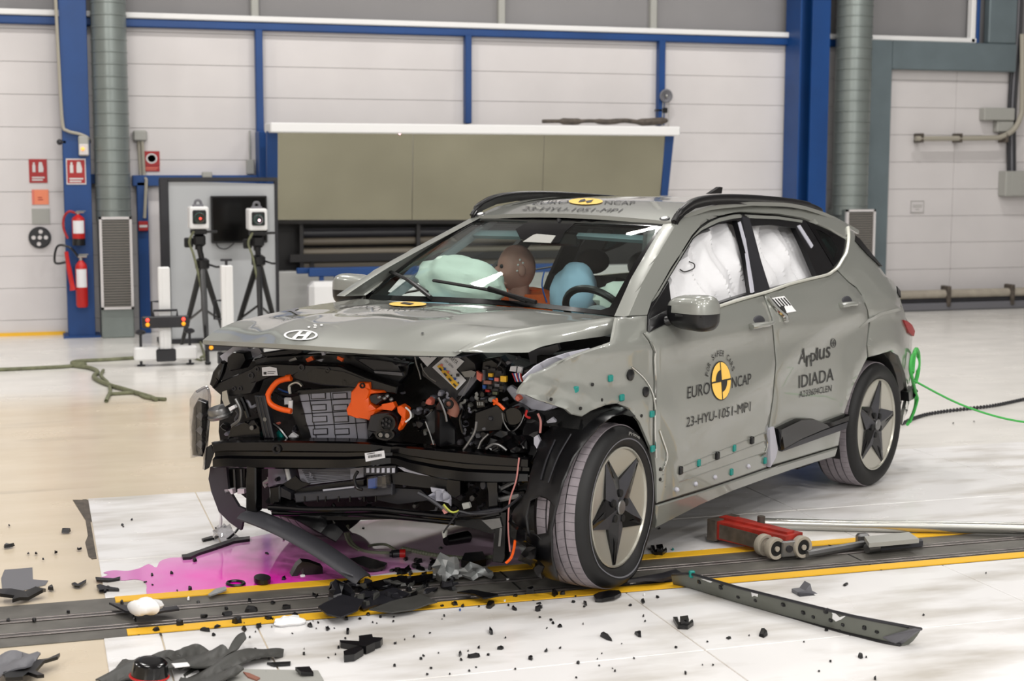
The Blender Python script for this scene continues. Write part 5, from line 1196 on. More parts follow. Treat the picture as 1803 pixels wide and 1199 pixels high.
# torn headlamp at the far corner
hl_ = empty('headlamp', (0, 0, 0)); hl_.parent = car
HY = lambda x, y: hit(CC, rayc(x, y), V((2.02, -.80, 0)), V((.75, .66, 0)).normalized())
bk = V((-.75, -.66, 0)).normalized()
traced('lamp_housing', [(338, 722), (346, 706), (362, 712), (365, 745), (362, 780), (354, 808), (336, 806), (334, 760)], HY, 'black_gloss', hl_, .05, 9, back=bk, lift=-.04, inset=2, roll=.01)
traced('lamp_lens', [(331, 706), (343, 689), (365, 681), (370, 700), (368, 744), (364, 800), (359, 822), (357, 800), (333, 810), (330, 760)], HY, 'clear_plastic', hl_, .006, 8, back=bk, fn=lambda a, p: a+bk*.05*((p[0]-352)/20)**2)
MB().tube([HY(*q) for q in ((346, 690), (364, 682), (369, 702), (367, 744), (362, 800), (359, 826))], .006, 8, 4).obj('lens_edge', 'clear_plastic', hl_)
for y in (735, 760, 785): traced('reflector', [(343, y), (350, y-8), (356, y-2), (352, y+8)], HY, 'steel', hl_, .01, 6, back=bk, lift=-.03)
traced('lamp_tail', [(362, 790), (372, 784), (376, 800), (368, 824), (360, 828)], HY, 'black_plastic', hl_, .03, 8, back=bk)
# below the beam
FP('far_liner', [(370, 822), (398, 822), (402, 862), (420, 892), (432, 897), (424, 934), (404, 920), (385, 901), (372, 866), (367, 843)], -.10, .02, 'dark_grey', fb, 10)
FP('crush_bracket', [(433, 819), (450, 817), (450.5, 902), (432, 903)], .03, .05, 'black_gloss', fb, 12, inset=2, roll=.006)
FP('crush_bracket', [(857, 841), (877, 841), (878, 902), (859, 902)], .0, .05, 'black_gloss', fb, 12, inset=2, roll=.006)
FP('radiator_tank', [(398, 826), (431, 826), (430, 868), (402, 866)], -.16, .05, 'black_plastic', fb, 12)
for x in (401, 412, 424): FT('tank_rib', [(x, 826), (x+2, 864)], -.155, .005, 'steel', fb, 6, 0)
FP('white_block', [(395, 862), (409, 861), (410, 870), (397, 871)], -.1, .03, 'label_white', fb); FP('white_block', [(418, 861), (430, 861), (430, 869), (418, 870)], -.1, .03, 'label_white', fb)
lv = FP('condenser', [(524, 823), (640, 823), (640, 840), (620, 844), (546, 853), (530, 850)], -.14, .03, 'primer', fb, 14)
for k in range(8): FP('fin_gap', [(532+1.8*k, 827.5+3.1*k), (616, 827+2.2*k), (616, 828.2+2.2*k), (532+1.8*k, 829+3.1*k)], -.136, .004, 'mid_grey', lv, 30)
FP('compressor', [(470, 822), (500, 824), (510, 852), (492, 866), (470, 858)], -.16, .08, 'panel_grey', fb, 10, inset=2, roll=.02)
FT('white_pipe', [(505, 824), (508, 838), (512, 852)], -.10, .010, 'foam', fb, 8)
FP('folded_sheet', [(498, 852), (520, 838), (530, 848), (546, 852), (520, 864), (505, 858)], -.06, .01, 'black_plastic', fb, 8); FP('folded_sheet', [(517, 862), (600, 850), (640, 846), (640, 862), (560, 866), (520, 868)], -.08, .03, 'black_plastic', fb, 10)
FP('ladder_rail', [(517, 870), (545, 868), (690, 852), (690, 872), (560, 882), (520, 886)], -.04, .03, 'dark_grey', fb, 12, inset=2, roll=.005)
for x in (535, 558, 572, 595, 615, 640, 660): FP('ladder_rib', [(x, 874), (x+2, 874), (x+2, 883), (x, 884)], -.035, .01, 'black_plastic', fb, 20)
FP('white_plate', [(568, 862), (624, 856), (622, 861), (570, 867)], -.05, .01, 'primer', fb, 14)
FP('bracket_block', [(473, 858), (492, 855), (493, 886), (476, 890)], -.03, .05, 'black_gloss', fb, 10, inset=2, roll=.006); FP('bracket_block', [(494, 858), (512, 868), (512, 880), (494, 874)], -.04, .05, 'charcoal', fb, 10)
FT('lower_tube', [(473, 893), (495, 894), (540, 897), (600, 897), (662, 897), (730, 904), (792, 910), (835, 910), (880, 902)], .0, .013, 'black_gloss', fb, 10, 4)
FT('lower_tube', [(480, 903), (560, 904), (640, 905), (720, 912), (800, 920)], -.05, .012, 'black_gloss', fb, 10, 4)
FP('undertray', [(478, 905), (560, 904), (700, 903), (800, 905), (880, 905), (884, 930), (866, 940), (840, 932), (780, 920), (700, 914), (600, 916), (520, 916)], -.10, .05, 'black_plastic', fb, 14)
FP('blue_bottle', [(644, 840), (680, 836), (683, 860), (660, 864), (645, 860)], .0, .04, 'clear_plastic', fb, 9, inset=2, roll=.01); FP('blue_bottle_cap', [(648, 844), (661, 842), (661, 860), (648, 860)], -.005, .02, 'blue_ink', fb, 9)
FP('dark_grid', [(640, 822), (697, 820), (696, 834), (642, 836)], -.02, .03, 'charcoal', fb, 10)
for k in range(6): FP('grid_cell', [(645+9*k, 824.5), (650+9*k, 824), (650+9*k, 832), (645+9*k, 832.5)], -.017, .004, 'primer', fb, 20)
FT('hose', [(630, 830), (624, 842), (628, 858), (638, 862)], .01, .007, 'black_plastic', fb, 8)
FP('silver_shard', [(700, 822), (730, 826), (780, 834), (782, 842), (740, 836), (712, 830)], -.02, .01, 'primer', fb, 10)
FP('long_panel', [(690, 830), (740, 834), (790, 846), (790, 862), (740, 858), (692, 852)], -.05, .03, 'black_plastic', fb, 12); FP('mesh_panel', [(660, 858), (740, 862), (760, 880), (700, 888), (662, 880)], -.08, .02, 'charcoal', fb, 12)
FP('torn_metal', [(755, 872), (770, 862), (785, 866), (796, 878), (796, 890), (778, 884)], -.01, .01, 'primer', fb, 7, fn=lambda a, p: a+NF*.02*math.sin(p[0]*.5)); FP('torn_metal', [(758, 858), (782, 862), (780, 868), (760, 866)], -.02, .01, 'primer', fb, 7)
FP('pump_body', [(785, 840), (812, 846), (812, 872), (800, 880), (786, 868)], -.02, .07, 'black_gloss', fb, 9, inset=2, roll=.015); FP('blue_chip', [(813, 887), (825, 885), (828, 894), (816, 897)], .02, .02, 'box_grey', fb, 7)
FP('pulley', ell(850, 854, 6, 9, 14), .01, .03, 'charcoal', fb, 6, inset=1.5, roll=.006)
FT('bar', [(878, 862), (925, 838)], -.04, .010, 'steel', fb, 8, 0); FT('bar', [(878, 880), (915, 872)], -.03, .012, 'steel', fb, 8, 0); FT('bar', [(880, 862), (900, 870), (925, 868)], -.06, .014, 'black_gloss', fb, 8, 2)
FP('side_member', [(880, 850), (935, 840), (930, 890), (900, 905), (880, 900)], -.14, .08, 'black_plastic', fb, 12)
FT('sub_bar', [(800, 906), (830, 905), (868, 899), (884, 898)], .03, .010, 'charcoal', fb, 8)
FP('leg_bracket', [(872, 902), (893, 900), (890, 985), (885, 992), (866, 990), (868, 950)], .0, .05, 'black_gloss', fb, 10, inset=2, roll=.008); FP('leg_edge', [(880, 930), (884, 930), (881, 962), (877, 962)], .004, .01, 'steel', fb, 20)
FP('aluminium_tab', [(848, 916), (880, 912), (884, 928), (866, 932)], .01, .03, 'steel', fb, 8); FP('aluminium_tab', [(848, 900), (872, 895), (870, 908), (850, 912)], -.02, .03, 'steel', fb, 8)
# loose wires
for pts, r, mt in (([(914, 806), (909, 845), (900, 872), (896, 893), (895, 932), (898, 971)], .0035, 'pink_wire'), ([(907, 951), (905, 966), (900, 982), (891, 991)], .006, 'orange'), ([(781, 888), (790, 898), (798, 902), (808, 899)], .004, 'yellow_wire'), ([(779, 890), (786, 899), (797, 903)], .003, 'strap_olive'), ([(808, 900), (798, 914), (786, 930), (781, 938)], .004, 'charcoal'), ([(736, 868), (752, 876), (770, 888), (780, 896)], .008, 'dark_grey'), ([(808, 900), (830, 905), (860, 904), (884, 898), (905, 884), (918, 872)], .006, 'charcoal'), ([(730, 625), (733, 640), (738, 655), (741, 668)], .003, 'steel'), ([(741, 640), (746, 652), (756, 664), (768, 672)], .003, 'steel'), ([(830, 660), (822, 680), (812, 700), (800, 712)], .002, 'steel')):
    FT('wire', pts, .05 if pts[0][1] > 780 else -.05, r, mt, fb, 6, 4)
FP('wire_sleeve', [(775, 893), (782, 889), (788, 903), (782, 905)], .05, .01, 'pink_wire', fb, 8); FP('wire_plug', [(778, 936), (785, 934), (784, 946), (780, 948)], .05, .02, 'box_grey', fb, 6)
# random small hardware filling the bay
rr_ = random.Random(3)
for k in range(190):
    x = rr_.uniform(705, 935); y = rr_.uniform(690, 800) if k < 105 else rr_.uniform(830, 900)
    if k >= 140: x, y = (rr_.uniform(392, 525), rr_.uniform(695, 778)) if k < 165 else (rr_.uniform(440, 940), rr_.uniform(622, 640)) if k < 175 else (rr_.uniform(455, 700), rr_.uniform(826, 895))
    o = rr_.uniform(-.26, -.09); s = rr_.uniform(3, 8.5); a = rr_.uniform(0, 3.1)
    mt = rr_.choice(['black_gloss', 'black_plastic', 'charcoal', 'panel_grey', 'dark_grey', 'mid_grey'] if k % 5 else ['box_grey', 'primer', 'steel', 'salmon'])
    if k % 3 == 0: FT('hose', [(x, y), (x+s*math.cos(a), y+s*math.sin(a)), (x+2.2*s*math.cos(a+.6), y+2.2*s*math.sin(a+.6)), (x+3*s*math.cos(a+.2), y+3*s*math.sin(a+.2))], o, rr_.uniform(.004, .010), mt, fb, 6, 3)
    else: FP('bracket', [(x+s*math.cos(a+q)*rr_.uniform(.6, 1.2), y+s*math.sin(a+q)*rr_.uniform(.6, 1.2)) for q in (0, .9, 2.0, 3.2, 4.3, 5.3)], o, .03, mt, fb, 20, inset=1.2, roll=.005)
# torn wheel liner in front of the near wheel
HUB = V((1.275, 0, .36))
def CYL(r):
    def f(x, y):
        D = rayc(x, y).normalized(); dx, dz = D.x, D.z; ox, oz = CC.x-HUB.x, CC.z-HUB.z
        a = dx*dx+dz*dz; b = 2*(ox*dx+oz*dz); c = ox*ox+oz*oz-r*r; q = b*b-4*a*c
        t = (-b-math.sqrt(q))/(2*a) if q > 0 else -b/(2*a)
        p = CC+D*t
        if p.z < .01: p = CC+D*((.01-CC.z)/D.z)
        return p
    return f
lin_px = [(1006, 732), (1042, 722), (1078, 711), (1104, 717), (1118, 733), (1110, 733), (1095, 729), (1078, 733), (1056, 749), (1033, 774), (1011, 805), (993, 847), (979, 895), (971, 935), (973, 978), (982, 1024), (960, 1017), (940, 1000), (925, 965), (922, 945), (912, 930), (897, 908), (905, 895), (918, 880), (925, 865), (931, 835), (939, 810), (947, 785), (953, 765), (975, 747)]
ln = traced('wheel_liner', lin_px, CYL(.395), 'black_plastic', car, .006, 10, holes=[[(933, 882), (948, 874), (960, 878), (968, 883), (966, 910), (962, 938), (945, 941), (930, 938), (928, 910)]], back=V((-.9, -.1, -.2)).normalized(), inset=2, roll=.004, fn=lambda a, p: a+V((.9, .1, .2))*.004*(math.sin(p[0]*.16+p[1]*.06)+.5*math.sin(p[0]*.37)))
for pts in ([(980, 775), (965, 810), (955, 845)], [(1008, 765), (985, 805), (968, 850)]): MB().tube([CYL(.395)(*q)+V((.012, 0, .003)) for q in pts], .004, 6, 4).obj('liner_ridge', 'charcoal', ln)
traced('liner_flap', [(897, 908), (912, 926), (930, 950), (950, 990), (958, 1018), (945, 1008), (925, 995), (915, 985), (922, 965), (905, 935)], CYL(.43), 'black_gloss', ln, .01, 8, back=V((-.9, -.1, -.2)), fn=lambda a, p: a+V((.02*math.sin(p[1]*.2), 0, 0)))
FP('knuckle', [(928, 884), (958, 878), (962, 905), (950, 938), (930, 935)], -.38, .1, 'black_gloss', fb, 10, inset=2, roll=.01)
# ---------------------------------------------------------------- cabin
cab = car
g = [[V((x, y, z-.03*(abs(y)/.7)**4)) for y in [-.72+.12*k for k in range(13)]] for x, z in ((.96, 1.03), (.86, 1.05), (.72, 1.045), (.60, 1.02), (.55, .97), (.58, .85), (.70, .70))]
MB().slab(g, (.01, 0, -.02)).obj('dashboard', 'interior', cab)
def seat(x, y, s=1.):
    st_ = MB()
    g = [[V((x+bx+.03*(abs(t)**2), y+t*.25*(1-.15*k/6), .48+k*.115)) for t in (-1, -.8, -.4, 0, .4, .8, 1)] for k, bx in enumerate((0, -.03, -.06, -.09, -.13, -.17, -.21))]
    MB().slab(g, (-.10, 0, -.02)).obj('seat_back', 'seat_grey', cab, 60)
    MB().ball((x-.27, y, 1.24), (.045, .11, .07), 16, 10, Matrix.Rotation(R(-12), 3, 'Y')).obj('headrest', 'seat_grey', cab)
    MB().box((x-.0, y-.25, .38), (x+.5, y+.25, .52), bev=.05).obj('seat_base', 'seat_grey', cab)
seat(-.15, .37); seat(-.12, -.37)
MB().box((-1.05, -.62, .45), (-.9, .62, 1.1), bev=.05).obj('rear_seat', 'seat_grey', cab)
for y in (-.4, .42): MB().ball((-1.0, y, 1.18), (.06, .13, .09), 16, 10).obj('headrest', 'dark_grey', cab)
# steering wheel
sc = CY(1052, 556, .37); ax = V((-.80, 0, .60)).normalized(); u_ = V((0, 1, 0)); v_ = ax.cross(u_)
MB().tube([sc+u_*.165*math.cos(R(a))+v_*.165*math.sin(R(a)) for a in range(0, 361, 12)], .017, 10).obj('steering_wheel', 'black_plastic', cab)
MB().ball(sc, (.05, .07, .05)).obj('wheel_boss', 'interior_grey', cab)
# airbags
def lump(q, a=.08, n=3):
    k = 1+a*math.sin(n*q.x*2+q.y*4)*math.cos(n*q.z*2.4)+a*.5*math.sin(7*q.y+5*q.z); return q*k
c = CY(812, 500, -.42)
MB().ball(c, (.17, .235, .135), 30, 20, Matrix.Rotation(R(-10), 3, 'X'), lump).obj('passenger_airbag', 'airbag_green', cab)
c = CY(735, 535, -.55); MB().ball(c+V((.0, .10, -.06)), (.1, .14, .08), 20, 12, None, lump).obj('passenger_airbag', 'airbag_blue', cab)
c = CY(1010, 516, .03)
MB().ball(c, (.10, .125, .16), 26, 18, Matrix.Rotation(R(-14), 3, 'X'), lambda q: lump(V((q.x, q.y*(1-.25*max(0, q.z)), q.z)), .05)).obj('centre_airbag', 'airbag_blue', cab)
MB().tube([CY(982, 475, .03)+V((.11, 0, 0)), CY(980, 500, .03)+V((.12, 0, 0)), CY(984, 530, .03)+V((.10, 0, 0))], .004, 6, 3).obj('airbag_seam', 'blue_ink', cab)
c = CY(1105, 528, .40); MB().ball(c, (.12, .17, .09), 24, 14, None, lump).obj('driver_airbag', 'airbag_green', cab)
def CUR(x, y):
    p = SL(x, y, .085); return p+V((0, .022*math.sin(p.x*26+2*math.sin(p.z*9))+.012*math.sin(p.z*31+p.x*12)+.01*math.sin(p.x*57), 0))
traced('curtain_airbag', [(1166, 520), (1172, 492), (1186, 468), (1218, 420), (1243, 402), (1276, 392), (1296, 397), (1308, 430), (1315, 470), (1319, 500), (1316, 532), (1255, 560), (1180, 575), (1172, 550)], CUR, 'airbag', cab, .05, 5)
traced('curtain_airbag', [(1312, 390), (1360, 394), (1402, 398), (1410, 418), (1420, 440), (1432, 466), (1430, 492), (1400, 512), (1340, 535), (1325, 470)], CUR, 'airbag', cab, .05, 5)
MB().tube([CUR(*q)+V((0, .012, 0)) for q in ((1192, 474), (1200, 478), (1206, 472), (1205, 464), (1198, 460))], .003, 6, 4).obj('tear_line', 'ink', cab)
c = CY(1400, 492, .62); MB().ball(c+V((0, -.06, 0)), (.12, .06, .09), 18, 12, Matrix.Rotation(R(20), 3, 'Y')).obj('rear_headrest', 'dark_grey', cab)
# rear-view mirror, camera hood, far trims
MB().box((.42, -.13, 1.37), (.45, .11, 1.44), bev=.012).obj('rear_view_mirror', 'black_plastic', cab)
MB().tube([V((.43, 0, 1.43)), V((.46, 0, 1.47)), V((.45, 0, 1.50))], .012).obj('mirror_stalk', 'black_plastic', cab)
for s in (1, -1):
    MB().slab([[V((x, s*(y-.05), z)), V((x-.07, s*(y-.07), z))] for x, y, z in ((.95, .76, 1.10), (.70, .72, 1.24), (.5, .66, 1.36), (.33, .60, 1.47))], (0, -.02*s, 0)).obj('pillar_lining', 'interior_grey', cab)
    MB().slab([[V((x, s*y, z)), V((x-.16, s*y, z))] for x, y, z in ((-.28, .68, .95), (-.32, .62, 1.15), (-.36, .50, 1.42))], (0, -.02*s, 0)).obj('pillar_lining', 'interior', cab)
# crash test dummies
def dummy(hx, hy, hz, yaw, lean, label):
    d = empty('crash_test_dummy', ROT @ V((hx-.25, hy, .50)), label, 'dummy')
    dl = d.location
    W = lambda q: ROT @ V(q)
    hd = Matrix.Rotation(yaw-TH, 3, 'Z')
    hc = W((hx, hy, hz))
    def hf_(q):
        x, y, z = q
        if z < -.1: x += .12*max(0, x)*1.0; y *= 1-.28*min(1, (-z-.1)/.8)
        if x < 0: x *= 1.02
        return V((x, y, z))
    b = MB().ball(hc, (.098, .078, .118), 24, 18, hd, hf_)
    b.ball(hc+hd @ V((.100, 0, -.015)), (.020, .014, .026), 10, 8, hd)               # nose
    for s in (1, -1): b.ball(hc+hd @ V((-.005, s*.077, -.01)), (.020, .010, .030), 10, 8, hd)
    b.ball(hc+hd @ V((.070, 0, -.075)), (.030, .035, .02), 10, 8, hd)                # chin and mouth
    hb_ = b.obj('head', 'skin', d, 80)
    for s in (1, -1): MB().ball(hc+hd @ V((.088, s*.032, .012)), .011, 8, 6).obj('eye', 'charcoal', hb_)
    MB().ball(hc+hd @ V((.093, 0, -.055)), (.008, .024, .005), 10, 6, hd).obj('mouth', 'brown', hb_)
    for dx, dz in ((.02, .03), (.045, .02), (.02, .0), (.05, -.01), (.035, .045)):
        MB().ball(hc+hd @ V((-.03+dx, .074*math.cos(dx), dz)), .006, 8, 6).obj('target_dot', 'foam', hb_)
    MB().tube([W((hx-.015, hy, hz-.09)), W((hx-.03, hy, hz-.16)), W((hx-.07, hy, hz-.24))], [.055, .055, .062], 14, 3).obj('neck', 'skin', d)
    # body: one skin over a seated skeleton
    P = [(hx-.34, hy, .56), (hx-.28, hy, .78), (hx-.12, hy, hz-.28), (hx-.06, hy, hz-.14)]
    E = [(0, 1), (1, 2), (2, 3)]; rad = [.15, .14, .16, .085]
    def chain(root, pts):
        k = root
        for q, r in pts: P.append(q); rad.append(r); E.append((k, len(P)-1)); k = len(P)-1
    for s in (1, -1):
        chain(2, [((hx-.08, hy+s*.17, hz-.175), .075), ((hx+.10, hy+s*.23, .86), .048), ((hx+.30, hy+s*.17, .84), .038), ((hx+.38, hy+s*.16, .85), .03)])
        chain(0, [((hx-.28, hy+s*.10, .56), .095), ((hx+.12, hy+s*.13, .62), .075), ((hx+.30, hy+s*.13, .36), .05), ((hx+.42, hy+s*.13, .30), .035)])
    me = bpy.data.meshes.new('body'); me.from_pydata([W(q)-dl for q in P], E, []); o = bpy.data.objects.new('body', me); COL.objects.link(o); o.parent = d
    sk_ = o.modifiers.new('skin', 'SKIN'); o.modifiers.new('sub', 'SUBSURF').levels = 1; o.modifiers['sub'].render_levels = 2
    for i, v in enumerate(me.skin_vertices[0].data): v.radius = (rad[i], rad[i]); v.use_root = i == 0
    me.materials.append(MATS['orange_cloth'])
    for s in (1, -1):
        for k in range(4): MB().tube([W((hx+.38, hy+s*(.15+.02*k-.03), .85)), W((hx+.43, hy+s*(.15+.02*k-.03), .845)), W((hx+.455-abs(k-1.5)*.008, hy+s*(.15+.02*k-.03), .82))], .008, 6, 2).obj('finger', 'skin', o)
        MB().tube([W((hx+.37, hy+s*.12, .85)), W((hx+.40, hy+s*.10, .84)), W((hx+.42, hy+s*.10, .82))], .008, 6, 2).obj('thumb', 'skin', o)
    return d
hp = CY(905, 472, -.36)
dummy(hp.x-.02, hp.y, hp.z, R(-35), 0, 'orange-shirted crash test dummy in passenger seat, head beside the pale green airbag')
dummy(.22, .42, 1.27, R(5), 0, 'orange-shirted crash test dummy behind the steering wheel, mostly hidden by the pillar')
# ================================================================ on the floor
# white painted floor plates beyond and before the track
def plate(a, c, b, d, nm='floor_plate', z=.006):
    P_ = [V((q[0], q[1], 0)) for q in (a, b, c, d)]
    return MB().prism(P_, (0, 0, z)).obj(nm, 'plate_paint', fl, flat=True)
def slabq(x0, y0, x1, y1, g=.003, z=.006): return MB().box((x0+g, y0+g, -.01), (x1-g, y1-g, z), bev=.002).obj('floor_plate', 'plate_paint', fl)
YF, YN = -.965, -1.515      # far and near edges of the track
xl = -2.56
for x0, x1 in ((xl, -2.0), (-2.0, -.6), (-.6, .9), (.9, 2.4), (2.4, 3.9), (3.9, 5.4), (5.4, 7.)):
    slabq(x0, YF, x1, -.36); slabq(x0, -.36, x1, .97)
for x0, x1 in ((xl-.03, -2.38), (-2.38, -2.02), (-2.02, -.5), (-.5, 1.0), (1.0, 2.5), (2.5, 4.), (4., 5.5), (5.5, 7.)):
    slabq(x0, -2.3, x1, YN); slabq(x0, -3.2, x1, -2.3); slabq(x0, -4.4, x1, -3.2); slabq(x0, -6., x1, -4.4)
# dirt strip along the plate edge
tag(MB().box((xl-.026, -.3, .0), (xl-.004, .97, .003)).obj('edge_strip', 'dirty', fl))
# track with two rails between yellow lines
tk = empty('track', (0, -1.25, 0), 'steel track with two rails set in the floor between yellow lines', 'track')
MB().box((-7, YN+.004, 0), (9, YF-.004, .004)).obj('bed', 'track', tk)
for x in (-2.46, -.9, .7, 2.3): MB().box((x-.004, YN+.004, .003), (x+.004, YF-.004, .0055)).obj('joint', 'black_matte', tk)
ya = lambda px, py: G(px, py).y
for y in (-1.195, -1.38):
    MB().box((-7, y-.026, .003), (9, y-.004, .0105), bev=.003).obj('rail', 'rail_steel', tk); MB().box((-7, y+.012, .003), (9, y+.026, .0100), bev=.003).obj('rail', 'rail_steel', tk)
    MB().box((-7, y-.004, .002), (9, y+.012, .0055)).obj('slot', 'black_matte', tk)
MB().box((-2.52, -1.045, .0), (9, -.970, .0085)).obj('yellow_line', 'yellow', tk); MB().box((-2.50, -1.505, .0), (9, -1.43, .0085)).obj('yellow_line', 'yellow', tk)
# dark patch on the beige floor
tag(decal([[(2, 1018), (8, 1003), (57, 999), (58, 1020), (85, 1022), (80, 1030), (40, 1040), (4, 1040)]], lambda x, y: G(x, y, .002), V((0, 0, 0)), 'mid_grey', fl, 'floor_stain'))
tag(decal([[(128, 640+240), (163, 880), (166, 920), (150, 915)], [(150, 955), (160, 930), (164, 985), (156, 980)]], lambda x, y: G(x, y, .002), V((0, 0, 0)), 'dirty', fl, 'floor_stain'))
# coolant puddle: its own colour deepens where the liquid is deepest
def puddlemat():
    m = bpy.data.materials.new('coolant'); m.use_nodes = True; nt = m.node_tree; b = nt.nodes['Principled BSDF']
    tc = nt.nodes.new('ShaderNodeTexCoord'); n = nt.nodes.new('ShaderNodeTexNoise'); n.inputs['Scale'].default_value = 2.2; n.inputs['Detail'].default_value = 6; nt.links.new(tc.outputs['Object'], n.inputs[0])
    vm = nt.nodes.new('ShaderNodeVectorMath'); vm.operation = 'DISTANCE'; nt.links.new(tc.outputs['Object'], vm.inputs[0]); vm.inputs[1].default_value = DEEP
    ad = nt.nodes.new('ShaderNodeMath'); ad.operation = 'MULTIPLY_ADD'; nt.links.new(n.outputs['Fac'], ad.inputs[0]); ad.inputs[1].default_value = .55; nt.links.new(vm.outputs['Value'], ad.inputs[2])
    r = nt.nodes.new('ShaderNodeValToRGB'); e = r.color_ramp.elements; e[0].position = .36; e[0].color = (*lin((.93, .02, .72)), 1); e[1].position = 1.25; e[1].color = (*lin((.86, .74, .83)), 1)
    q = e.new(.56); q.color = (*lin((.88, .40, .76)), 1); q = e.new(.95); q.color = (*lin((.85, .62, .80)), 1)
    nt.links.new(ad.outputs[0], r.inputs[0]); nt.links.new(r.outputs[0], b.inputs['Base Color']); b.inputs['Roughness'].default_value = .07; b.inputs['Specular IOR Level'].default_value = .5
    MATS['coolant'] = m
pud = [(247, 1000), (262, 993), (275, 999), (282, 988), (300, 982), (320, 981), (335, 977), (352, 968), (372, 962), (395, 958), (420, 952), (450, 944), (500, 936), (560, 928), (610, 922), (660, 914), (720, 906), (800, 908), (860, 925), (905, 950), (920, 985), (905, 992), (820, 997), (740, 1001), (660, 1012), (600, 1020), (540, 1026), (480, 1030), (420, 1034), (360, 1040), (310, 1046), (262, 1048), (258, 1030), (250, 1022), (235, 1020), (215, 1022), (198, 1018), (175, 1022), (170, 1019), (190, 1012), (182, 1008), (200, 1004), (225, 1005)]
g0 = [G(*q) for q in pud]; cx = (min(q.x for q in g0)+max(q.x for q in g0))/2; cy = (min(q.y for q in g0)+max(q.y for q in g0))/2
dp = G(440, 1018); DEEP = (dp.x-cx, dp.y-cy, .0)
puddlemat()
sm = [(q.x, q.y) for q in catmull([V((x, y, 0)) for x, y in pud+pud[:1]], 4)[:-1]]
P, T = tri_poly(sm, [], 12); vs = [G(x, y, .0075) for x, y in P]
n = len(vs); tag(make('coolant_puddle', vs+[q-V((0, 0, .0012)) for q in vs], list(T)+[tuple(i+n for i in reversed(f)) for f in T], 'coolant'), 'shiny magenta coolant puddle spreading on the white plates under the smashed front', 'puddle')
# ---- scraps
def chunk(poly, h, mt, name, label, cat='fragment', z0=.008, warp=.0, group=None, parent=None, step=14):
    """a flat broken piece: floor outline with thickness and warp"""
    P, T = tri_poly(poly, [], step)
    cxp = sum(p[0] for p in poly)/len(poly); cyp = sum(p[1] for p in poly)/len(poly)
    v = []
    for x, y in P:
        q = G(x, y, z0); d = (q-G(cxp, cyp, z0)).length
        v.append(q+V((0, 0, warp*(abs(math.sin(d*17+x*.05))*.7+d*1.2*(.5+.5*math.sin(x*.1))))))
    cnt = {}
    for f in T:
        for i in range(3): k = tuple(sorted((f[i], f[(i+1) % 3]))); cnt[k] = cnt.get(k, 0)+1
    rim = [(f[i], f[(i+1) % 3]) for f in T for i in range(3) if cnt[tuple(sorted((f[i], f[(i+1) % 3])))] == 1]
    n = len(v); o = make(name, v+[q+V((0, 0, h)) for q in v], [tuple(reversed(f)) for f in T]+[tuple(i+n for i in f) for f in T]+[(a, b, b+n, a+n) for a, b in rim], mt, parent, 30)
    if label: tag(o, label, cat, group)
    return o
def frag(px, py, w, h, a=0., k=0, mt='black_plastic', lift=.008, label=None, group='small black fragments'):
    rg = random.Random(int(px*7+py*13)); n = rg.randint(5, 8); poly = []
    for i in range(n):
        t = 2*math.pi*i/n+rg.uniform(-.25, .25); r = rg.uniform(.45, 1.1); x, y = math.cos(t)*r*w/2, math.sin(t)*r*h/2
        poly.append((px+x*math.cos(a)-y*math.sin(a), py+x*math.sin(a)+y*math.cos(a)))
    c = G(px, py, lift); q = [G(x, y, lift) for x, y in poly]; th = max(.002, min(.011, w*.0006))*rg.uniform(.6, 1.4)
    b = MB(); t_ = [p+V((0, 0, th+rg.uniform(-.3, 1.)*th)) for p in q]; t_ = [c.lerp(p, .85)+V((0, 0, th*.2)) for p in t_]
    m_ = len(q); b.add(q+t_, [tuple(range(m_))[::-1], tuple(range(m_, 2*m_))]+[(i, (i+1) % m_, (i+1) % m_+m_, i+m_) for i in range(m_)])
    o = b.obj('plastic_fragment', mt, None, 20)
    if label is None:
        if c.x < xl-.05: label, group = 'small black plastic fragment on the beige floor off the white plates', 'fragments on the beige floor'
        elif c.y > YF: label, group = ('small black fragment in or around the magenta puddle beyond the far yellow line', 'fragments by the puddle') if c.x < 0 else ('tiny dark fragment on the white floor behind the red trolley and rear wheel', 'fragments behind the trolley')
        elif c.y > YN: label, group = 'small black fragment on the steel track between the two yellow lines', 'fragments on the track'
        elif c.x > -.25: label, group = 'small dark fragment on the white floor around the long sill trim', 'fragments around the sill trim'
        elif c.y > -1.8: label, group = 'small black fragment on the white floor close along the near yellow line', 'fragments along the near line'
        else: label, group = 'small black fragment on the open white floor nearest the camera', 'fragments on the near white floor'
        if w > 2.4*h: label, group = label.replace('fragment', 'sliver'), group.replace('fragments', 'slivers')
        if w > 15: label, group = label.replace('small', 'long').replace('tiny', 'long'), group.replace('fragments', 'long fragments').replace('slivers', 'long slivers')
    return tag(o, label, 'fragment', group)
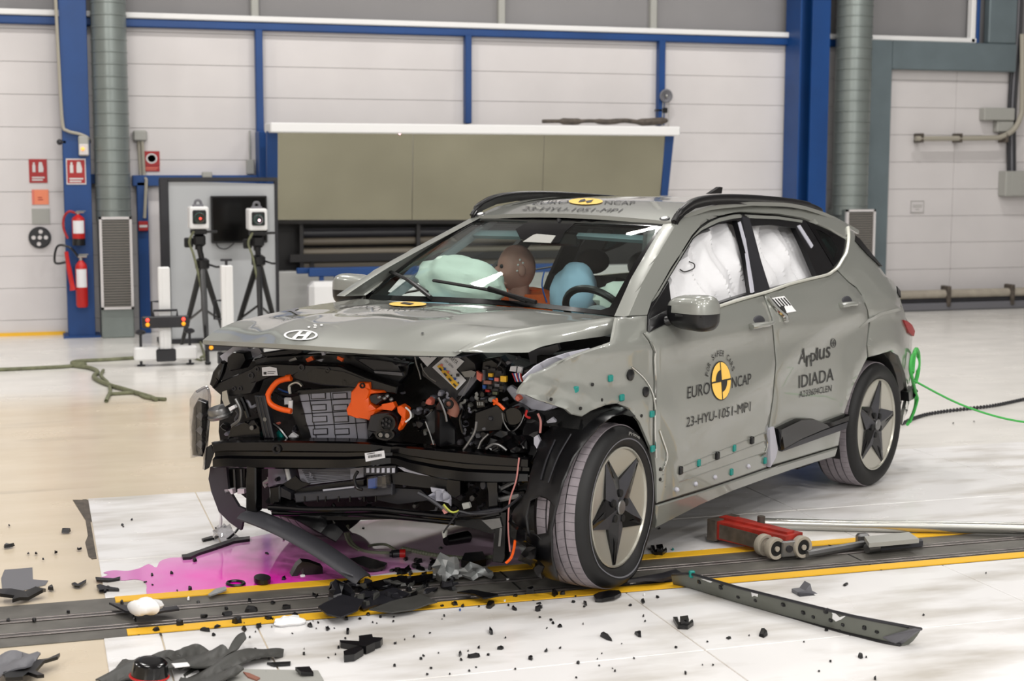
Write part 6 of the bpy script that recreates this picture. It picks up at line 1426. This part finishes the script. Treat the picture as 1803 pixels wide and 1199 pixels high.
SM = [(118, 936, 28, 5, -.1), (15, 962, 24, 5, -.15), (63, 975, 7, 4), (76, 985, 6, 3), (98, 973, 9, 4), (140, 967, 12, 3), (16, 925, 4, 4), (215, 924, 6, 5), (232, 915, 5, 3), (50, 1000-25, 6, 3), (90, 1037, 13, 7, .2), (190, 1037, 14, 4, .1), (185, 1042, 10, 7), (255, 1025, 8, 4), (268, 1030, 6, 3), (268, 1013, 8, 4), (302, 1010, 8, 4), (312, 1040, 4, 3), (334, 1038, 10, 4), (342, 988, 10, 4), (275, 1110, 15, 4, -.15), (283, 1118, 7, 4), (315, 1100, 18, 8), (360, 1110, 20, 5, .2), (382, 1104, 18, 4, -.2), (375, 1118, 9, 5), (416, 1097, 20, 5), (430, 1107, 12, 12, .4), (440, 1122, 5, 3), (455, 1104, 12, 5), (487, 1100, 12, 4), (545, 1102, 15, 8, .3), (577, 1108, 10, 7), (575, 1107, 5, 8), (560, 1096, 5, 4), (520, 1085, 16, 12, .5), (473, 1090, 14, 5), (450, 1142, 5, 2), (535, 1152, 8, 4), (596, 1140, 6, 4), (610, 1091, 12, 4), (612, 1113, 10, 9, .4), (648, 1082, 8, 5), (634, 1090, 7, 4), (670, 1086, 6, 4), (656, 1096, 4, 3), (696, 1133, 6, 3, -.3), (695, 1173, 9, 3), (741, 1161, 6, 2), (746, 1155, 6, 3), (772, 1150, 4, 2), (792, 1187, 5, 3), (810, 1153, 10, 6, -.4), (812, 1162, 5, 4), (824, 1146, 4, 3), (833, 1157, 24, 4, -.1), (838, 1175, 5, 2), (860, 1153, 7, 3), (880, 1142, 15, 5, -.1), (864, 1114, 15, 9, .6), (907, 1178, 5, 3), (934, 1160, 10, 6), (962, 1146, 9, 6), (1018, 1167, 10, 6, .3), (1055, 1172, 4, 3), (1067, 1123, 24, 9, .5), (1083, 1182, 5, 3), (1095, 1133, 4, 2), (1125, 1119, 16, 5, .3), (985, 1103, 10, 4, .1), (974, 1097, 9, 4, .6), (970, 1092, 8, 4), (950, 1087, 6, 3), (946, 1075, 15, 4, .1), (952, 1070, 10, 4), (905, 1073, 13, 4, .2), (895, 1066, 6, 3), (863, 1065, 20, 12, -.6), (843, 1068, 5, 3), (815, 1068, 10, 3), (800, 1065, 14, 4, .2), (778, 1067, 8, 4), (949, 1063, 10, 3), (1010, 1060, 10, 3), (1013, 1050, 6, 3), (1030, 1063, 12, 4, .7), (1029, 1068, 6, 4), (1110, 1066, 8, 3), (1131, 1060, 12, 9, .6), (1158, 1052, 8, 3), (1190, 1140, 6, 3), (1207, 1186, 6, 4), (1237, 1171, 4, 2), (1255, 1171, 5, 3), (1245, 1130, 5, 3), (1283, 1124, 10, 4), (1319, 1119, 5, 2), (1343, 1117, 17, 13, .3), (1416, 1130, 4, 3), (1455, 1110, 12, 4), (1462, 1165, 5, 2), (1442, 1182, 6, 3), (1515, 1157, 12, 6, .4), (1525, 1157, 4, 4), (1541, 1196, 8, 4), (1626, 1083, 5, 3), (1488, 1030, 12, 4, -.2), (1736, 1009, 3, 3), (1275, 951, 6, 4), (935, 1043, 20, 8), (908, 1050, 14, 4), (975, 1047, 18, 9), (990, 1046, 12, 4), (1100, 980, 6, 4), (700, 1026, 14, 4), (720, 1040, 16, 5), (745, 1015, 16, 6, -.3), (710, 1010, 14, 5), (690, 1005, 12, 4), (672, 1003, 10, 4), (735, 990, 18, 6), (715, 985, 12, 6), (760, 985, 10, 4), (800, 990, 18, 5, .2), (776, 966, 10, 3), (660, 1043, 20, 8, .2), (590, 1030, 14, 5), (555, 1050, 14, 5), (520, 1012, 6, 5), (500, 1020, 14, 4), (480, 1062, 12, 4), (440, 1060, 10, 4), (398, 1072, 8, 4), (350, 1060, 8, 5), (360, 1087, 20, 4, -.1), (400, 1082, 30, 5, -.1), (445, 1076, 30, 5, -.12), (505, 1070, 26, 5, -.1), (60, 1093, 10, 5), (15, 1094, 9, 5), (120, 1078, 8, 4), (236, 1088, 6, 5), (215, 1062, 8, 4), (1161, 931, 5, 3), (640, 930, 6, 3), (500, 950, 6, 3), (470, 975, 8, 3, .4), (380, 930, 5, 3), (217, 927, 4, 3), (1415, 740, 3, 2), (1678, 745, 4, 2), (1715, 742, 4, 2)]
for s in SM: frag(*s)
for k in range(40):
    x = rnd.uniform(430, 1150); y = rnd.uniform(1080, 1195); frag(x, y, rnd.uniform(2.5, 6), rnd.uniform(2, 3.5), rnd.uniform(-.5, .5))
for k in range(70):
    x = rnd.uniform(590, 800); y = 1075-(x-590)*.16-rnd.uniform(0, 55); frag(x, y, rnd.uniform(10, 38), rnd.uniform(3, 8), rnd.uniform(-.6, .3), lift=.022 if k % 2 else .010, label=('glossy black splinter', 'dark grey splinter', 'dull black splinter', 'pale grey splinter')[k % 4]+' in the heap of shreds lying across the rails', group=('glossy black', 'dark grey', 'dull black', 'pale grey')[k % 4]+' splinters heaped on the rails', mt=('black_gloss', 'charcoal', 'black_plastic', 'undertray')[k % 4])
for x, y, w, mt in ((1185, 968, 7, 'teal'), (1253, 1028, 9, 'teal'), (741, 1064, 6, 'teal'), (810, 1094-20, 5, 'blue_ink')): frag(x, y, w, 5, 0, mt=mt, label='tiny teal plastic clip lying loose by the track', group='loose teal clips')
for x, y, w in ((893, 1021, 7), (722, 1036, 12), (332, 1055, 8), (1135, 1047, 6), (889, 1058, 5)): frag(x, y, w, 5, 0, mt='foam', label='small white chip lying among black debris by the track', group='white chips')
# heap of shredded sheet on the rails
for i, (poly, lab) in enumerate((([(622, 1058), (640, 1042), (668, 1046), (690, 1036), (722, 1048), (705, 1056), (735, 1062), (700, 1074), (668, 1066), (640, 1076)], 'large torn black sheet on top of the rail debris heap'), ([(640, 1032), (690, 1020), (742, 1016), (790, 1010), (775, 1020), (720, 1030), (670, 1040)], 'glossy torn black strip across the far rail behind the debris heap'), ([(690, 1062), (740, 1050), (770, 1062), (725, 1076), (690, 1082), (650, 1076)], 'crumpled black flap at the near edge of the debris heap'), ([(805, 1046), (830, 1042), (872, 1048), (878, 1052), (850, 1056), (835, 1050)], 'flat black strip lying across the near yellow line'), ([(560, 1072), (600, 1050), (640, 1060), (630, 1078), (600, 1090), (575, 1085)], 'ragged black sheet at the left end of the debris heap'))):
    chunk(poly, .006, ('charcoal', 'black_gloss', 'undertray', 'black_plastic', 'charcoal')[i], 'torn_sheet', lab, z0=.014+.006*i, warp=.006)
chunk([(1045, 1053), (1055, 1048), (1090, 1046), (1094, 1051), (1082, 1058), (1060, 1061), (1048, 1060)], .012, 'black_plastic', 'oval_cap', 'flat oval black cap lying on the white floor past the near yellow line', warp=.01)
# long twigs of trim
chunk([(320, 981), (328, 980), (352, 972), (380, 962), (414, 951), (440, 948), (440, 953), (412, 957), (378, 969), (350, 978), (336, 985), (322, 986)], .012, 'black_plastic', 'trim_strip', 'long thin black trim strip bent across the edge of the magenta puddle')
chunk([(168, 1019), (200, 1021), (212, 1018), (211, 1022), (190, 1025), (170, 1024)], .008, 'black_plastic', 'trim_strip', 'thin black trim sliver at the corner of the white plates')
chunk([(170, 1034), (176, 1032), (188, 1036), (208, 1039), (210, 1041), (186, 1041), (175, 1043)], .010, 'black_plastic', 'trim_strip', 'short spiky black trim sliver beside the plate corner, nearer the rail')
chunk([(126, 1030), (132, 1028), (137, 1031), (152, 1023), (152, 1026), (140, 1035), (131, 1034)], .008, 'black_plastic', 'trim_strip', 'hooked black trim sliver on the beige floor left of the plates')
chunk([(0, 1052), (20, 1050), (45, 1048), (81, 1047), (76, 1052), (50, 1058), (35, 1062), (22, 1067), (26, 1062), (0, 1060)], .014, 'black_plastic', 'torn_sheet', 'ragged black shard on the beige floor beside the rails', warp=.03)
chunk([(355, 952), (372, 947), (385, 947), (372, 951), (358, 954)], .01, 'black_plastic', 'trim_strip', 'short black sliver near the hanging clear plastic')
# hanging clear plastic at the front corner
t = empty('plastic_film', G(396, 950), 'crumpled clear plastic film hanging from the front corner above the puddle', 'film')
rn = G(396, 952, .0); yd = rn.y
MB().ball(WP(396, 944, yd), (.055, .05, .05), 12, 9, None, lambda q: q*(1+.25*math.sin(9*q.x+5*q.z)*math.cos(8*q.y))).obj('film_bunch', 'clear_plastic', t)
MB().tube([WP(388, 928, yd), WP(389, 910, yd-.01), WP(386, 895, yd), WP(385, 880, yd)], [.008, .006, .01, .012], 6, 4).obj('film_strip', 'foam', t)
MB().tube([WP(400, 950, yd), WP(412, 940, yd+.03), WP(420, 930, yd+.05), WP(428, 925, yd+.08)], .006, 6, 4).obj('film_wire', 'black_plastic', t)
# long bumper reinforcement lying at a slant
t = empty('bumper_strip', G(560, 1000), 'long dark bumper strip slanting from the car corner down to the track', 'strip')
A0, B0 = CX(428, 908, 1.95), None
tipw = G(640, 1022, .03); topw = ROT @ F(.02)(434, 906)
d = (tipw-topw).normalized(); sd = d.cross(V((0, 0, 1))).normalized(); un = sd.cross(d)
g = []
for i in range(13):
    u = i/12; p = topw.lerp(tipw, u)+V((0, 0, .03*4*u*(1-u))); w = .075-.012*u
    g.append([p+sd*(-w)-un*.0, p+sd*(-w*.7)+un*.018, p+un*.024, p+sd*(w*.7)+un*.018, p+sd*w])
MB().slab(g, lambda q: un*-.006).obj('strip_body', 'dark_grey', t, 50)
decal([[(600, 1004), (622, 1012), (622, 1014.5), (600, 1006.5)]], lambda x, y: hit(CW, rayw(x, y), topw+un*.026, un), V((0, 0, 0)), 'mid_grey', t, 'print')
g = []
for i in range(15):
    u = i/14; p = topw.lerp(tipw, .05+.62*u)+sd*.10*(-1)+V((0, 0, .05)); q = .02*abs(math.sin(u*16))
    g.append([p+un*(.0), p-sd*.04+un*(.03+q), p-sd*.10+un*(.02+q*1.2), p-sd*(.14+q)+un*.0])
MB().slab(g, lambda q: un*-.005).obj('ribbed_flange', 'black_plastic', t, 20)
tr = WP(530, 1003, G(530, 1020).y); t2 = empty('strip_bracket', G(530, 1020), 'black bracket with small white roller standing in the puddle under the slanting strip', 'bracket')
bp = lambda x, y: WP(x, y, G(535, 1016).y)
MB().prism([bp(*q) for q in ((524, 996), (532, 989), (545, 990), (568, 998), (569, 1014), (535, 1014), (534, 1000), (524, 1014), (513, 1016), (516, 1010))], (0, .06, 0)).obj('bracket_body', 'black_plastic', t2)
MB().lathe([(.012, -.01), (.014, 0), (.012, .01)], bp(532, 1018)+V((0, -.01, .006)), (1, 0, 0), 14).obj('roller', 'foam', t2)
chunk([(616, 993), (640, 988), (660, 991), (682, 1000), (678, 1006), (650, 1009), (630, 1003)], .012, 'black_plastic', 'torn_sheet', 'smooth dark tongue-shaped piece lying in the puddle beyond the strip end', warp=.02)  # thin dark tongue-shaped slab, slightly warped
MB_ = MB().tube([G(x, y, .012) for x, y in ell(415, 1027, 15, 4.2, 20)+[(430, 1027)]], .007, 6); tag(MB_.obj('rubber_ring', 'black_plastic'), 'thin black rubber ring lying at the deep magenta end of the puddle', 'ring')
chunk(ell(462, 1026, 15, 6, 14), .018, 'black_plastic', 'round_cap', 'flat round black cap in the puddle next to the rubber ring', warp=.01)
chunk([(366, 1050), (380, 1043), (398, 1040), (399, 1046), (384, 1050), (370, 1054)], .006, 'foil', 'foil_strip', 'grey-green foil sliver on the far yellow line', warp=.02)
# tube and hose in the puddle
t = empty('plastic_tube', G(805, 953), 'short black plastic tube lying in the puddle under the car', 'tube')
a, c = G(785, 952, .03), G(823, 945, .03); MB().tube([a, a.lerp(c, .5), c], [.024, .028, .030], 14).obj('tube_body', 'black_plastic', t); MB().cyl(c, c+(c-a).normalized()*.01, .022, 14).obj('tube_mouth', 'black_matte', t)
t = empty('hose_loop', G(700, 972), 'olive corrugated hose looping through the puddle with red-banded connector', 'hose')
HP = lambda x, y, h=.012: G(x, y, h)
MB().tube([HP(612, 926, .10), HP(613, 938, .06), HP(618, 952, .03), HP(630, 965), HP(650, 972), HP(690, 974)], .008, 8, 5).tube([HP(606, 926, .10), HP(609, 945, .05), HP(616, 958, .02), HP(632, 969)], .006, 8, 5).tube([HP(648, 962), HP(660, 959, .02), HP(680, 959, .02), HP(695, 968)], .006, 8, 5).obj('hose_end', 'hose_olive', t)
pth = resample(catmull([HP(*q) for q in ((708, 966), (730, 971), (765, 978), (810, 983), (850, 983), (868, 981))], 6), 60)
MB().tube(pth, [.013 if k % 2 else .010 for k in range(60)], 8).obj('corrugated_hose', 'hose_olive', t)
MB().cyl(HP(690, 976, .02), HP(703, 975, .02), .020, 14).cyl(HP(686, 976, .02), HP(690, 976, .02), .013, 12).obj('connector', 'charcoal', t); MB().cyl(HP(704, 975, .02), HP(714, 975, .02), .021, 14).obj('red_band', 'red', t)
# foil and white torn metal pieces
def crumpled(px, py, w, h, mt, label, name):
    b = MB(); c = G(px, py, .01); rg = random.Random(px)
    g = [[c+V((w*(i/5-.5)+rg.uniform(-.01, .01), .03*math.sin(i*2.1+j)+rg.uniform(-.012, .012), h*j/4*(1-.5*abs(i/5-.5))+rg.uniform(0, .012))) for j in range(5)] for i in range(6)]
    tag(b.slab(g, (0, .004, 0)).obj(name, mt, None, 15), label, 'fragment')
crumpled(785, 1022, .11, .11, 'foil', 'crumpled silver foil shred standing upright on the rail', 'foil_shred')
crumpled(835, 1020, .15, .06, 'foil', 'low crumpled silver foil shred on the rail beside the upright one', 'foil_shred')
crumpled(602, 1062, .10, .09, 'charcoal', 'crumpled dark wire-edged shred standing on the rail', 'foil_shred')
chunk([(818, 985), (850, 982), (856, 996), (830, 1001), (812, 998)], .03, 'black_plastic', 'foam_block', 'dark reddish-black block lying on the far yellow line')
# curved panel with white foam lump
cp = chunk([(192, 1066), (205, 1069), (232, 1072), (262, 1070), (290, 1074), (312, 1078), (316, 1081), (290, 1086), (255, 1088), (222, 1082), (200, 1074)], .008, 'charcoal', 'curved_panel', 'curved dark panel piece lying across the rail with white foam on it', z0=.022, warp=.03)
tag(MB().ball(G(256, 1068, .075), (.065, .05, .032), 16, 10, None, lambda q: q*(1+.12*math.sin(7*q.x+4*q.y))).obj('foam_lump', 'foam'), 'white foam lump resting on the curved dark panel', 'foam')
tag(MB().ball(G(508, 1094, .018), (.06, .04, .018), 12, 8, None, lambda q: q*(1+.2*math.sin(7*q.x+9*q.y))).obj('foam_lump', 'foam'), 'flat white foam patch by the near yellow line', 'foam')
# big shredded undertray in the foreground
def heap(poly, label, rid, name='undertray_sheet', mt='undertray', h=.022):
    P, T = tri_poly(poly, [], 5); v = [G(x, y, h)+V((0, 0, .016*abs(math.sin((x*.30+y)*.16+rid))**.7+.016*math.sin(x*.028+rid)+.006*math.sin(x*.11+y*.2))) for x, y in P]
    n = len(v); cnt = {}
    for f in T:
        for i in range(3): k = tuple(sorted((f[i], f[(i+1) % 3]))); cnt[k] = cnt.get(k, 0)+1
    rim = [(f[i], f[(i+1) % 3]) for f in T for i in range(3) if cnt[tuple(sorted((f[i], f[(i+1) % 3])))] == 1]
    return tag(make(name, v+[q-V((0, 0, .006)) for q in v], list(T)+[tuple(i+n for i in reversed(f)) for f in T]+[(b, a, a+n, b+n) for a, b in rim], mt, None, 60), label, 'panel')
heap([(168, 1196), (188, 1186), (216, 1164), (222, 1165), (236, 1172), (246, 1166), (250, 1172), (280, 1160), (320, 1160), (330, 1175), (300, 1190), (260, 1200), (200, 1206)], 'ribbed grey-black undertray piece at the bottom left corner of the heap', 0)
heap([(282, 1160), (318, 1146), (328, 1134), (388, 1140), (402, 1146), (420, 1128), (428, 1122), (434, 1132), (420, 1142), (398, 1156), (380, 1168), (340, 1176), (310, 1172)], 'ribbed undertray piece with a spike, at the back of the foreground heap', 1.2, h=.035)
heap([(340, 1176), (382, 1166), (420, 1156), (500, 1148), (498, 1155), (470, 1166), (420, 1178), (390, 1184), (430, 1190), (400, 1206), (310, 1206), (320, 1186)], 'ribbed undertray piece ending in a long pointed blade', 2.1, h=.012)
chunk([(470, 1170), (512, 1168), (511, 1172), (482, 1174)], .008, 'black_plastic', 'trim_strip', 'small pointed black strip right of the undertray blade')
t = empty('black_cup', G(265, 1198), 'black plastic cup with red ring on the undertray heap', 'cup'); c = G(263, 1196, .05)
MB().lathe([(.060, 0), (.062, .02), (.055, .06), (.048, .065), (.03, .066)], c, (.1, -.1, 1), 24).obj('cup_body', 'black_gloss', t); MB().tube([c+V((.063*math.cos(R(a)), .063*math.sin(R(a)), .012-.006*math.cos(R(a)))) for a in range(0, 361, 15)], .004, 6).obj('red_ring', 'red', t)
chunk([(302, 1170), (330, 1168), (334, 1173), (308, 1176)], .004, 'foam', 'label_scrap', 'white torn label scrap on the ribbed undertray heap', z0=.085)
chunk([(428, 1186), (440, 1189), (458, 1197), (452, 1201), (436, 1195)], .008, 'brown', 'wood_splinter', 'brown splinter beside the undertray heap')
chunk([(400, 1180), (440, 1180), (560, 1182), (570, 1199), (480, 1204), (400, 1204)], .004, 'box_grey', 'clear_sheet', 'pale sheet scrap lying flat under the undertray pieces', z0=.007)
chunk([(520, 1184), (545, 1180), (552, 1190), (530, 1192)], .012, 'black_plastic', 'torn_sheet', 'small black shard on the pale sheet scrap', z0=.012, warp=.01)
heap([(-6, 1166), (10, 1162), (30, 1160), (55, 1159), (72, 1165), (60, 1178), (44, 1187), (20, 1192), (4, 1199), (-8, 1199)], 'grey curved shell piece at the lower left corner of the floor', .3, 'shell_piece', 'mid_grey')
chunk([(34, 1188), (60, 1174), (85, 1166), (106, 1162), (102, 1167), (78, 1176), (62, 1188), (78, 1199), (66, 1202), (50, 1190), (40, 1198), (10, 1204), (6, 1196)], .012, 'black_plastic', 'fin_piece', 'black fin edge with arms on the grey shell piece', z0=.02, warp=.02)
# broken bracket and other single pieces
t = empty('broken_bracket', G(640, 1150), 'black broken bracket with forked arm lying alone in the foreground', 'bracket')
bq = lambda p, z=.008: [G(x, y, z) for x, y in p]
MB().prism(bq([(632, 1133), (655, 1130), (660, 1145), (645, 1152), (633, 1150)]), (0, 0, .03)).obj('bracket_body', 'black_plastic', t)
MB().prism(bq([(598, 1136), (634, 1138), (632, 1146), (600, 1141)]), (0, 0, .02)).prism(bq([(655, 1133), (674, 1134), (670, 1140), (656, 1144)]), (0, 0, .025)).prism(bq([(632, 1148), (622, 1152), (605, 1158), (606, 1166), (624, 1164), (640, 1154)]), (0, 0, .025)).obj('bracket_arm', 'black_plastic', t)
def clip_piece(px, py, s, label):
    t = empty('trim_clip', G(px, py), label, 'clip')
    f = lambda x, y, z=.008: G(px+x*s, py+y*s, z)
    MB().prism([f(-18, -6), (f(-10, -6)), f(-8, 3), f(8, 5), f(16, -2), f(18, 3), f(8, 10), f(-10, 9)], (0, 0, .014)).obj('clip_frame', 'black_plastic', t)
    MB().prism([f(-6, -4, .02), f(8, -6, .02), f(10, 2, .02), f(-4, 3, .02)], (0, 0, .02)).cyl(f(6, -4, .03), f(6, -4, .07), .004).obj('clip_core', 'black_gloss', t)
clip_piece(1203, 1098, 1., 'black trim clip shaped like a small cradle near the sill trim'); clip_piece(1160, 970, .8, 'black clip lying beyond the far yellow line beside the front wheel')
clip_piece(1408, 972, .0001+.3, 'tiny clip by the jack wheel') if False else None
t = empty('winged_clip', G(1425, 1050), 'grey winged clip standing on the white floor beyond the sill trim', 'clip')
w = lambda x, y: WP(x, y, G(1425, 1049).y)
MB().prism([w(*q) for q in ((1404, 1042), (1418, 1040), (1427, 1028), (1430, 1040), (1447, 1049), (1438, 1053), (1404, 1050))], (0, .05, 0)).obj('clip_body', 'mid_grey', t); MB().prism([w(*q) for q in ((1404, 1050), (1434, 1054), (1434, 1046), (1404, 1043))], (0, -.02, 0)).obj('clip_foot', 'dark_grey', t)
# ---- long sill trim in front of the track
t = empty('sill_trim', G(1430, 1090), 'long grey-black sill trim lying upside down from the track towards the camera', 'trim')
tp = [(1183, 1012), (1215, 1010), (1300, 1035), (1400, 1060), (1500, 1085), (1600, 1104), (1622, 1108)]; bt_ = [(1190, 1026), (1212, 1032), (1290, 1056), (1385, 1084), (1480, 1112), (1560, 1132), (1586, 1136)]
top_ = resample([G(x, y, .085 if 1200 < x < 1610 else .06) for x, y in tp], 30); bot_ = resample([G(x, y, .010) for x, y in bt_], 30)
g = [[a.lerp(b, s)+V((0, 0, -.022*4*s*(1-s))) for s in (0, .04, .2, .4, .6, .8, .94, 1)] for a, b in zip(top_, bot_)]
trm = MB().slab(g, (0, 0.006, -.004)).obj('trim_body', 'trim_grey', t, 45)
MB().tube([q+V((0, 0, .001)) for q in top_], .006, 6).obj('trim_edge', 'charcoal', t); MB().tube([q+V((0, 0, .0)) for q in bot_], .007, 6).obj('trim_edge', 'black_plastic', t)
TS = BVHTree.FromPolygons([q for r in g for q in r], [(i*8+j, i*8+j+1, (i+1)*8+j+1, (i+1)*8+j) for i in range(29) for j in range(7)])
def TP(x, y):
    h = TS.ray_cast(CW, rayw(x, y).normalized()); return h[0] if h[0] is not None else TS.find_nearest(G(x, y, .05))[0]
for i, (x, y, w_, h_) in enumerate(((1270, 1036, 9, 6), (1232, 1026, 8, 6), (1247, 1047, 5, 4), (1300, 1052, 6, 4), (1330, 1058, 5, 5), (1380, 1050, 5, 4), (1425, 1060, 5, 4), (1465, 1072, 5, 4), (1510, 1083, 5, 4), (1455, 1078, 10, 7), (1415, 1080, 8, 5), (1432, 1087, 5, 4), (1463, 1093, 7, 4), (1484, 1101, 5, 4), (1522, 1107, 6, 6), (1380, 1066, 9, 5), (1544, 1113, 6, 3))):
    c = TP(x, y); MB().box(c+V((-w_*.0011, -.008, -.004)), c+V((w_*.0011, .008, h_*.0022)), bev=.003).obj('clip', 'black_plastic', t)
for p in ([(1320, 1043), (1333, 1045), (1332, 1054), (1326, 1052), (1322, 1054)], [(1464, 1079), (1488, 1081), (1489, 1086), (1476, 1090), (1462, 1083)], [(1232, 1022), (1255, 1025), (1250, 1029), (1236, 1028)]): decal([p], TP, V((0, -.010, .010)), 'foam', t, 'sticker')
c = TP(1218, 1017); MB().box(c+V((-.012, -.01, 0)), c+V((.012, .01, .03)), bev=.004).obj('teal_clip', 'teal', t)
cap = [G(1555, 1121, .03), G(1610, 1106, .09), G(1622, 1108, .085), G(1588, 1134, .012), G(1575, 1134, .012)]
MB().prism(cap, (0, .004, -.004)).obj('end_cap', 'mid_grey', t)
# torn trim beside its far end
chunk([(1072, 1030), (1110, 1028), (1140, 1024), (1165, 1016), (1190, 1013), (1200, 1018), (1180, 1026), (1150, 1032), (1105, 1034)], .014, 'charcoal', 'torn_sheet', 'bent dark trim end lying on the near yellow line beside the wheel', z0=.012, warp=.03)
# ---- red beam with rollers (trolley jack), pole, scissor plate
t = empty('red_trolley', G(1340, 985), 'worn red steel trolley arm with four small rollers lying over the track', 'trolley')
A, B = G(1272, 932, .06), G(1398, 962, .06)
d = (B-A).normalized(); d.z = 0; sd = d.cross(V((0, 0, 1))).normalized()
def bb(P0, P1, w, z0, z1, w2=None):
    w2 = w2 or w; q = [P0-sd*w, P1-sd*w2, P1+sd*w2, P0+sd*w]; return MB().prism([V((p.x, p.y, z0)) for p in q], (0, 0, z1-z0))
bb(A, B, .075, .03, .115, .06).obj('arm_body', 'jack_red', t)
bb(A-d*.02, A+d*.03, .085, .022, .12).obj('arm_end', 'dirty', t); bb(A+d*.06, A+d*.30, .078, .05, .11).obj('scuffed_plate', 'dirty', t) if False else None
MB().prism([p+sd*.0765 for p in (A+d*.05+V((0, 0, -.02)), A+d*.28+V((0, 0, -.025)), A+d*.28+V((0, 0, .04)), A+d*.05+V((0, 0, .045)))], sd*.003).obj('scuffed_plate', 'dirty', t)
bb(A, B-d*.02, .025, .115, .125).obj('rib', 'jack_red', t)
MB().cyl(A.lerp(B, .45)-sd*.05+V((0, 0, .05)), A.lerp(B, .45)-sd*.05+V((0, 0, .09)), .018, 12).obj('bolt', 'dirty', t)
rx = (G(1410, 976)-G(1352, 986)); rx.z = 0; rx.normalize(); ry = rx.cross(V((0, 0, 1)))
for px, py in ((1360, 988), (1407, 985)):
    c = G(px, py, .0); c = V((c.x, c.y, .062))
    for o_ in (.0, -.07):
        MB().lathe([(.030, -.006), (.048, -.004), (.050, .0), (.050, .026), (.048, .03), (.036, .03), (.034, .024), (.012, .024), (.012, .034), (.001, .034)], c-ry*(.0 if o_ == 0 else o_)*-1, ry, 24).obj('roller', 'kerb', t)
    MB().lathe([(.033, .0245), (.033, .027), (.013, .027)], c, ry, 20).obj('hub_ring', 'black_matte', t)
c = (G(1360, 988)+G(1407, 985))/2; c.z = .06; MB().box(c+V((-.035, -.03, -.04)), c+V((.035, .02, .035)), bev=.006).obj('axle_block', 'steel', t); MB().lathe([(.016, .028), (.016, .036), (.006, .036)], c, (0, -1, 0), 14).obj('axle_nut', 'charcoal', t)
tag(MB().tube([G(1345, 922, .031), G(1500, 926, .033), G(1680, 928, .04), G(1860, 932, .044)], .028, 16).obj('steel_pole', 'silver'), 'long pale steel pole lying on the floor behind the red trolley', 'pole')
t = empty('hinged_plate', G(1560, 960), 'grey hinged metal plate on a long arm lying along the track', 'plate')
a, c = G(1420, 976, .03), G(1520, 958, .03); MB().tube([a, c], .018, 8).obj('arm', 'steel', t)
MB().prism([G(x, y, .05) for x, y in ((1522, 952), (1600, 944), (1618, 956), (1530, 964))], (0, 0, .02)).obj('plate', 'box_grey', t); MB().cyl(G(1526, 966, .03), G(1545, 963, .03), .022, 12).box(G(1512, 960, .02), G(1512, 960, .02)+V((.06, .04, .05)), bev=.01).obj('hinge', 'steel', t); MB().prism([G(x, y, .012) for x, y in ((1532, 966), (1622, 958), (1625, 962), (1535, 971))], (0, 0, .025)).obj('base', 'dark_grey', t)
# green rope at the tail of the car
t = empty('green_rope', G(1600, 745), 'green rope looped on the rear bumper and running to the floor', 'rope')
rp = [SLw for SLw in [ROT @ (SL(x, y)+V((0, .03, 0))) for x, y in ((1600, 622), (1596, 630), (1594, 650), (1598, 668), (1603, 690), (1604, 710), (1598, 730), (1589, 746))]]
MB().tube(rp, .010, 6, 4).tube([ROT @ (SL(x, y)+V((0, .035, 0))) for x, y in ((1596, 655), (1599, 625), (1603, 614), (1607, 622), (1607, 650), (1602, 672))], .012, 6, 4).obj('loop', 'green_rope', t)
MB().tube([rp[3], ROT @ (SL(1600, 690)+V((0, .045, 0))), ROT @ (SL(1604, 705)+V((0, .04, 0))), ROT @ (SL(1594, 742)+V((0, .03, 0)))], .007, 6, 4).obj('strand', 'green_rope', t)
q = rp[3]; far = WP(1860, 750, q.y-.6)
MB().tube([q, q.lerp(far, .33)+V((0, 0, -.05)), q.lerp(far, .66)+V((0, 0, -.05)), far], .006, 6, 5).obj('running_line', 'green_rope', t)
MB().ball(ROT @ (SL(1602, 640)+V((0, .02, 0))), (.03, .03, .05), 10, 8).obj('hook', 'foam', t)
